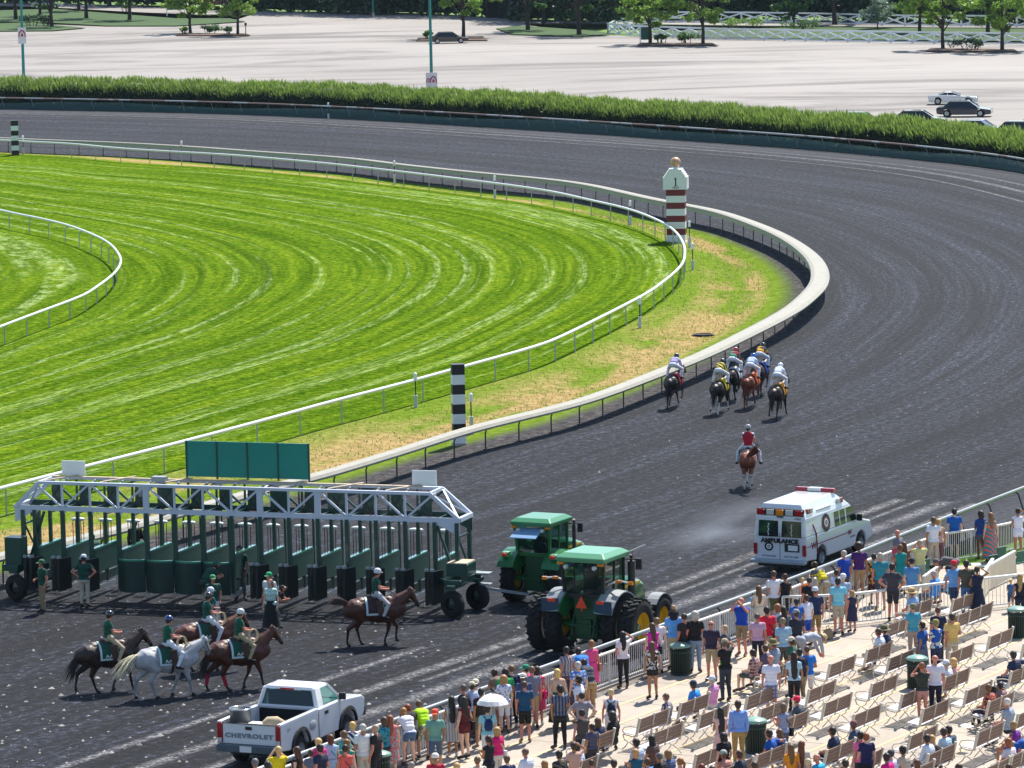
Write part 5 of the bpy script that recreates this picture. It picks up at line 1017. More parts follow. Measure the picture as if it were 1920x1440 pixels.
def pose(fem=0,**k):
    p={a:b.copy() for a,b in BASE.items()}
    for a,b in k.items(): p[a]=Vector(b)
    if fem:
        for j in ('sR','sL'): p[j].x*=.88
    caps=[]; z=[]
    def C(a,b,ra,rb,zn): caps.append((tuple(a),tuple(b),ra,rb)); z.append(zn)
    up=(p['nec']-p['pel']).normalized(); X=(p['sR']-p['sL']).normalized(); fw=up.cross(X)*-1 if False else X.cross(up)*-1
    fw=(up.cross(X)).normalized(); 
    hu=(p['hed']-p['nec']).normalized(); hf=p.get('hf',None); hf=fw if hf is None else Vector(hf).normalized()
    H=p['hed']; C(H+hu*.03-hf*.012,H+hu*.035+hf*.01,.088,.085,0); C(H+hu*.0+hf*.02,H-hu*.06+hf*.045,.07,.052,0); C(H-hu*.01+hf*.095,H+hu*.012+hf*.085,.013,.011,0)
    C(H+X*.082,H+X*.084+hu*.02,.016,.018,0); C(H-X*.082,H-X*.084+hu*.02,.016,.018,0)
    C(p['nec']-up*.04,H-hu*.04,.055,.05,1)
    sh=.115 if not fem else .10
    C(p['che']-X*.07,p['che']+X*.07,sh+.01,sh+.01,2); C(p['che']-X*.08+up*.06,p['che']+X*.08+up*.06,.10,.10,2); C(p['sL']-up*.02,p['sR']-up*.02,.06,.06,2)
    C(p['wai']-X*.055,p['wai']+X*.055,.105 if not fem else .088,.105 if not fem else .088,2); C((p['che']+p['wai'])/2-X*.06,(p['che']+p['wai'])/2+X*.06,.11 if not fem else .095,.11 if not fem else .095,2)
    if fem:
        for s in (-1,1): C(p['che']+X*.07*s+fw*.07,p['che']+X*.07*s+fw*.085-up*.02,.06,.055,2)
    hw=.075 if not fem else .085
    C(p['pel']-X*hw,p['pel']+X*hw,.108,.108,3); C(p['pel']-X*.06-fw*.03-up*.05,p['pel']+X*.06-fw*.03-up*.05,.10,.10,3)
    for s in 'RL':
        sg=1 if s=='R' else -1
        C(p['s'+s],p['e'+s],.055 if not fem else .045,.042 if not fem else .036,4); C(p['e'+s],p['w'+s],.042 if not fem else .036,.029,5)
        d=(p['w'+s]-p['e'+s]).normalized(); pn=(X*-sg); pn=(pn-d*pn.dot(d)); pn=pn.normalized() if pn.length>.2 else (fw-d*fw.dot(d)).normalized(); sd=d.cross(pn); Wp=p['w'+s]
        C(Wp+sd*.018,Wp+d*.075+sd*.024,.021,.02,6); C(Wp-sd*.018,Wp+d*.075-sd*.024,.021,.02,6)
        for q,(o_,ln) in enumerate(((-.033,.06),(-.011,.072),(.011,.068),(.033,.052))):
            b0=Wp+d*.085+sd*o_; b1=b0+d*ln*.55+pn*.008; C(b0,b1,.0105,.0098,6); C(b1,b1+(d*.8+pn*.6).normalized()*ln*.5,.0098,.0085,6)
        th=Wp+d*.03-sd*.03; C(th,th+(d*.7-sd*.75).normalized()*.05,.014,.011,6); C(th+(d*.7-sd*.75).normalized()*.05,th+(d*.95-sd*.5+pn*.3).normalized()*.078,.011,.009,6)
        C(p['h'+s],p['k'+s],.088,.058,7); C(p['k'+s],p['a'+s],.056,.036,8); m=p['k'+s].lerp(p['a'+s],.3); bk=(p['k'+s]-p['a'+s]).cross(X).normalized()
        C(m-bk*.012*(1 if bk.y>0 else -1),m.lerp(p['a'+s],.3),.056,.045,8)
        C(p['a'+s]+(p['a'+s]-p['t'+s]).normalized()*.02-V3(0,0,.03)*0,p['t'+s],.04,.036,9); C(p['a'+s],(p['a'+s]+p['t'+s])/2,.042,.04,9)
    return p,caps,np.array(z),hu,hf,X,up,fw
POSES={
 'stand':dict(), 'standf':dict(fem=1),
 'relax':dict(eR=(.24,-.05,1.16),wR=(.14,.18,1.10),wL=(-.22,.02,.90),eL=(-.25,-.06,1.15),kL=(-.13,.06,.50),aL=(-.15,.02,.09),tL=(-.22,.16,.035)),
 'phone':dict(fem=1,eR=(.2,.05,1.14),wR=(.07,.27,1.24),eL=(-.2,.05,1.14),wL=(-.07,.27,1.22)),
 'hips':dict(eR=(.40,-.06,1.2),wR=(.2,.0,1.02),eL=(-.40,-.06,1.2),wL=(-.2,.0,1.02)),
 'shade':dict(fem=1,eR=(.36,.12,1.52),wR=(.13,.14,1.68),eL=(-.24,-.03,1.16),wL=(-.16,.16,1.04)),
 'photo':dict(eR=(.27,.17,1.36),wR=(.09,.2,1.58),eL=(-.27,.17,1.36),wL=(-.09,.2,1.58)),
 'lean':dict(pel=(0,-.12,.94),wai=(0,-.05,1.09),che=(0,.1,1.25),nec=(0,.24,1.36),hed=(0,.34,1.47),hf=(0,.9,.2),sR=(.175,.19,1.31),eR=(.22,.3,1.08),wR=(.1,.48,1.10),sL=(-.175,.19,1.31),eL=(-.22,.3,1.08),wL=(-.1,.48,1.10),hR=(.09,-.12,.91),hL=(-.09,-.12,.91),kR=(.10,-.05,.5),aR=(.11,-.12,.09),tR=(.13,.05,.035),kL=(-.12,.06,.5),aL=(-.13,.02,.09),tL=(-.16,.18,.035)),
 'walk':dict(kR=(.10,.16,.53),aR=(.10,.12,.14),tR=(.11,.28,.05),kL=(-.10,-.06,.5),aL=(-.10,-.26,.14),tL=(-.11,-.12,.035),eR=(.25,-.12,1.15),wR=(.24,-.1,.90),eL=(-.25,.05,1.15),wL=(-.22,.18,.94)),
 'sit':dict(pel=(0,0,.55),wai=(0,-.04,.71),che=(0,-.05,.90),nec=(0,-.02,1.07),hed=(0,.01,1.21),sR=(.175,-.04,1.0),eR=(.23,.04,.74),wR=(.1,.26,.66),sL=(-.175,-.04,1.0),eL=(-.23,.04,.74),wL=(-.1,.26,.66),hR=(.09,.02,.54),kR=(.13,.42,.53),aR=(.12,.38,.10),tR=(.14,.53,.035),hL=(-.09,.02,.54),kL=(-.13,.42,.53),aL=(-.12,.44,.10),tL=(-.14,.59,.035)),
 'sitarm':dict(pel=(0,0,.55),wai=(0,-.04,.71),che=(0,-.05,.90),nec=(0,-.02,1.07),hed=(0,.01,1.21),sR=(.175,-.06,1.0),eR=(.42,-.2,.98),wR=(.62,-.12,.95),sL=(-.175,-.04,1.0),eL=(-.25,.04,.76),wL=(-.14,.26,.64),hR=(.09,.02,.54),kR=(.16,.42,.53),aR=(.16,.5,.10),tR=(.18,.65,.035),hL=(-.09,.02,.54),kL=(-.13,.42,.53),aL=(-.12,.44,.10),tL=(-.14,.59,.035)),
 'bend':dict(pel=(0,-.14,.93),wai=(0,.02,.99),che=(0,.22,1.0),nec=(0,.4,.97),hed=(0,.52,.92),hf=(0,.5,-.85),sR=(.17,.34,.99),eR=(.2,.42,.74),wR=(.12,.5,.5),sL=(-.17,.34,.99),eL=(-.2,.42,.74),wL=(-.12,.5,.5),hR=(.09,-.14,.9),hL=(-.09,-.14,.9),kR=(.11,-.06,.5),kL=(-.11,.1,.5),aL=(-.12,.06,.09),tL=(-.13,.22,.035)),
 'ride':dict(pel=(0,-.02,1.68),wai=(0,-.02,1.83),che=(0,0,2.02),nec=(0,.03,2.19),hed=(0,.06,2.33),sR=(.18,.0,2.11),eR=(.25,.08,1.86),wR=(.09,.32,1.80),sL=(-.18,.0,2.11),eL=(-.25,.08,1.86),wL=(-.07,.32,1.82),hR=(.14,0,1.68),kR=(.42,.32,1.36),aR=(.46,.14,.96),tR=(.5,.30,.93),hL=(-.14,0,1.68),kL=(-.42,.32,1.36),aL=(-.46,.14,.96),tL=(-.5,.30,.93)),
 'jockey':dict(pel=(0,-.28,1.95),wai=(0,-.14,2.04),che=(0,.06,2.12),nec=(0,.25,2.16),hed=(0,.38,2.24),hf=(0,1,.05),sR=(.17,.16,2.11),eR=(.22,.3,1.88),wR=(.1,.55,1.84),sL=(-.17,.16,2.11),eL=(-.22,.3,1.88),wL=(-.1,.55,1.84),hR=(.12,-.26,1.93),kR=(.32,.14,1.72),aR=(.34,-.08,1.36),tR=(.38,.08,1.33),hL=(-.12,-.26,1.93),kL=(-.32,.14,1.72),aL=(-.34,-.08,1.36),tL=(-.38,.08,1.33)),
 'carry':dict(fem=1,eR=(.22,.0,1.14),wR=(.02,.24,1.16),eL=(-.22,.02,1.14),wL=(-.12,.27,1.2)),
}
PR={}
def proto(nm):
    if nm in PR: return PR[nm]
    p,caps,z,hu,hf,X,up,fw=pose(**POSES[nm]); me,co,no,i,t=remesh(caps,.0135 if nm not in ('ride','jockey') else .015,2,'body'); zn=z[i]; me.materials.append(M_WP)
    pel=np.array(p['pel']); hgt=(co-pel)@np.array(up); D=dict(p=p,me=me,hu=hu,hf=hf,X=X,up=up,fw=fw,htop=float((p['hed']+hu*.125).z),hd=p['hed']+hu*.125,cl={},dat=(co,no,zn,t,hgt)); PR[nm]=D; return D
def cloth(nm,kind):
    D=proto(nm)
    if kind in D['cl']: return D['cl'][kind]
    co,no,zn,t,h=D['dat']; tor=(zn==2); hipu=(zn==3)&(h>-.03); hip=(zn==3)&(h<.09)
    if kind=='tee': m=tor|hipu|((zn==4)&(t<.6)); o=.017
    elif kind=='long': m=tor|hipu|(zn==4)|((zn==5)&(t<.93)); o=.017
    elif kind in('tank','dress','maxi','vest'): m=tor|hipu; o=.015 if kind!='vest' else .024
    elif kind=='shorts': m=hip|((zn==2)&(h<.08))|((zn==7)&(t<.9)); o=.014
    elif kind=='minis': m=hip|((zn==7)&(t<.45)); o=.014
    elif kind=='pants': m=hip|((zn==2)&(h<.08))|(zn==7)|((zn==8)&(t<.96)); o=.013
    elif kind=='boots': m=(zn==9)|((zn==8)&(t>.15)); o=.012
    elif kind=='shoes': m=(zn==9); o=.009
    r=shell(kind,D['me'],co,no,m,o); D['cl'][kind]=r; return r
SK={}
def skirt(nm,hem,flare):
    k=(nm,hem,flare)
    if k in SK: return SK[k]
    D=proto(nm); p=D['p']; b=MB(); rings=[]; z0=p['pel'].z+.12; kc=(p['kR']+p['kL'])/2
    for i in range(7):
        f=i/6; z=z0+(hem-z0)*f; r=.125+flare*f**.8; cy=p['pel'].y*(1-f)+kc.y*f
        rings.append([((r*1.22*(1+.05*math.cos(5*a)*f))*math.cos(a),cy+r*(1+.06*math.sin(6*a)*f)*math.sin(a),z) for a in np.linspace(0,2*math.pi,24,endpoint=False)])
    b.loft(rings,cap=False,sm=True); SK[k]=b.mesh('skirt',M_WP); return SK[k]
# hair and hats modelled about the head centre, +Y forward
def mk(f,name):
    b=MB(); f(b); return b.mesh(name,M_WP)
def head_add():
    H={}
    H['short']=mk(lambda b:(b.ell((0,-.022,.032),(.096,.108,.108),14,10),b.ell((0,-.05,-.03),(.075,.06,.06),12,8)),'hair')
    H['crop']=mk(lambda b:b.ell((0,-.02,.036),(.092,.102,.100),14,10),'hair')
    H['bob']=mk(lambda b:(b.ell((0,-.025,.03),(.102,.115,.112),14,10),b.ell((0,-.05,-.06),(.095,.075,.1),14,10)),'hair')
    H['long']=mk(lambda b:(b.ell((0,-.022,.032),(.1,.112,.112),14,10),b.loft([[(w_*math.cos(a),y+d*math.sin(a),z) for a in np.linspace(0,2*math.pi,14,endpoint=False)] for w_,d,y,z in ((.09,.08,-.03,.04),(.098,.075,-.055,-.08),(.1,.05,-.09,-.2),(.09,.04,-.11,-.3),(.06,.03,-.12,-.4),(.02,.01,-.12,-.46))],sm=True)),'hair')
    H['vlong']=mk(lambda b:(b.ell((0,-.022,.032),(.1,.112,.112),14,10),b.loft([[(w_*math.cos(a),y+d*math.sin(a),z) for a in np.linspace(0,2*math.pi,14,endpoint=False)] for w_,d,y,z in ((.09,.08,-.03,.04),(.1,.075,-.055,-.1),(.11,.055,-.1,-.25),(.1,.045,-.12,-.42),(.08,.035,-.13,-.6),(.03,.02,-.13,-.68))],sm=True)),'hair')
    H['bun']=mk(lambda b:(b.ell((0,-.022,.032),(.096,.108,.108),14,10),b.ell((0,-.1,.09),.052,10,8)),'hair')
    H['pony']=mk(lambda b:(b.ell((0,-.022,.032),(.096,.108,.108),14,10),b.tube([(0,-.1,.06),(0,-.16,.0),(0,-.15,-.14),(0,-.13,-.24)],[.03,.04,.035,.012],8)),'hair')
    H['afro']=mk(lambda b:b.ell((0,-.02,.06),(.15,.15,.14),16,12),'hair'); H['curl']=mk(lambda b:(b.ell((0,-.025,.035),(.118,.125,.12),14,10),b.ell((.05,-.06,-.07),.07),b.ell((-.05,-.06,-.07),.07)),'hair')
    def cap(b,s=1):
        for rr in (1,): b.lathe([(.106,.03),(.106,.07),(.09,.115),(.055,.145),(0,.155)],n=18,c=(0,-.015,0))
        b.loft([[(-.075,s*.06,.04),(.075,s*.06,.04),(.075,s*.06,.05),(-.075,s*.06,.05)],[(-.06,s*.175,.03),(.06,s*.175,.03),(.06,s*.175,.038),(-.06,s*.175,.038)]])
    H['cap']=mk(lambda b:cap(b),'cap'); H['bcap']=mk(lambda b:cap(b,-1.1),'cap')
    H['hat']=mk(lambda b:b.lathe([(.108,.055),(.104,.13),(.08,.165),(0,.17)],n=20) and b.lathe([(.10,.06),(.2,.035),(.205,.03),(.1,.05)],n=24),'hat')
    H['helmet']=mk(lambda b:(b.lathe([(.118,.0),(.125,.05),(.11,.11),(.07,.15),(0,.165)],n=20,c=(0,-.01,0)),b.loft([[(-.08,.09,.03),(.08,.09,.03),(.08,.09,.045),(-.08,.09,.045)],[(-.06,.16,.015),(.06,.16,.015),(.06,.16,.025),(-.06,.16,.025)]])),'helmet')
    H['face']=mk(lambda b:(b.ell((.032,.083,.015),(.014,.008,.008),8,6),b.ell((-.032,.083,.015),(.014,.008,.008),8,6),b.ell((0,.093,-.05),(.024,.008,.006),8,6)),'face')
    H['glasses']=mk(lambda b:(b.ell((.034,.092,.018),(.028,.01,.018),8,6),b.ell((-.034,.092,.018),(.028,.01,.018),8,6),b.box((0,.098,.022),(.03,.006,.006)),b.bar((.06,.09,.02),(.09,0,.02),.006),b.bar((-.06,.09,.02),(-.09,0,.02),.006)),'sunglasses')
    return H
HD=head_add()
SKIN={'l':'c99b80','p':'d8ae94','t':'a8744e','d':'5c3a28','r':'c4806a'}
def skinm(k): return mat('skin_'+k,SKIN[k],.5,var=.06,scale=8)
def hairm(h): return mat('hair_'+h,h,.55,var=.35,scale=30)
def fab(s,name='fabric'):
    q=s.split('/'); 
    if len(q)>1: return mat(name+'_'+s,q[0],.85,var=.12,scale=5,pat=q[1],col2=q[2],pscale=float(q[3]) if len(q)>3 else 14)
    return mat(name+'_'+s,q[0],.85,var=.22,scale=5,bump=.7,bscale=9)
def part(me,name,root,m,loc=(0,0,0),rot=None):
    if me is None: return None
    o=obj_from(me,name,root); o.location=loc
    if rot is not None: o.rotation_mode='QUATERNION'; o.rotation_quaternion=rot
    o.material_slots[0].link='OBJECT'; o.material_slots[0].material=m; return o
PEOPLE=[]
def person(label,loc,yaw,pz,top,bot,hair,hat='',skin='l',sc=1.,shoe='2a2a2e',group='spectators on the apron',face=0,headyaw=0,bag=''):
    D=proto(pz); t=thing('person',label,'person',loc,yaw,group,sc)
    part(D['me'],'body',t,skinm(skin))
    tk,tc=top.split(':'); m=fab(tc)
    if tk!='none': part(cloth(pz,tk),{'tee':'shirt','long':'shirt','tank':'tank_top','dress':'dress','maxi':'dress','vest':'vest'}[tk],t,m)
    if tk in('dress','maxi') and pz in ('stand','standf','phone','shade','carry','relax','photo','hips'):
        part(skirt(pz,.48 if tk=='dress' else .12,.08 if tk=='dress' else .15),'skirt',t,m)
        part(cloth(pz,'minis'),'slip',t,m)
    else:
        bk,bc=bot.split(':')
        if bk=='skirt': part(skirt(pz,.5,.1),'skirt',t,fab(bc))
        elif bk=='lskirt': part(skirt(pz,.2,.13),'skirt',t,fab(bc))
        else: part(cloth(pz,bk),{'shorts':'shorts','pants':'trousers','minis':'shorts'}[bk],t,fab(bc))
    part(cloth(pz,'shoes'),'shoes',t,fab(shoe))
    rm=Matrix((D['X'],D['hf'],D['hu'])).transposed()
    X=D['hf'].cross(D['hu']).normalized(); rm=Matrix((X,D['hf'].normalized(),X.cross(D['hf']).normalized())).transposed()
    if headyaw: rm=rm@Matrix.Rotation(R(headyaw),3,'Z')
    q=rm.to_quaternion(); hp=D['p']['hed']
    hk,hc=(hair.split(':')+[''])[:2]
    if hk!='bald': part(HD[hk],'hair',t,hairm(hc),hp,q)
    if hat:
        k_,c_=hat.split(':'); part(HD[k_],{'cap':'cap','bcap':'cap','hat':'hat','helmet':'helmet'}[k_],t,fab(c_) if k_!='helmet' else mat('helmet_'+c_,c_,.2,coat=.8,var=.05),hp,q)
    if face: part(HD['face' if face==1 else 'glasses'],'eyes_and_mouth' if face==1 else 'sunglasses',t,mat('dark_detail','1c1414',.4),hp,q)
    if bag:
        k_,c_=bag.split(':'); b=MB(); c=D['p']['che']
        if k_=='pack':
            b.lathe([(0,-.2),(.1,-.2),(.13,-.1),(.11,.06),(.05,.12),(0,.13)],c=(0,c.y-.16,c.z-.05),n=12)
            for s in (-1,1): b.tube([(s*.06,c.y-.14,c.z+.05),(s*.11,c.y-.09,c.z+.14),(s*.13,c.y+.02,c.z+.14)],.014,5)
        else:
            s=1; b.tube([(-.1,c.y+.02,c.z+.16),(.0,c.y-.125,c.z+.0),(.16,c.y-.13,c.z-.2),(.2,c.y-.02,c.z-.3)],.012,5); b.box((.22,c.y-.04,c.z-.4),(.09,.26,.24))
        b.build('backpack' if k_=='pack' else 'shoulder_bag',fab(c_),t)
    PEOPLE.append(t); return t
# ================= HORSES =================
HP={}
def horse_proto(kind):
    if kind in HP: return HP[kind]
    caps=[];z=[]
    def C(a,b,ra,rb,zn=0): caps.append((a,b,ra,rb)); z.append(zn)
    hd={'walk':((0,1.06,1.76),(0,1.34,1.32)),'walk2':((0,1.1,1.70),(0,1.34,1.22)),'low':((0,1.14,1.64),(0,1.33,1.12)),'gal':((0,1.4,1.62),(0,1.82,1.38)),'gal2':((0,1.38,1.66),(0,1.8,1.42)),'stand':((0,1.08,1.86),(0,1.45,1.5))}[kind]
    C((0,-.5,1.17),(0,.42,1.12),.36,.37); C((0,-.1,1.08),(0,.3,1.04),.36,.35); C((-.12,-.68,1.22),(.12,-.68,1.22),.30,.30); C((0,-.84,1.16),(0,-.5,1.3),.28,.28); C((0,.54,1.1),(0,.72,1.16),.32,.26); C((0,.38,1.42),(0,.05,1.38),.16,.16)
    p,m=hd; C((0,.5,1.25),(0,(.5+p[1])/2+.03,(1.25+p[2])/2+.0),.31,.2); C((0,(.5+p[1])/2+.03,(1.25+p[2])/2),(0,p[1],p[2]-.04),.21,.125)
    mid=(0,(p[1]+m[1])/2,(p[2]+m[2])/2); C(p,mid,.12,.09); C(mid,m,.088,.066); C((0,p[1]+.02,p[2]-.1),(0,(p[1]+m[1])/2-.02,(p[2]+m[2])/2-.06),.1,.06)
    for s in (-1,1): C((s*.055,p[1]-.02,p[2]+.08),(s*.07,p[1],p[2]+.19),.03,.008)
    # legs: stifle/hock/fetlock/hoof and elbow/knee/fetlock/hoof as (dy offsets)
    LEG={'walk':dict(h=[[(-.46,.93),(-.62,.55),(-.50,.16),(-.42,.03)],[(-.56,.93),(-.98,.60),(-1.06,.20),(-1.02,.04)]],f=[[(.46,.86),(.60,.50),(.66,.16),(.71,.03)],[(.38,.86),(.30,.50),(.14,.18),(.13,.04)]]),
         'walk2':dict(h=[[(-.56,.93),(-.95,.58),(-1.0,.18),(-.95,.04)],[(-.46,.93),(-.64,.56),(-.55,.16),(-.48,.03)]],f=[[(.38,.86),(.34,.5),(.22,.17),(.23,.03)],[(.48,.86),(.66,.56),(.62,.24),(.64,.10)]]),
         'stand':dict(h=[[(-.5,.93),(-.78,.56),(-.74,.16),(-.68,.03)],[(-.5,.93),(-.86,.56),(-.86,.16),(-.80,.03)]],f=[[(.42,.86),(.45,.5),(.44,.16),(.48,.03)],[(.46,.86),(.58,.54),(.50,.24),(.52,.12)]]),
         'gal':dict(h=[[(-.6,.93),(-1.02,.72),(-1.32,.42),(-1.38,.30)],[(-.5,.9),(-.78,.5),(-.95,.14),(-.90,.03)]],f=[[(.55,.9),(.88,.72),(.82,.42),(.74,.36)],[(.5,.86),(.72,.5),(.86,.2),(.93,.1)]]),
         'gal2':dict(h=[[(-.4,.9),(-.50,.55),(-.30,.2),(-.2,.1)],[(-.45,.9),(-.62,.52),(-.5,.14),(-.44,.03)]],f=[[(.42,.86),(.36,.55),(.06,.4),(.0,.5)],[(.5,.88),(.74,.68),(.6,.40),(.5,.36)]])}
    LEG['low']=LEG['walk']
    for j,s in enumerate((1,-1)):
        (a,b_,c,d)=LEG[kind]['h'][j]; x=.15
        C((s*.16,-.68,1.14),(s*.18,)+a,.27,.18,1); C((s*.18,)+a,(s*x,)+b_,.16,.072,1); C((s*x,)+b_,(s*.13,)+c,.058,.036,2); C((s*x,b_[0]-.03,b_[1]+.03),(s*x,)+b_,.05,.05,2); C((s*.13,)+c,(s*.13,)+d,.044,.045,2); C((s*.13,)+d,(s*.13,d[0]+.03,d[1]+.0),.058,.056,3)
        (a,b_,c,d)=LEG[kind]['f'][j]; x=.13
        C((s*.15,.5,1.1),(s*.15,)+a,.2,.13,1); C((s*.15,)+a,(s*x,)+b_,.115,.06,1); C((s*x,)+b_,(s*.12,)+c,.052,.035,2); C((s*.12,)+c,(s*.12,)+d,.042,.044,2); C((s*.12,)+d,(s*.12,d[0]+.03,d[1]),.056,.054,3)
    if kind in('gal','gal2','stand'): caps=[(a,b,ra*(.9 if zz==0 else 1),rb*(.9 if zz==0 else 1)) if zz==0 else (a,b,ra,rb) for (a,b,ra,rb),zz in zip(caps,z)]
    me,co,no,i,t=remesh(caps,.024,2,'body'); zn=np.array(z)[i]
    F=faces_of(me); mi=np.zeros(len(me.polygons),np.int32); fz=zn[F].max(1)
    if len(F)==len(mi): mi[fz==2]=1; mi[fz==3]=2; mi[co[F][:,:,1].mean(1)>m[1]-.06]=1
    me.polygons.foreach_set('material_index',mi)
    for k in range(3): me.materials.append(M_WP)
    HP[kind]=dict(me=me,p=p,m=m,leg=LEG[kind]); return HP[kind]
def hairtuft(roots,dirs,lens,r0,n,seed,droop=.5):
    g=random.Random(seed); b=MB()
    for k in range(n):
        f=g.random(); i=min(int(f*(len(roots)-1)),len(roots)-2); u=f*(len(roots)-1)-i; a=Vector(roots[i]).lerp(Vector(roots[i+1]),u); d=Vector(dirs[i]).lerp(Vector(dirs[i+1]),u); L=lens*g.uniform(.7,1.1)
        a+=Vector((g.gauss(0,.015),g.gauss(0,.015),g.gauss(0,.015))); d=(d+Vector((g.gauss(0,.12),g.gauss(0,.12),g.gauss(0,.1)))).normalized()
        q=[a,a+d*L*.35+Vector((0,0,-droop*L*.06)),a+d*L*.7+Vector((0,0,-droop*L*.25)),a+d*L+Vector((0,0,-droop*L*.55))]; b.tube(q,[r0,r0*.9,r0*.65,r0*.15],4,cap=False)
    return b
def cyl_patch(b,y0,y1,a0,a1,r,zc=1.14,n=12,th=.012,k=None,rx=1.):
    R_=[]
    for i in range(n+1):
        a=a0+(a1-a0)*i/n; f=lambda q,y:(q*rx*math.cos(a),y,zc+q*math.sin(a)); R_.append([f(r,y0),f(r,y1),f(r+th,y1),f(r+th,y0)])
    b.loft(R_,k)
def horse(label,loc,yaw,kind,coat,points,mane,tail='down',pad=None,logo=0,wraps=None,race=0,group=None,socks=None,blaze=None,mirror=0,tack='3a2418'):
    D=horse_proto(kind); t=thing('horse',label,'horse',loc,yaw,group)
    t.scale=((-1 if mirror else 1)*(.82 if kind in('gal','gal2','stand') else 1),1,1)
    o=obj_from(D['me'],'body',t)
    for k,m_ in enumerate((mat('coat_'+coat,coat,.5,var=.22,scale=2.2),mat('points_'+points,points,.45,var=.25,scale=5),mat('hoof','241e1a',.6))): o.material_slots[k].link='OBJECT'; o.material_slots[k].material=m_
    p,m=D['p'],D['m']; mm=mat('horsehair_'+mane,mane,.5,var=.4,scale=20)
    r=[(0,.42,1.56),(0,.62,1.6),(0,(.5+p[1])/2-.06,(1.25+p[2])/2+.16),(0,p[1]-.1,p[2]+.06),(0,p[1]+.04,p[2]+.1)]
    hairtuft(r,[(.6,-.1,-.5)]*3+[(.5,.0,-.5),(.1,.7,-.6)],.2,.014,70,3,.6).build('mane',mm,t,fix=False)
    if tail=='down': b=hairtuft([(0,-.88,1.36),(0,-.92,1.28)],[(0,-.45,-.8),(0,-.5,-.9)],.85,.017,60,5,.25)
    elif tail=='out': b=hairtuft([(0,-.9,1.36),(0,-.94,1.30)],[(.25,-.85,.05),(.3,-.8,-.25)],.85,.018,60,6,1.)
    elif tail=='up': b=hairtuft([(0,-.88,1.38),(0,-.92,1.34)],[(.05,-.8,.62),(-.05,-.9,.35)],.75,.018,70,7,.55)
    else: b=hairtuft([(0,-.9,1.36),(0,-.94,1.30)],[(.75,-.35,.55),(.7,-.4,.3)],.75,.02,70,8,-.3)
    b.build('tail',mm,t,fix=False)
    if pad:
        b=MB(); cyl_patch(b,-.36,.16,R(-8),R(188),.405,1.13,18,.02,0); 
        if not race:
            for y0,y1 in ((-.39,-.33),(.13,.19)): cyl_patch(b,y0,y1,R(-10),R(190),.408,1.13,18,.025,1)
            for a0,a1 in ((R(-13),R(-5)),(R(185),R(193))): cyl_patch(b,-.39,.19,a0,a1,.408,1.13,2,.025,1)
        b.build('saddle_cloth',[fab(pad),mat('pale_piping','b8d0d4',.6)],t)
        if logo:
            for s in (1,-1):
                b=MB()
                for c in (-.17,-.05):
                    b.bar((s*.436,c-.05,1.12),(s*.43,c,1.21),.014,.024,up=(1,0,0)); b.bar((s*.43,c,1.21),(s*.436,c+.05,1.12),.014,.024,up=(1,0,0)); b.bar((s*.437,c-.03,1.15),(s*.437,c+.03,1.15),.014,.016,up=(1,0,0))
                b.build('white_emblem',M_WP,t)
    lt=mat('leather_'+tack,tack,.5); b=MB(); sz=.5 if race else 1
    b.loft([[(w_*math.cos(a),y,1.49+h*math.sin(a)) for a in np.linspace(0,math.pi,9)]+[(-w_*.9,y,1.44),(w_*.9,y,1.44)] for y,w_,h in ((-.3,.12*sz,.16*sz),(-.22,.2*sz,.14*sz),(-.02,.15*sz,.09),(.12,.14*sz,.14*sz),(.18,.08*sz,.16*sz))],sm=True)
    if not race:
        for s in (-1,1): b.prism([(-.1,1.5),(.14,1.5),(.2,1.05),(.0,1.0)],s*.42,s*.45)
    b.build('saddle',lt,t)
    b=MB(); cyl_patch(b,.0,.07,R(-180),R(180),.385,1.1,24,.012)
    b.build('girth',lt,t)
    b=MB(); y=(p[1]*.35+m[1]*.65); zz=(p[2]*.35+m[2]*.65)
    ax=(Vector(m)-Vector(p)).normalized(); u=Vector((1,0,0)); v=ax.cross(u)
    for f,r_ in ((.1,.128),(.62,.1)):
        c=Vector(p).lerp(Vector(m),f); b.tube([c+u*r_*math.cos(a)+v*(r_*1.15*math.sin(a)) for a in np.linspace(0,2*math.pi,13)],.011,5)
    for s in (-1,1):
        b.tube([Vector(p)+u*s*.128,Vector(p).lerp(Vector(m),.62)+u*s*.1],.01,5); b.tube([Vector(p).lerp(Vector(m),.8)+u*s*.085,(s*.16,.75,1.5),(s*.06,.34,1.8 if not race else 1.85)],.009,5)
    b.build('bridle_and_reins',lt,t)
    if wraps:
        for j in ((0,'h'),(1,'h')) if wraps[1]=='h' else ((0,'h'),(1,'h'),(0,'f'),(1,'f')):
            s=1 if j[0]==0 else -1; a=Vector((s*.145,)+D['leg'][j[1]][j[0]][1]); c=Vector((s*.13,)+D['leg'][j[1]][j[0]][2]); b=MB(); b.tube([a.lerp(c,.15),a.lerp(c,.55),a.lerp(c,.98)],[.068,.062,.058],10); b.build('leg_wrap',fab(wraps[0]),t)
    return t
def rider(label,h,pz,top,bot,hat,skin='l',hair='short:2a2420',group=None,vest=None,shoe='15151a',yaw=None):
    M_=h.matrix_basis; ya=math.degrees(h.rotation_euler.z); t=person(label,h.location.copy(),ya,pz,top,bot,hair,hat,skin,1.,shoe,group)
    part(cloth(pz,'boots'),'boots',t,fab(shoe))
    if vest: part(cloth(pz,'vest'),'vest',t,fab(vest))
    return t
GP='outriders in green shirts on ponies'; GH='ponies walking behind the starting gate'
def hy(dx,dy): return math.degrees(math.atan2(dy,dx))-90
h1=horse('dark bay pony at the far left, partly hidden by the grey pony',P0(207,1296),hy(.93,.36),'walk','2a1812','120c0a','120d0b',pad='0f4a3a',logo=1,group=GH)
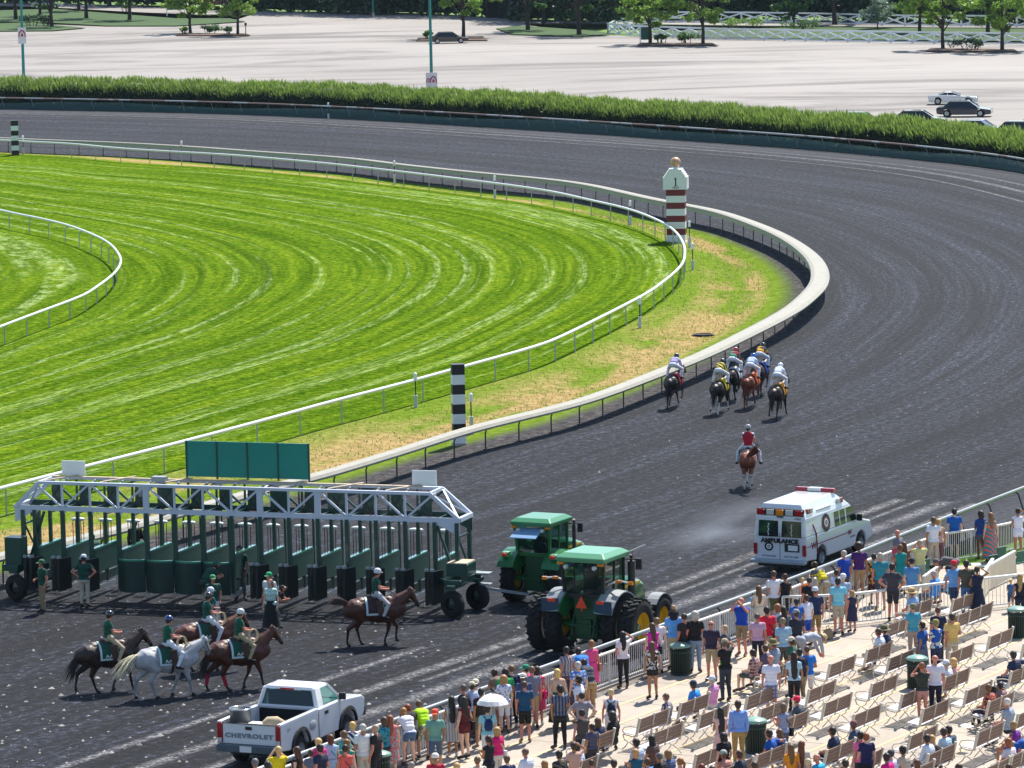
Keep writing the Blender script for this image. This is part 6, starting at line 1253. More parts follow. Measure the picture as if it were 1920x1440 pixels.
rider('person in green polo, khaki trousers and dark helmet riding the leftmost dark pony',h1,'ride','tee:10523c','pants:b0a084','helmet:1c1e28','r',group=GP)
h2=horse('grey pony with cream tail walking nearest the camera',P0(318,1306),hy(.93,.36),'low','a8a9ae','85888f','d6ceb0',tail='out',pad='0f4a3a',logo=1,group=GH); 
rider('person in green polo and white trousers with blue-topped helmet riding the grey pony',h2,'ride','tee:0f5a44','pants:dcdfe6','helmet:1a2a6a','r',group=GP)
h3=horse('chestnut bay pony behind the grey pony, its rump and raised head showing',P0(392,1258),hy(.93,.36),'walk2','562610','1e100b','3a2418',pad='0f4a3a',logo=1,group=GH)
rider('person in green polo and white trousers on the middle bay pony holding a rope',h3,'ride','tee:0f5040','pants:d4d6da','helmet:22242a','r',group=GP)
h4=horse('bay pony with red wraps on its hind legs, right of the grey pony',P0(452,1292),hy(.93,.36),'walk','48200f','150d0a','15100d',pad='0f4a3a',logo=1,wraps=('a81c34','h'),group=GH)
rider('person in green polo and khaki trousers riding the bay pony with red leg wraps',h4,'ride','tee:0f5540','pants:a89878','helmet:c8ccd0','r',group=GP)
h5=horse('brown pony with lifted wispy tail walking past the right half of the starting gate',P0(708,1209),hy(.985,.17),'walk2','451f12','170e0b','3a2a26',tail='up',pad='3a2228',group=GH,wraps=None)
rider('person in green polo and white helmet riding the pony by the gate right half',h5,'ride','tee:0d4a3c','pants:b0b0b4','helmet:d0d0d2','r',group=GP)
# a coiled rope and shirt prints
for h_ in (h2,h3,h4):
    t=thing('rope','pale coiled rope held by the rider of the %s pony'%({h2:'grey',h3:'middle bay',h4:'red-wrapped bay'}[h_]),'rope',h_.location.copy(),math.degrees(h_.rotation_euler.z)); b=MB()
    for q_ in range(3): b.tube([(.2+.02*q_,.35+.14*math.cos(a)+.02*q_,1.66+.2*math.sin(a)) for a in np.linspace(0,2*math.pi,14)],.012,5)
    b.build('coil',mat('rope','c8bc9c',.8),t)
HR='racehorses galloping away round the bend'; JR='jockeys riding away round the bend'
HH=hy(.30,.95)
R1=horse('black racehorse running alone closest to the cream rail',P0(1266,764),HH,'gal','1c1412','120e0c','0e0b0a',race=1,pad='a02030',tail='down',group=HR)
rider('jockey-style rider in lavender top, white breeches and dark cap on the horse nearest the rail',R1,'jockey','long:a8a0c8','pants:d8dce6','helmet:1c2438',group=JR)
R2=horse('dark brown racehorse with white hind socks, second from the rail',P0(1352,775),HH,'gal','261611','d8d4d0','130d0b',race=1,pad='c8b020',group=HR,mirror=1)
rider('rider in yellow and black silks and white breeches on the second horse from the rail',R2,'jockey','long:d0c040/dstripe/202020/6','pants:dcdfe8','helmet:15151a',group=JR)
R3=horse('black racehorse half hidden behind the yellow-silks horse',P0(1377,752),HH,'gal2','171312','100d0c','0e0b0a',race=1,pad='e0e0e0',group=HR)
rider('rider in green and maroon silks with red cap leading the middle pair',R3,'jockey','long:2a8a70/camo/8a2038/4','pants:dcdfe8','helmet:b02038',group=JR)
R4=horse('chestnut racehorse with orange saddle cloth in the middle of the field',P0(1410,764),HH,'gal','7a3418','5c2410','6a2c14',race=1,pad='e06018',group=HR)
rider('rider in pale blue and white silks on the chestnut racehorse',R4,'jockey','long:b8c8e8','pants:dcdfe8','helmet:2858b8',group=JR)
R5=horse('dark racehorse just ahead of the chestnut, mostly hidden',P0(1428,742),HH,'gal2','221512','14100e','110d0b',race=1,pad='2848a0',group=HR,mirror=1)
rider('rider in yellow silks with dark cap leaning just ahead of the chestnut horse',R5,'jockey','long:d8a018/camo/404040/4','pants:c8d0e4','helmet:2a2c30',group=JR)
R6=horse('dark bay racehorse on the outside of the field, rightmost',P0(1461,784),HH,'gal','2c1814','16100e','120d0b',race=1,pad='d89018',group=HR,mirror=1)
rider('rider all in white silks and white cap on the rightmost racehorse',R6,'jockey','long:d4dcec','pants:dcdfe8','helmet:dce0e8',group=JR)
R7=horse('chestnut pony swishing its tail sideways on the open track behind the race',P0(1404,914),hy(.12,.99),'stand','7c3c20','c8c4c0','6a2c14',tail='side',pad='d07078',group=None)
rider('person in red vest and grey helmet on the chestnut pony behind the race',R7,'ride','tee:d8e0ec','pants:dcdfe6','helmet:9a9ca0','r',vest='b01830')
# gate crew on foot
GC='gate crew standing around the starting gate'
def at_head(px,py,pz,sc,yaw,base=0.):
    D=proto(pz); P_=P(px,py,D['htop']*sc+base); h=Matrix.Rotation(R(yaw),3,'Z')@(D['hd']*sc); return Vector((P_.x-h.x,P_.y-h.y,base))
def gc(px,py,pz,yaw,top,bot,hat,l,sc=1.02,hair='short:2a2420',z=0.,skin='r',face=0): 
    return person(l,at_head(px,py,pz,sc,yaw,z),yaw,pz,top,bot,hair,hat,skin,sc,group=GC,face=face)
gc(76,1050,'relax',120,'tee:0f4a3a','pants:8a7a5c','cap:2a6a4a','person in green polo and tan trousers standing beside the left gate wheel')
gc(157,1040,'hips',-10,'tee:0d4438','pants:b4ac9c','cap:c8d0dc','person in green polo and light khaki trousers seen from behind by the left gate stalls')
gc(252,975,'relax',20,'long:101a1a','pants:c0bcb4','cap:1a1c20','person in black long sleeves and pale trousers standing inside the gate stalls',z=.5)
gc(170,1003,'lean',30,'tee:0f4a38','pants:8a8478','cap:134a38','person in dark green shirt bent over behind the left stalls')
gc(448,1024,'relax',170,'tee:0e3c34','pants:6e6a6e','cap:1c3a34','person in dark green shirt and grey trousers standing in front of the gate centre',1.05)
gc(410,1054,'lean',-60,'tee:0f4438','pants:2a2a2c','cap:0f5a48','person in green cap leaning toward a stall in the gate centre')
gc(399,1079,'relax',195,'tee:0f4a3c','pants:c8ccd4','cap:3a8a58','person in green shirt, green cap and white trousers behind the ponies',face=1)
gc(396,1102,'relax',-60,'tee:0f5544','pants:c4c8d0','helmet:d0d4d8','person in green polo and white helmet standing between the ponies and the gate')
gc(506,1087,'standf',160,'tee:6aa8a0/floral/c8e4dc/26','lskirt:17181c','','person in patterned teal top and long black skirt facing the camera by the gate',1.,'long:7a4428',0,'p',1)
gc(503,1074,'stand',150,'tee:c8d0d0','pants:22242a','cap:1a9a60','person in bright green cap standing behind the person in the patterned teal top')
gc(535,1100,'lean',-110,'tee:20242a','pants:2a3e5c','cap:20242a','person in dark shirt and jeans stooping behind the person in the long black skirt',.9)
DRV=TRB.matrix_basis@Vector((0,.05,1.42)); person('driver in dark blue shirt seated in the cab of the smaller tractor',DRV,-27,'sit','tee:1c2a48','pants:2a2a30','short:2a2420','cap:14503c','l',.9)
# ================= THE CROWD =================
# head-top pixel, pose, yaw (0 looks away from camera, + turns left), scale, top, bottom, hair, hat, skin, face, bag, label
CR='''
477,1422,stand,30,1,tee:d8d8dc,pants:50586a,short:6a6664,,r,0,,person in light shirt at the bottom edge, leftmost of the crowd
501,1427,stand,10,1,tee:5a5a60,pants:303440,short:241c18,,l,0,,person in grey shirt whose head shows at the bottom edge left of the yellow top
521,1399,photo,25,1,tee:e0c810,pants:3a3a40,short:c8a870,,p,0,,person in bright yellow top holding up a phone behind the pickup tailgate
555,1400,standf,60,1,tank:1a1a1e,pants:2a2c36,long:4a2c1c,,p,2,,person in black top with sunglasses right of the yellow top
582,1405,stand,30,.86,tee:6a7890,shorts:3a4050,short:4a3826,,p,0,,child in grey-blue tee between the black top and the navy polo
598,1395,relax,50,1.03,tee:1c2440,pants:2a2c34,short:1c1614,,r,0,,person in dark navy polo at the bottom edge near the pickup rear wheel
596,1384,standf,20,1,tee:e03890,shorts:c8c0b8,bob:d8b070,,p,0,,person in hot pink top just behind the dark navy polo
619,1377,standf,10,1,dress:a8c4e0,minis:a8c4e0,bob:5a3018,,p,0,bag:3a8ab0,person in pale blue dress beside the pickup side
643,1370,stand,60,1,tee:3a9a90,pants:3a3a40,short:6a4a30,,p,0,,person in teal shirt glancing left behind the coral top
647,1396,standf,0,1,tank:d05850,minis:2848a0,bun:2a1a14,,r,0,bag:1c2c5c,person in coral tank top and blue shorts at the bottom edge
651,1386,standf,-20,1,tank:2a9a8a,shorts:3a3a48,long:7a5430,,p,0,,person in sea-green top behind the coral tank top
662,1353,standf,-10,1,tank:e0e0e4/dstripe/1c2444/8,pants:2a3450,short:d0a860,,p,0,,person in navy and white striped top near the pickup front wheel
680,1357,stand,10,1.06,tee:d8d8da,pants:b8aca0,crop:b4b2ae,,t,0,,person in white polo and beige trousers standing right of the pickup
702,1359,stand,60,1.03,tee:16181e,pants:1c1e26,crop:a8947c,,r,0,,person in black shirt right of the white polo
718,1344,standf,50,1,tee:12505c/floral/2a8a9a/12,shorts:1c2438,bob:4a3224,,p,0,,person in dark teal floral shirt and navy shorts by the bottom-edge bin
731,1341,standf,20,1,dress:7ab4b0/floral/c86a70/14,minis:2a2c3a,long:8a4826,,p,0,,person in pale floral dress next to the dark teal floral shirt
754,1328,lean,20,1,tank:dcdce4,minis:4a6488,long:a06c38,,p,0,bag:1a1c20,person in white tank top and denim shorts leaning on the railing
763,1321,lean,10,1,tee:1c1c20,shorts:2a2c34,long:8a3c1c,,r,0,,person in black top leaning on the railing behind the white tank top
782,1314,lean,25,1.03,tank:b4f010,shorts:c0b8a0/camo/8a8a70/8,crop:5a4636,,r,0,,person in neon yellow tank top leaning on the railing
815,1331,walk,175,1.05,tee:6a9c90,shorts:4a6078,crop:8a7a6a,cap:e85a38,t,1,,person in orange cap and grey-green shirt walking toward the camera
846,1305,standf,15,1,dress:b8bcc0/vstripe/8a8e96/10,minis:8a8e96,vlong:14100e,,t,0,,person in grey striped dress with hair down the back at the railing
868,1306,standf,40,1.02,tank:5a1220,minis:5a1220,long:241814,,p,0,bag:15151a,person in maroon romper carrying a black shoulder bag
867,1283,stand,60,1.03,long:1c2030,pants:2a2a30,crop:5a4c44,,r,0,,person in dark navy jacket at the railing behind the maroon romper
884,1279,stand,30,1,tee:b0c0e4,pants:3a3a40,short:3a2c22,cap:c8bca0,p,0,,person in tan cap and pale blue shirt by the railing
891,1274,stand,20,1,tee:e0e0e4,pants:404048,short:2c221c,bcap:d8d0bc,p,0,,person in backwards pale cap at the railing left of the umbrella
901,1290,relax,20,1.,tee:2c221e,shorts:7a6a48,short:1c1614,,t,0,,person in dark brown shirt and khaki shorts left of the umbrella
913,1322,stand,15,1,tee:8ac4d0,pants:d0d4d8,short:2a2420,,p,0,pack:14285a,person in light blue shirt with navy drawstring bag under the white umbrella
923,1255,lean,35,1.08,tee:7a685a,shorts:c0b8ac,short:3a2a20,,r,0,,person in brown polo leaning on the railing above the umbrella
944,1266,standf,15,.98,tee:4a6cc0/floral/d8dce8/18,shorts:dcdce0,curl:a87a4c,,p,0,,person in blue floral blouse and white shorts right of the umbrella
946,1253,stand,20,1.04,tee:1f9a50,pants:34507c,short:1a1614,,t,0,,person in green tee and jeans at the railing
958,1247,stand,20,1.06,long:16264c,pants:14203c,crop:6a4e34,,p,0,,person in dark blue long sleeves beside the green tee
984,1247,stand,70,1.,tee:d83878,pants:3a3a44,short:3a2c22,cap:1a8a68,p,0,,person in green cap facing left at the railing
981,1263,stand,10,.98,tee:3a4c78,pants:3a3a44,short:5a4a38,bcap:d8d4cc,p,0,,person in backwards white cap behind the teal tee
983,1277,stand,5,1.02,tee:14486c,shorts:121214,crop:4a3222,,r,0,,person in deep teal tee and black shorts standing alone with feet in view
997,1249,stand,10,1.06,tee:7c7c8c,shorts:a89870,crop:6a4e3c,,r,0,,person in grey tee and khaki shorts beside the railing
1007,1249,standf,10,1,dress:c8406a,minis:c8406a,long:3a241a,,r,0,bag:e02878,person with hot pink bag at the railing right of the grey tee
1045,1254,standf,5,1,tee:c8a890,lskirt:1c4a3c,bob:d0b068,,p,0,bag:14688a,person in beige top and dark green skirt with a teal bag
1049,1284,relax,10,1.06,tee:6a7690/vstripe/3a3640/9,pants:12141e,short:0e0c0c,,t,0,,person in striped blue-grey shirt and navy trousers holding a programme
1061,1212,relax,30,1.05,tee:a8a4a8/vstripe/6a6470/9,pants:5a4650,short:1c1614,,r,0,,person in grey striped shirt at the railing below the big tractor
1082,1215,lean,25,1.06,tee:1878d8,shorts:a89a78,short:2a1e18,,r,0,,person in bright blue tee bending over the railing
1108,1200,standf,25,1,dress:e04888,minis:e04888,short:8a5c34,,r,0,bag:b08468,person in pink dress with a tan bag at the railing
1083,1240,stand,25,1.04,tee:4a7ac8/plaid/d0d8e8/7,pants:3a4254,crop:b8b4b0,,p,0,,person in blue plaid shirt below the bright blue tee
1092,1236,lean,25,1.05,tee:3a4048,pants:9c8258,short:3a2820,,p,0,,person in charcoal tee and khaki trousers leaning on the railing
1083,1267,stand,70,1.06,tee:d8dcec,pants:2c4470,short:14100e,,t,1,,person in white tee turned sideways below the blue plaid shirt
1091,1298,hips,5,.98,tee:8c8690,shorts:5a5468,bun:2c1c16,,p,0,,person in grey tee with hands on hips
1090,1330,standf,20,1.,tank:4a4844,pants:1c1e24,bun:1e1614,,r,0,,person in dark grey tank top in front of the hands-on-hips person
1109,1357,stand,30,.85,tee:4a4a60,pants:2a2a34,short:1a1412,,t,0,,child in slate tee right of the dark grey tank top
930,1364,stand,50,.92,vest:d81868,shorts:c8c0b8,curl:b08850,,t,0,bag:e8e0e4,child in pink vest with a pale bag strap below the umbrella
914,1379,phone,50,.96,tank:181824,minis:181824,pony:2c1c14,,t,0,,person in dark sundress with raised hand next to the child in the pink vest
816,1413,stand,0,1,tee:b01c38,pants:2a2a30,crop:6a5a4a,cap:dcd8d0,t,0,,person in white cap and red shirt at the bottom edge
856,1430,stand,20,1,tee:d0d0d4,pants:2a2a30,short:c09a60,,p,0,,person whose fair head just shows at the bottom edge right of the white cap
950,1416,stand,20,.95,tee:2a3868,pants:2a2a30,short:5a4030,,p,0,,child in navy shirt at the bottom edge below the step line
983,1403,sit,25,1.03,long:d0d8ea,pants:2a2a34,crop:6a5442,,r,0,,person in white shirt seated at the bottom edge left of centre
1047,1407,stand,40,1,tee:1c1a1c/dstripe/5a5450/9,pants:2a2a30,short:1c1412,,t,0,,person in black patterned shirt at the bottom edge below the striped shirt
1075,1391,shade,20,1,tee:c8a090,shorts:6a5a5a,short:3a241c,,t,0,,person with raised arm at the bottom edge beside the seated white shirt
1083,1393,sit,50,1.05,tee:c8d4ec,pants:3a3a44,short:1c1412,,t,0,,person in pale blue-white shirt seated on the lowest left bench
1109,1424,stand,10,.8,tee:30303a,pants:2a2a30,short:3a2a1c,,r,0,,child whose head shows at the lower left bench
1167,1184,shade,10,1.0,tee:e0d4d8,pants:121318,long:0e0b0a,,r,0,,person in white top and black trousers with hand raised at the railing
1222,1168,standf,15,1.,tank:d020a0,pants:dcdce8,long:4a3020,,p,0,bag:1a1a22,person in magenta top and white trousers at the railing left of the bin
1232,1158,stand,5,1,tee:e0e0e4,pants:c8c8cc,short:7a5c3c,,p,0,,person in white tee beyond the magenta top
1222,1203,standf,10,1.,tank:2a2a2c/camo/c8c4c0/14,minis:121214,long:5a3c28,,t,0,,person in black and white patterned top and black shorts with a cast shadow
1262,1140,stand,10,1.10,tee:5a9ce0,shorts:b0a488,short:4a3424,,p,0,,person in sky blue tee carrying a child on the shoulders
1281,1150,stand,30,1.06,tee:2c2428,pants:6a6460,crop:3a2c28,,r,0,,person in dark maroon tee right of the sky blue tee
1303,1146,stand,-10,1.1,tee:121214,pants:7a90a8,curl:b0aca4,,r,0,,person in black polo and pale jeans beside the bin
1333,1164,stand,170,1.06,tee:2a2440,shorts:a89878,bald:,,r,2,,person in dark plum polo and khaki shorts facing the camera
1357,1172,relax,60,1.04,tee:3c4450,shorts:8a7e68,crop:a89070,,p,0,,person in slate tee right of the plum polo
1358,1198,shade,20,1.08,tee:121316,pants:2a323e,short:5a4a38,cap:a8987c,r,0,,tall person in black shirt and dark jeans with arm raised
1389,1120,photo,150,1.08,tee:0c44b0,shorts:907c60,bald:,,r,0,,person in royal blue polo and khaki shorts holding a phone near the railing
1422,1098,carry,15,1,maxi:d8ccb4,minis:d8ccb4,long:6a4424,,p,0,,person in long cream dress carrying a toddler
1450,1070,stand,20,1.07,tee:dcdce4,shorts:5a5a3c,crop:4a362a,,r,0,,person in white tee and olive shorts at the railing below the ambulance
1471,1076,standf,10,1.,tank:10141c,shorts:2a2c34,bun:4a2e1c,,t,0,,person in black tank top at the railing below the ambulance
1504,1083,stand,20,.72,tee:e86a18,shorts:3a4050,short:c8a468,,p,0,,child in orange tee held up at the railing
1517,1082,stand,10,1.03,tee:14141a,shorts:2a2c3a,crop:3a2c28,,r,0,,person in black tee holding the child in orange
1493,1122,stand,10,.95,tee:1c5cb0,shorts:2a3450,short:1a1412,,t,0,,child in blue tee by the corner of the railings
1511,1115,stand,40,.96,tee:e0e0ea,shorts:1848a8,short:4a3020,,p,0,,child in white tee and blue shorts
1492,1143,stand,25,1.05,tee:242a3a,pants:6a645c,short:3a302a,cap:8a8e94,r,0,,person in grey cap and charcoal polo
1437,1137,stand,5,1.1,tee:d81838,shorts:b0aa9c/camo/8a8478/10,short:16100e,,t,0,bag:1a1416,person in red polo and pale camouflage shorts
1420,1150,stand,0,1.02,tee:c8a0b8,pants:141c30,crop:5a4440,,r,0,,person in dusty pink shirt left of the red polo
1456,1133,standf,50,1.,tank:d8dae4,shorts:c8c4c0,curl:8a5a34,,r,0,,person in white tank top right of the red polo
1468,1137,standf,20,1.,tee:5a626c,shorts:3a4050,long:2a1a14,,p,0,,person in grey tee between the white tank and grey cap
1467,1158,stand,20,1.08,tee:90b4cc,shorts:3a322c/plaid/6a5c50/10,crop:7a705a,,r,0,,person in pale blue shirt and dark plaid shorts
1482,1195,stand,60,1.03,tee:2a5a4c,shorts:4a4438,short:2a1e18,cap:c8bca8,t,0,,person in beige cap and dark green tee
1447,1200,sit,60,1.04,tee:8a9ab0,shorts:6a6458,short:5a4a3a,hat:7a7048,r,0,,person in olive hat and blue-grey shirt seated near the corner bench
1431,1209,sit,50,1.,tee:5a5068,shorts:3a3c44,short:4a3424,,p,0,,person in purple-grey tee seated beside the olive hat
1415,1218,sit,65,1.,tee:b09090/plaid/6a3c40/8,shorts:46504c,short:2e2018,,p,0,,person in pale plaid shirt and dark shorts seated with hands together
1445,1228,stand,5,1.06,tee:dcdcea,shorts:6a6e94/plaid/a8a8b8/7,bald:,,r,0,,person in white tee and blue plaid shorts standing between benches
1488,1222,standf,-5,1.02,tee:a4c4d4,pants:14161e,vlong:20120e,,t,0,,person in pale blue top and black trousers with very long hair
1498,1216,stand,20,1.02,tee:16203c,pants:8a7c68,short:120e0c,,t,0,,person in navy tee right of the very long hair
1513,1211,relax,15,1.03,tee:1c78d0,shorts:d4d2d0,crop:5a4030,,r,0,,person in bright blue polo and white shorts
1547,1200,bend,-70,1.08,long:a4aab8,pants:9c9ca4,short:8a8478,hat:cdb688,r,0,,person in grey suit and straw hat bending low beside a bench
1524,1054,lean,35,1.02,tee:5a5e68/camo/d8c810/3,shorts:a89c84,short:2a1e16,,t,0,,person in grey and yellow shirt leaning on the railing
1581,1032,stand,30,1.07,tee:0c40a8,pants:4a4c54,crop:a8a09a,,r,0,,person in royal blue polo at the railing behind the ambulance
1610,1019,stand,5,1.07,tee:4a2068,shorts:a88c64,afro:2a140e,,t,0,,person in purple polo and khaki shorts with rounded hair
1638,1038,standf,10,1.,dress:e8a018/floral/3a1c20/10,minis:3a1c20,bun:2a1a16,,t,0,,person in orange and black patterned dress
1650,1036,stand,5,1.1,tee:2a8494,shorts:3a4454,crop:a8a090,,r,0,,person in teal shirt by the railing right of the purple polo
1682,993,stand,60,1.06,tee:6a6a78,pants:3a3a44,bald:,,r,0,,person with bald head at the steel rail beyond the crowd
1694,1016,standf,20,1.,tank:8a5c4c,shorts:5a4a44,long:5a3420,,t,0,,person in brown top behind the teal dress
1688,1021,phone,15,1.,dress:0c8c8c,minis:0c8c8c,bun:6a4428,,t,0,,person in bright teal dress holding up a red sheet
1674,1056,hips,-25,1.1,tee:3c3a44,shorts:2c2830,short:141014,,r,0,,person in charcoal polo and dark shorts with hands on hips by the low railing
1567,1068,stand,30,.9,tee:b0c0dc,shorts:5a6478,short:141010,,t,0,,child in pale blue shirt behind the aqua tee
1581,1076,stand,-20,1.02,tee:a8b8d0,shorts:8a7468,crop:b8b4ac,cap:d8d8dc,p,0,,person in white cap and pale shirt behind the aqua tee
1571,1083,stand,0,1.08,tee:7cc8dc,shorts:a8a090,short:1c1410,,r,0,,person in aqua tee and beige shorts in the middle of the apron
1597,1107,standf,20,.78,dress:2a2e4c,minis:2a2e4c,bob:9a7448,,r,0,,child in navy sundress right of the aqua tee
1528,1101,stand,10,1.06,tee:1e2e54,shorts:8a7040,crop:5a4a40,cap:ccd0dc,r,0,,person in pale cap, navy polo and khaki shorts
1709,1047,stand,0,1.06,tee:5088bc,pants:8c8e9c/vstripe/c8c8d0/10,crop:3a2e28,cap:1c2030,p,0,,person in navy cap, blue shirt and striped trousers
1702,1104,sit,30,1.04,tee:88b0e0,shorts:a89c90,short:6a5a4a,hat:bc9c64,r,0,,person in straw hat and pale blue shirt seated above the aqua shirt
1711,1132,stand,20,1.03,tee:4aa4bc,pants:9c9088,crop:6a604c,cap:7c7c62,p,0,,person in olive cap and aqua shirt among the benches
1749,969,relax,20,1.06,tee:dce0e8,pants:b8a894,short:5a4634,,t,0,,person in loose white shirt and beige trousers at the right-hand railing
1759,973,standf,10,1.,tank:c8a090,pants:6a4450,long:b88c50,,t,0,,person in tan top behind the loose white shirt
1789,953,stand,5,1.06,tee:0c5cae,shorts:0e1016,short:1c1210,,p,0,,person in blue tee and black shorts at the white railing
1838,958,phone,15,1.,tee:123c80,minis:4a526a,curl:2a1a16,,d,0,,person in dark blue top and grey skirt holding a phone
1857,961,standf,10,1.,maxi:2a8a94/dstripe/d86a5c/8,minis:2a8a94,long:7a5834,,p,0,,person in long multicoloured striped dress on the lawn strip
1908,953,shade,5,1.,tank:d8dcec,minis:d0d8ec,bun:161010,,t,0,,person in white tank top and white shorts with hand on head at the right edge
1724,1012,photo,15,1.04,tee:d8d090,pants:a8b0a4,crop:a89078,,r,0,,person in pale yellow shirt by the railing bend
1749,1070,sit,40,1.04,tee:3a8ad8,pants:5a5c64,crop:a8a09a,,r,0,,person in blue shirt seated inside the box seats
1776,1061,sit,40,1.02,tee:7aa8cc,shorts:4a5c74,short:2a2420,cap:26242e,r,0,,person in dark cap and light blue shirt seated in the box seats
1788,1051,walk,20,1.05,tee:6aa4e0,shorts:2a4262,crop:6a4e3c,cap:d81c3c,r,0,,person in red cap, light blue shirt and blue shorts
1812,1050,stand,0,1.1,tee:4c4c40,pants:4a6a9c,short:1c1614,,r,0,,person in olive shirt and blue jeans among the box seats
1832,1062,shade,-10,1.,maxi:14203c,minis:14203c,bun:1c1210,,t,0,,person in dark navy dress shading the eyes with a paper
1895,1086,carry,10,.62,tee:3a5c90,shorts:3a4868,short:c8a468,,p,0,,toddler in blue carried at the right edge
1913,1076,standf,0,1.,tank:15182a,pants:1c2036,long:a88450,,t,0,,person in black top holding a toddler at the right edge
1750,1057,bend,80,.98,tee:4a4a50,pants:6a6468,crop:6a6a6c,cap:5a5c60,r,0,,person in grey cap stooping by the railing bend
1727,1166,relax,60,1.,tee:1450a0,lskirt:6a7488,short:1a1210,,t,0,,person in blue top and patterned skirt beside the green bin
1753,1162,phone,30,1.04,tee:d8d4c4/camo/1450a8/4,pants:2a3454,short:8a7a50,cap:8a8250,p,0,,person in blue and white floral shirt and olive cap
1758,1138,stand,10,1.03,tee:141e40,pants:2a2c38,crop:5a3c2c,,r,0,,person in dark navy polo behind the floral shirt
1784,1150,relax,25,1.07,tee:dcb86c,shorts:c0b49c,short:3a2820,,r,0,,person in pale yellow polo and beige shorts
1728,1242,photo,10,1.,tank:343830,minis:c08c84,bun:8a5430,,r,0,,person in dark olive top and pink shorts holding up a phone
1753,1228,stand,0,1.07,tee:dcdcea,pants:10142c,bald:,,r,0,,person in white shirt and navy trousers by the green bin
1771,1238,sit,50,1.,tee:d8dce8,shorts:4a3c34,short:9a9488,cap:d4d8e0,p,0,,person in white cap seated beside the pink top
1780,1234,sit,30,.98,tank:dca498,shorts:c8b8a8,curl:c89c60,,r,0,,person in pale pink top seated right of the white cap
1871,1218,sitarm,20,1.08,tee:1e2c4c,pants:1a2440,short:2a2824,,r,0,,person in navy polo resting an arm along a bench back
1833,1281,sit,40,1.02,tee:1a2038/floral/c86850/10,pants:2a2838,short:6a4630,,t,0,,person in dark floral shirt reading on a bench
1841,1276,sit,30,.95,tee:8a6a70,pants:3a2c30,short:241614,,t,0,,person in mauve tee seated behind the dark floral shirt
1850,1306,sit,55,1.08,tee:8c98ac,shorts:161c2c,crop:cfcbc4,,r,0,,person in grey polo and navy shorts seated reading a newspaper
1848,1380,sit,20,1.02,tee:d0c4cc,pants:8a8890,bob:8a4824,,r,0,,person in pale lilac tee seated near the bottom right
1898,1352,sit,40,1.,tank:6a1c88,minis:6a1c88,short:9a7c50,,t,0,,person in purple tank top seated at the right edge
1893,1401,bend,60,1.,tee:1050a4,pants:2a3444,crop:9a9484,,r,0,,person in blue shirt bending forward at the bottom right corner
1753,1363,sit,30,1.04,tee:b4d0e0,pants:3a3e4c,short:3a2c24,,r,0,,person in pale blue tee seated in the lower right bench group
1761,1359,sit,20,1.04,tee:3a4c60,pants:2a2e3c,short:241a16,,r,0,,person in slate shirt behind the pale blue tee
1742,1378,sit,20,1.,tank:15141a,pants:1c1c22,long:b88c54,,r,0,,person in black top with hair over the back at the lower right
1718,1375,sit,50,1.06,long:d4dcf0,pants:2a3c64/vstripe/8a94ac/16,short:2a221e,,t,0,,person in white shirt and striped trousers seated leaning forward
1680,1397,sit,40,1.04,tee:b8ac98,pants:3a3c44,short:1c1412,,t,0,,person in beige tee seated near the bottom edge
1668,1407,sit,20,.98,tee:c4cce4,pants:3a3c44,crop:3a3c44,cap:3c4048,p,0,,person in dark cap and pale shirt at the bottom edge
1660,1412,sit,20,1.,tee:d80c78,pants:2a2c34,short:1e1214,,t,0,,person in magenta tee at the bottom edge
1612,1371,stand,30,1.0,tee:d86a90,pants:1c2030,short:1c1412,,r,0,,person in pink shirt standing behind the lowest benches
1623,1374,stand,10,.98,tee:1e2050,pants:1c2030,short:8a4a28,,p,0,,person in indigo tee right of the pink shirt
1588,1366,sit,65,1.06,tee:1c2c4c,pants:14182c,short:20160f,,t,2,,person in navy tee and sunglasses sitting back on a bench
1578,1350,sit,50,1.,tee:3c4c6c,pants:20283c,short:5a3c34,cap:7a5058,t,0,,person in dark pink cap seated beyond the navy tee
1530,1413,sit,30,1.04,tee:18a0c8,pants:3a3c44,bald:,,r,0,,person in turquoise shirt at the bottom edge
1513,1422,sit,10,.98,tee:4a4a50,pants:3a3c44,crop:c8b48c,,p,0,,person whose fair head shows left of the turquoise shirt
1483,1395,standf,10,.94,tee:d88810,pants:3a3c44,long:6a4828,,r,0,,person in mustard yellow top at the bottom edge
1503,1389,standf,0,.96,tee:c8bcb0,pants:3a3c44,vlong:6a3a20,,r,0,,person in cream top with long hair right of the mustard top
1450,1369,sitarm,75,1.06,tee:0c50a8,shorts:a8b4cc,short:2a1c16,,r,2,,person in blue tee and sunglasses seated by the lower bin
1461,1367,sit,20,.98,tank:2a4878,minis:4a5a80,long:6a4a30,,t,0,,person in navy top behind the blue tee and sunglasses
1466,1318,phone,50,1.,tank:8a94b0,shorts:4a5064,bob:6a5844,,r,0,bag:15151a,person in grey-blue tank top clapping beside the lower bin
1503,1307,sit,60,1.02,tee:46525c,pants:34466c,crop:5a4030,cap:e01848,r,0,,person in bright red cap seated on a bench
1383,1313,stand,15,1.06,long:7aa0e0,pants:a08850,short:3a281e,,t,0,,person in blue long-sleeved shirt and khaki trousers
1616,1176,sit,60,1.04,tee:d4dcf0,pants:c4b4a8,short:4a3626,,r,0,,person in white shirt seated with legs stretched out
1643,1173,sit,60,1.04,tee:1e3458,pants:28344c,short:3a2a20,hat:6a6848,r,2,,person in olive hat and navy shirt seated beside the white shirt
1303,1277,sit,55,1.03,tee:2c8ce0,pants:5a3c48,short:2a221e,cap:1a2440,r,0,,person in navy cap and blue shirt seated on the front bench
1314,1266,sit,40,.98,tank:d890c0,shorts:c8b8c0,short:a8a098,cap:d8dce0,p,0,,person in white cap and pink top seated on the front bench
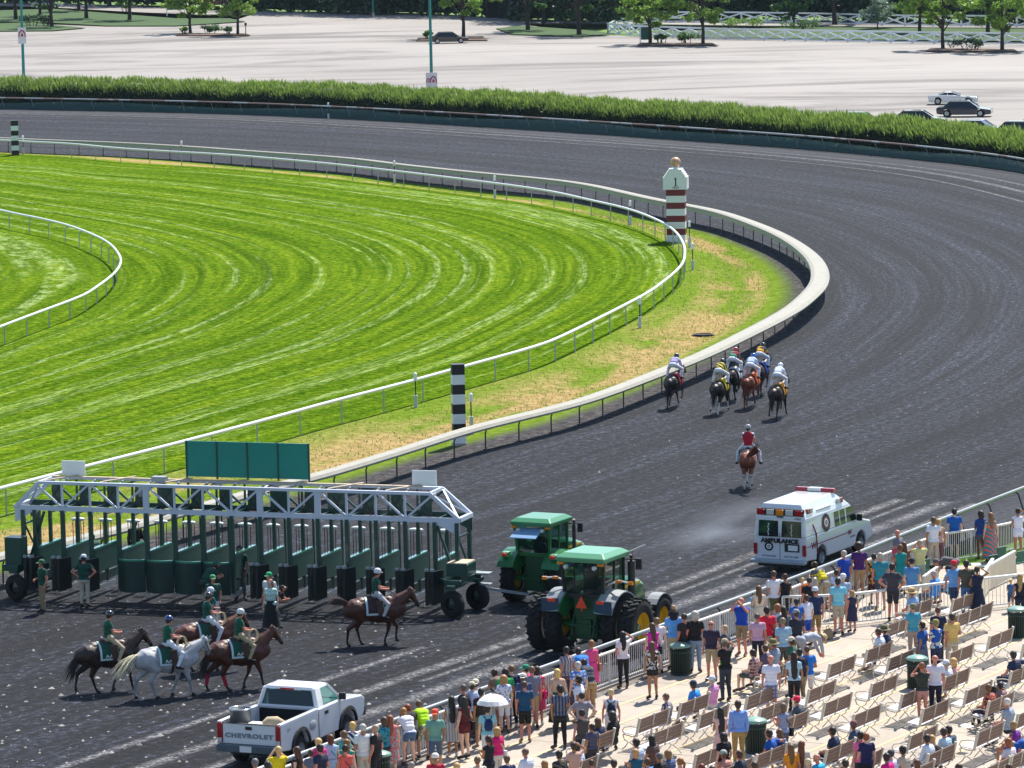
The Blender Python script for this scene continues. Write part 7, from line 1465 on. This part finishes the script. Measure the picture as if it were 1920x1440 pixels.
1268,1302,sit,60,.98,tee:b0a4a8/vstripe/2a3050/9,shorts:8a8278,short:6a5040,,p,0,,person in striped top lounging at the end of the front bench
1145,1292,standf,5,1.,tank:d8d8e0,shorts:c8c8d0,bun:c8b080,,r,0,pack:18223c,person in white tank top with navy drawstring backpack
1155,1335,sit,50,1.02,tee:15181e,pants:20242c,curl:2a2018,,r,0,,person in black tee seated on the bench behind the white tank top
1142,1348,sit,30,1.,tee:18264c,shorts:2a2c38,long:5a3c22,,r,0,,person in navy tee seated with hair over the bench back
1192,1404,standf,10,.92,tank:10506c,minis:2a2c38,bob:b88a50,,t,0,,person in deep teal tank top at the bottom edge
1213,1387,sit,40,1.04,tee:a8b4d4,pants:8a8480,short:221814,,r,0,,person in pale blue-beige shirt seated beside a slatted bench
1233,1380,sit,30,.98,tee:5a4440,pants:2a2c34,vlong:120c0a,,t,0,,person with straight black hair over the bench back
1234,1411,sit,30,1.03,tee:14161c,pants:2a2c34,crop:5a5a5c,,t,0,,person in black shirt at the bottom edge below the pale blue-beige shirt
1250,1406,sit,20,1.,tee:4a5c84,pants:2a2c34,bob:8a6844,,r,0,,person in blue-grey top right of the black shirt
1212,1421,sit,10,.95,tee:4878c8,pants:2a2c34,short:5a3c26,,p,0,,child in blue tee at the bottom edge
1350,1326,phone,20,1.,dress:d8b0a8,minis:d8b0a8,vlong:1c100c,,t,0,,person in pale pink dress holding a phone between benches
1355,1374,stand,30,.95,tee:12121a,pants:14141c,curl:141012,,p,0,,person in black standing below the pale pink dress
1355,1407,sit,0,.98,tank:c89080,minis:5a4a4c,short:6a4a34,cap:9aa49c,r,0,,person in grey-green cap at the bottom edge
1383,1407,sit,60,1.03,tee:1c2840,pants:2a3450,short:4a2c20,,r,0,,person in navy shirt at the bottom edge right of the grey-green cap
1313,1432,sit,20,1.,tee:6a4a44,pants:2a2c34,short:6a2c1c,,r,0,,person whose reddish-brown head shows at the bottom edge
1333,1436,sit,20,1.,tee:3a3a44,pants:2a2c34,short:241a16,,r,0,,person whose dark head shows just right of the reddish-brown head
1583,1424,sit,20,1.,tee:c8c4c8,pants:3a3c44,short:2a1e18,,r,0,,person in pale grey tee at the bottom edge below the pink shirt
1716,1424,sit,40,1.,tee:3a6a5c,pants:3a3c44,bob:5a3a24,,p,0,,person in sage green tee at the bottom edge right of the magenta tee
1795,1432,sit,30,1.,tee:e0dce4,pants:3a3c44,long:3a2418,,p,0,,person in white top at the bottom edge near the lower right bench
1150,1424,stand,20,.96,tee:8a2838,pants:2a2a34,short:2a1c14,,t,0,,person in dark red tee at the bottom edge below the lowest left bench
1020,1426,standf,30,.96,tank:3a8ab0,shorts:c8c4c0,long:8a6038,,p,0,,person in blue tank top at the bottom edge left of the patterned black shirt
895,1418,stand,10,.98,tee:d4cfc4,pants:3a3c44,short:6a5038,,r,0,,person in cream tee at the bottom edge left of the child in navy
770,1428,sit,10,1.,tee:4a5a8a,pants:3a3c44,crop:8a8480,,r,0,,person in slate blue tee low at the bottom edge beside the white cap
1273,1421,sit,20,.98,tee:e4b8c0,pants:3a3c44,pony:8a5c34,,p,0,,person in pale rose tee at the bottom edge right of the blue-grey top
1412,1428,sit,30,1.,tee:2a4a3c,pants:3a3c44,short:3a2a20,,r,0,,person in forest green tee at the bottom edge right of the navy shirt
1888,1432,sit,30,1.,tee:c83040,pants:3a3c44,short:4a3020,,p,0,,person in scarlet tee in the bottom right corner
'''
LOOKUP={}
import re as _re
rr_=random.Random(11)
for ln in CR.strip().split('\n'):
    f=ln.split(',',12); x,y,pz,yaw,sc,top,bot,hair,hat,skin,face,bag,l=f; x=float(x); y=float(y); yaw=float(yaw); sc=float(sc)
    if top.startswith('vest:') : top='tee:'+top[5:]
    if pz in('sit','sitarm'): yaw=yaw*.35+59.5*.65 if yaw<100 else yaw
    else: yaw+=rr_.uniform(-6,6)
    sc*=.985
    loc=at_head(x,y,pz,sc,yaw,.03)
    hy_=0
    if pz in('sit','sitarm') and y<1400:
        v=loc.x*NV.x+loc.y*NV.y; vr=min(ROWV,key=lambda q:abs(q+.22-v)); 
        if abs(vr+.22-v)<.75: loc+=NV*(vr+.25-v)
        hy_=-float(f[3])*0+rr_.uniform(-35,5)
    elif pz!='bend': hy_=rr_.uniform(-25,12) if yaw<100 else 0
    LOOKUP[l]=person(l,loc,yaw,pz,top,bot,hair,hat,skin,sc,rr_.choice(['2a2a2e','c8c8cc','5a4434','3a3c44','8a7460']),'spectators on the apron',int(face),hy_,bag)
# children carried
c=P(1260,1118,0); T_=LOOKUP['person in sky blue tee carrying a child on the shoulders'].location
t=person('child in black vest riding on the shoulders of the person in sky blue tee',T_+Vector((.0,-.02,1.12)),10,'sit','tee:14182a','shorts:2a6a50','short:b0885a','','p',.66,group='spectators on the apron')
T_=LOOKUP['person in long cream dress carrying a toddler'].location
person('toddler in pale blue shirt held by the person in the long cream dress',T_+Vector((-.16,.2,.80)),-30,'sit','tee:8ab8e0','shorts:b0987c','short:3a281e','','p',.5,group='spectators on the apron')
# white umbrella
T_=LOOKUP['person in light blue shirt with navy drawstring bag under the white umbrella'].location
u=thing('umbrella','open white umbrella held over the person in light blue','umbrella',T_+Vector((.15,.1,0)),25); b=MB(); n=16
rings=[]
for r_,z_ in ((.0,2.03),(.12,2.01),(.26,1.96),(.38,1.87),(.46,1.76)): rings.append([((r_*(1 if k%2==0 else .985-.05*(r_/.46)))*math.cos(2*math.pi*k/n)+.001,r_*math.sin(2*math.pi*k/n)*(1 if k%2==0 else .97),z_-(.0 if k%2==0 else -.02*r_)) for k in range(n)])
b.loft(rings,cap=False,sm=False); o=b.build('canopy',mat('white_umbrella','e4e2e0',.6,var=.04),u); md=o.modifiers.new('s','SOLIDIFY'); md.thickness=.006
b=MB(); b.cyl((0,0,1.1),(0,0,2.07),.012,6); b.build('shaft',M_STEEL,u)
b=MB()
for k in range(0,n,2): b.bar((0,0,1.98),(.45*math.cos(2*math.pi*k/n),.45*math.sin(2*math.pi*k/n),1.75),.008)
b.build('ribs',M_STEEL,u)
# bits and pieces people hold or left about
def loose(l,px,py,z,f,name,cat,yaw=0):
    t=thing(name,l,cat,P(px,py,z),yaw); f(t); return t
def paper(m_,w_=.25,h=.32,tilt=50):
    def g(t):
        b=MB(); b.box((0,0,0),(w_,.006,h),M=Matrix.Rotation(R(-tilt),3,'X')); b.build('sheet',m_,t)
    return g
loose('white folded newspaper on the lap of the person in grey polo',1813,1361,.72,paper(mat('newsprint','dcdcd8',.8,var=.1,scale=20),.34,.3,80),'newspaper','newspaper',55)
loose('crimson sheet held up by the person in the bright teal dress',1678,1036,1.35,paper(mat('crimson_sheet','a82c4c',.6),.2,.3,30),'programme','programme',20)
loose('white paper held over the head of the person in the dark navy dress',1830,1058,1.7,paper(M_WP,.3,.22,80),'paper','paper',10)
loose('green bottle held out by the tall person in black shirt',1352,1243,1.2,lambda t:(lambda b:(b.lathe([(0,-.1),(.04,-.1),(.04,.05),(.015,.09),(.015,.13),(0,.13)],n=10),b.build('bottle_body',mat('green_plastic','5a9a2c',.3),t)))(MB()),'bottle','bottle')
loose('orange drink cup beside the person in dark grey tank top',1081,1351,.75,lambda t:(lambda b:(b.lathe([(0,-.06),(.035,-.06),(.045,.07),(0,.07)],n=10),b.build('cup_body',mat('orange_drink','e89018',.4),t)))(MB()),'drink_cup','cup')
def bagf(c):
    def g(t):
        b=MB(); b.box((0,0,.16),(.42,.24,.3),tp=(.85,.6)); b.build('bag_body',mat('bag_'+c,c,.7,bump=.3),t,bevel=.03); b=MB(); b.tube([(-.12,0,.3),(-.08,0,.42),(.08,0,.42),(.12,0,.3)],.012,5); b.build('handle',M_DP,t)
    return g
loose('dark bag lying on the bench beside the dark floral shirt',1868,1305,.48,bagf('2a2420'),'bag','bag',55)
loose('black bag under the bench at the right of the box seats',1843,1158,.03,bagf('1a1c20'),'bag','bag',20)
loose('cluster of bags and drinks on the concrete below the railing left of the aqua tee',1552,1198,.03,bagf('8a7a60'),'bag','bag',60)
loose('black bag on the concrete near the low railing steps',1590,1150,.03,bagf('20242c'),'bag','bag',20)
# ================= AIR =================
hz=MB(); hz.box((0,370,12.6),(520,800,29.2)); ho=hz.build('haze',M_WP); m=bpy.data.materials.new('haze_air'); m.use_nodes=True; nt=m.node_tree; nt.nodes.clear()
v=nt.nodes.new('ShaderNodeVolumePrincipled'); v.inputs['Color'].default_value=(.62,.82,1.,1); v.inputs['Density'].default_value=.00003; v.inputs['Anisotropy'].default_value=.1
o=nt.nodes.new('ShaderNodeOutputMaterial'); nt.links.new(v.outputs[0],o.inputs['Volume']); ho.data.materials.clear(); ho.data.materials.append(m); tag(ho,'thin bluish summer haze lying over the whole racecourse','haze',kind='stuff')

def dust(label,px,py,dims,dens,yaw):
    b=MB(); b.ell((0,0,0),(1,1,1),20,10); o=b.build('dust_cloud',M_WP); c=P0(px,py); o.location=(c.x,c.y,dims[2]*.35); o.scale=dims; o.rotation_euler=(0,0,R(yaw)); m=bpy.data.materials.new('dust'); m.use_nodes=True; nt=m.node_tree; nt.nodes.clear(); N=nt.nodes; L=nt.links
    v=N.new('ShaderNodeVolumePrincipled'); v.inputs['Color'].default_value=(.78,.84,.95,1); tc=N.new('ShaderNodeTexCoord'); nz=N.new('ShaderNodeTexNoise'); nz.inputs['Scale'].default_value=1.6; nz.inputs['Detail'].default_value=4; L.new(tc.outputs['Object'],nz.inputs['Vector'])
    ln=N.new('ShaderNodeVectorMath'); ln.operation='LENGTH'; L.new(tc.outputs['Object'],ln.inputs[0]); r=N.new('ShaderNodeMapRange'); r.inputs[1].default_value=1.; r.inputs[2].default_value=.1; L.new(ln.outputs['Value'],r.inputs[0])
    r2=N.new('ShaderNodeMapRange'); r2.inputs[1].default_value=.4; r2.inputs[2].default_value=.7; L.new(nz.outputs['Fac'],r2.inputs[0]); a=N.new('ShaderNodeMath'); a.operation='MULTIPLY'; L.new(r.outputs[0],a.inputs[0]); L.new(r2.outputs[0],a.inputs[1]); b2=N.new('ShaderNodeMath'); b2.operation='MULTIPLY'; b2.inputs[1].default_value=dens; L.new(a.outputs[0],b2.inputs[0]); L.new(b2.outputs[0],v.inputs['Density'])
    u=N.new('ShaderNodeOutputMaterial'); L.new(v.outputs[0],u.inputs['Volume']); o.data.materials.clear(); o.data.materials.append(m); tag(o,label,'dust',kind='stuff')
dust('faint pale dust hanging over the track behind the ambulance',1355,1010,(2.2,7.,1.1),.16,-25)
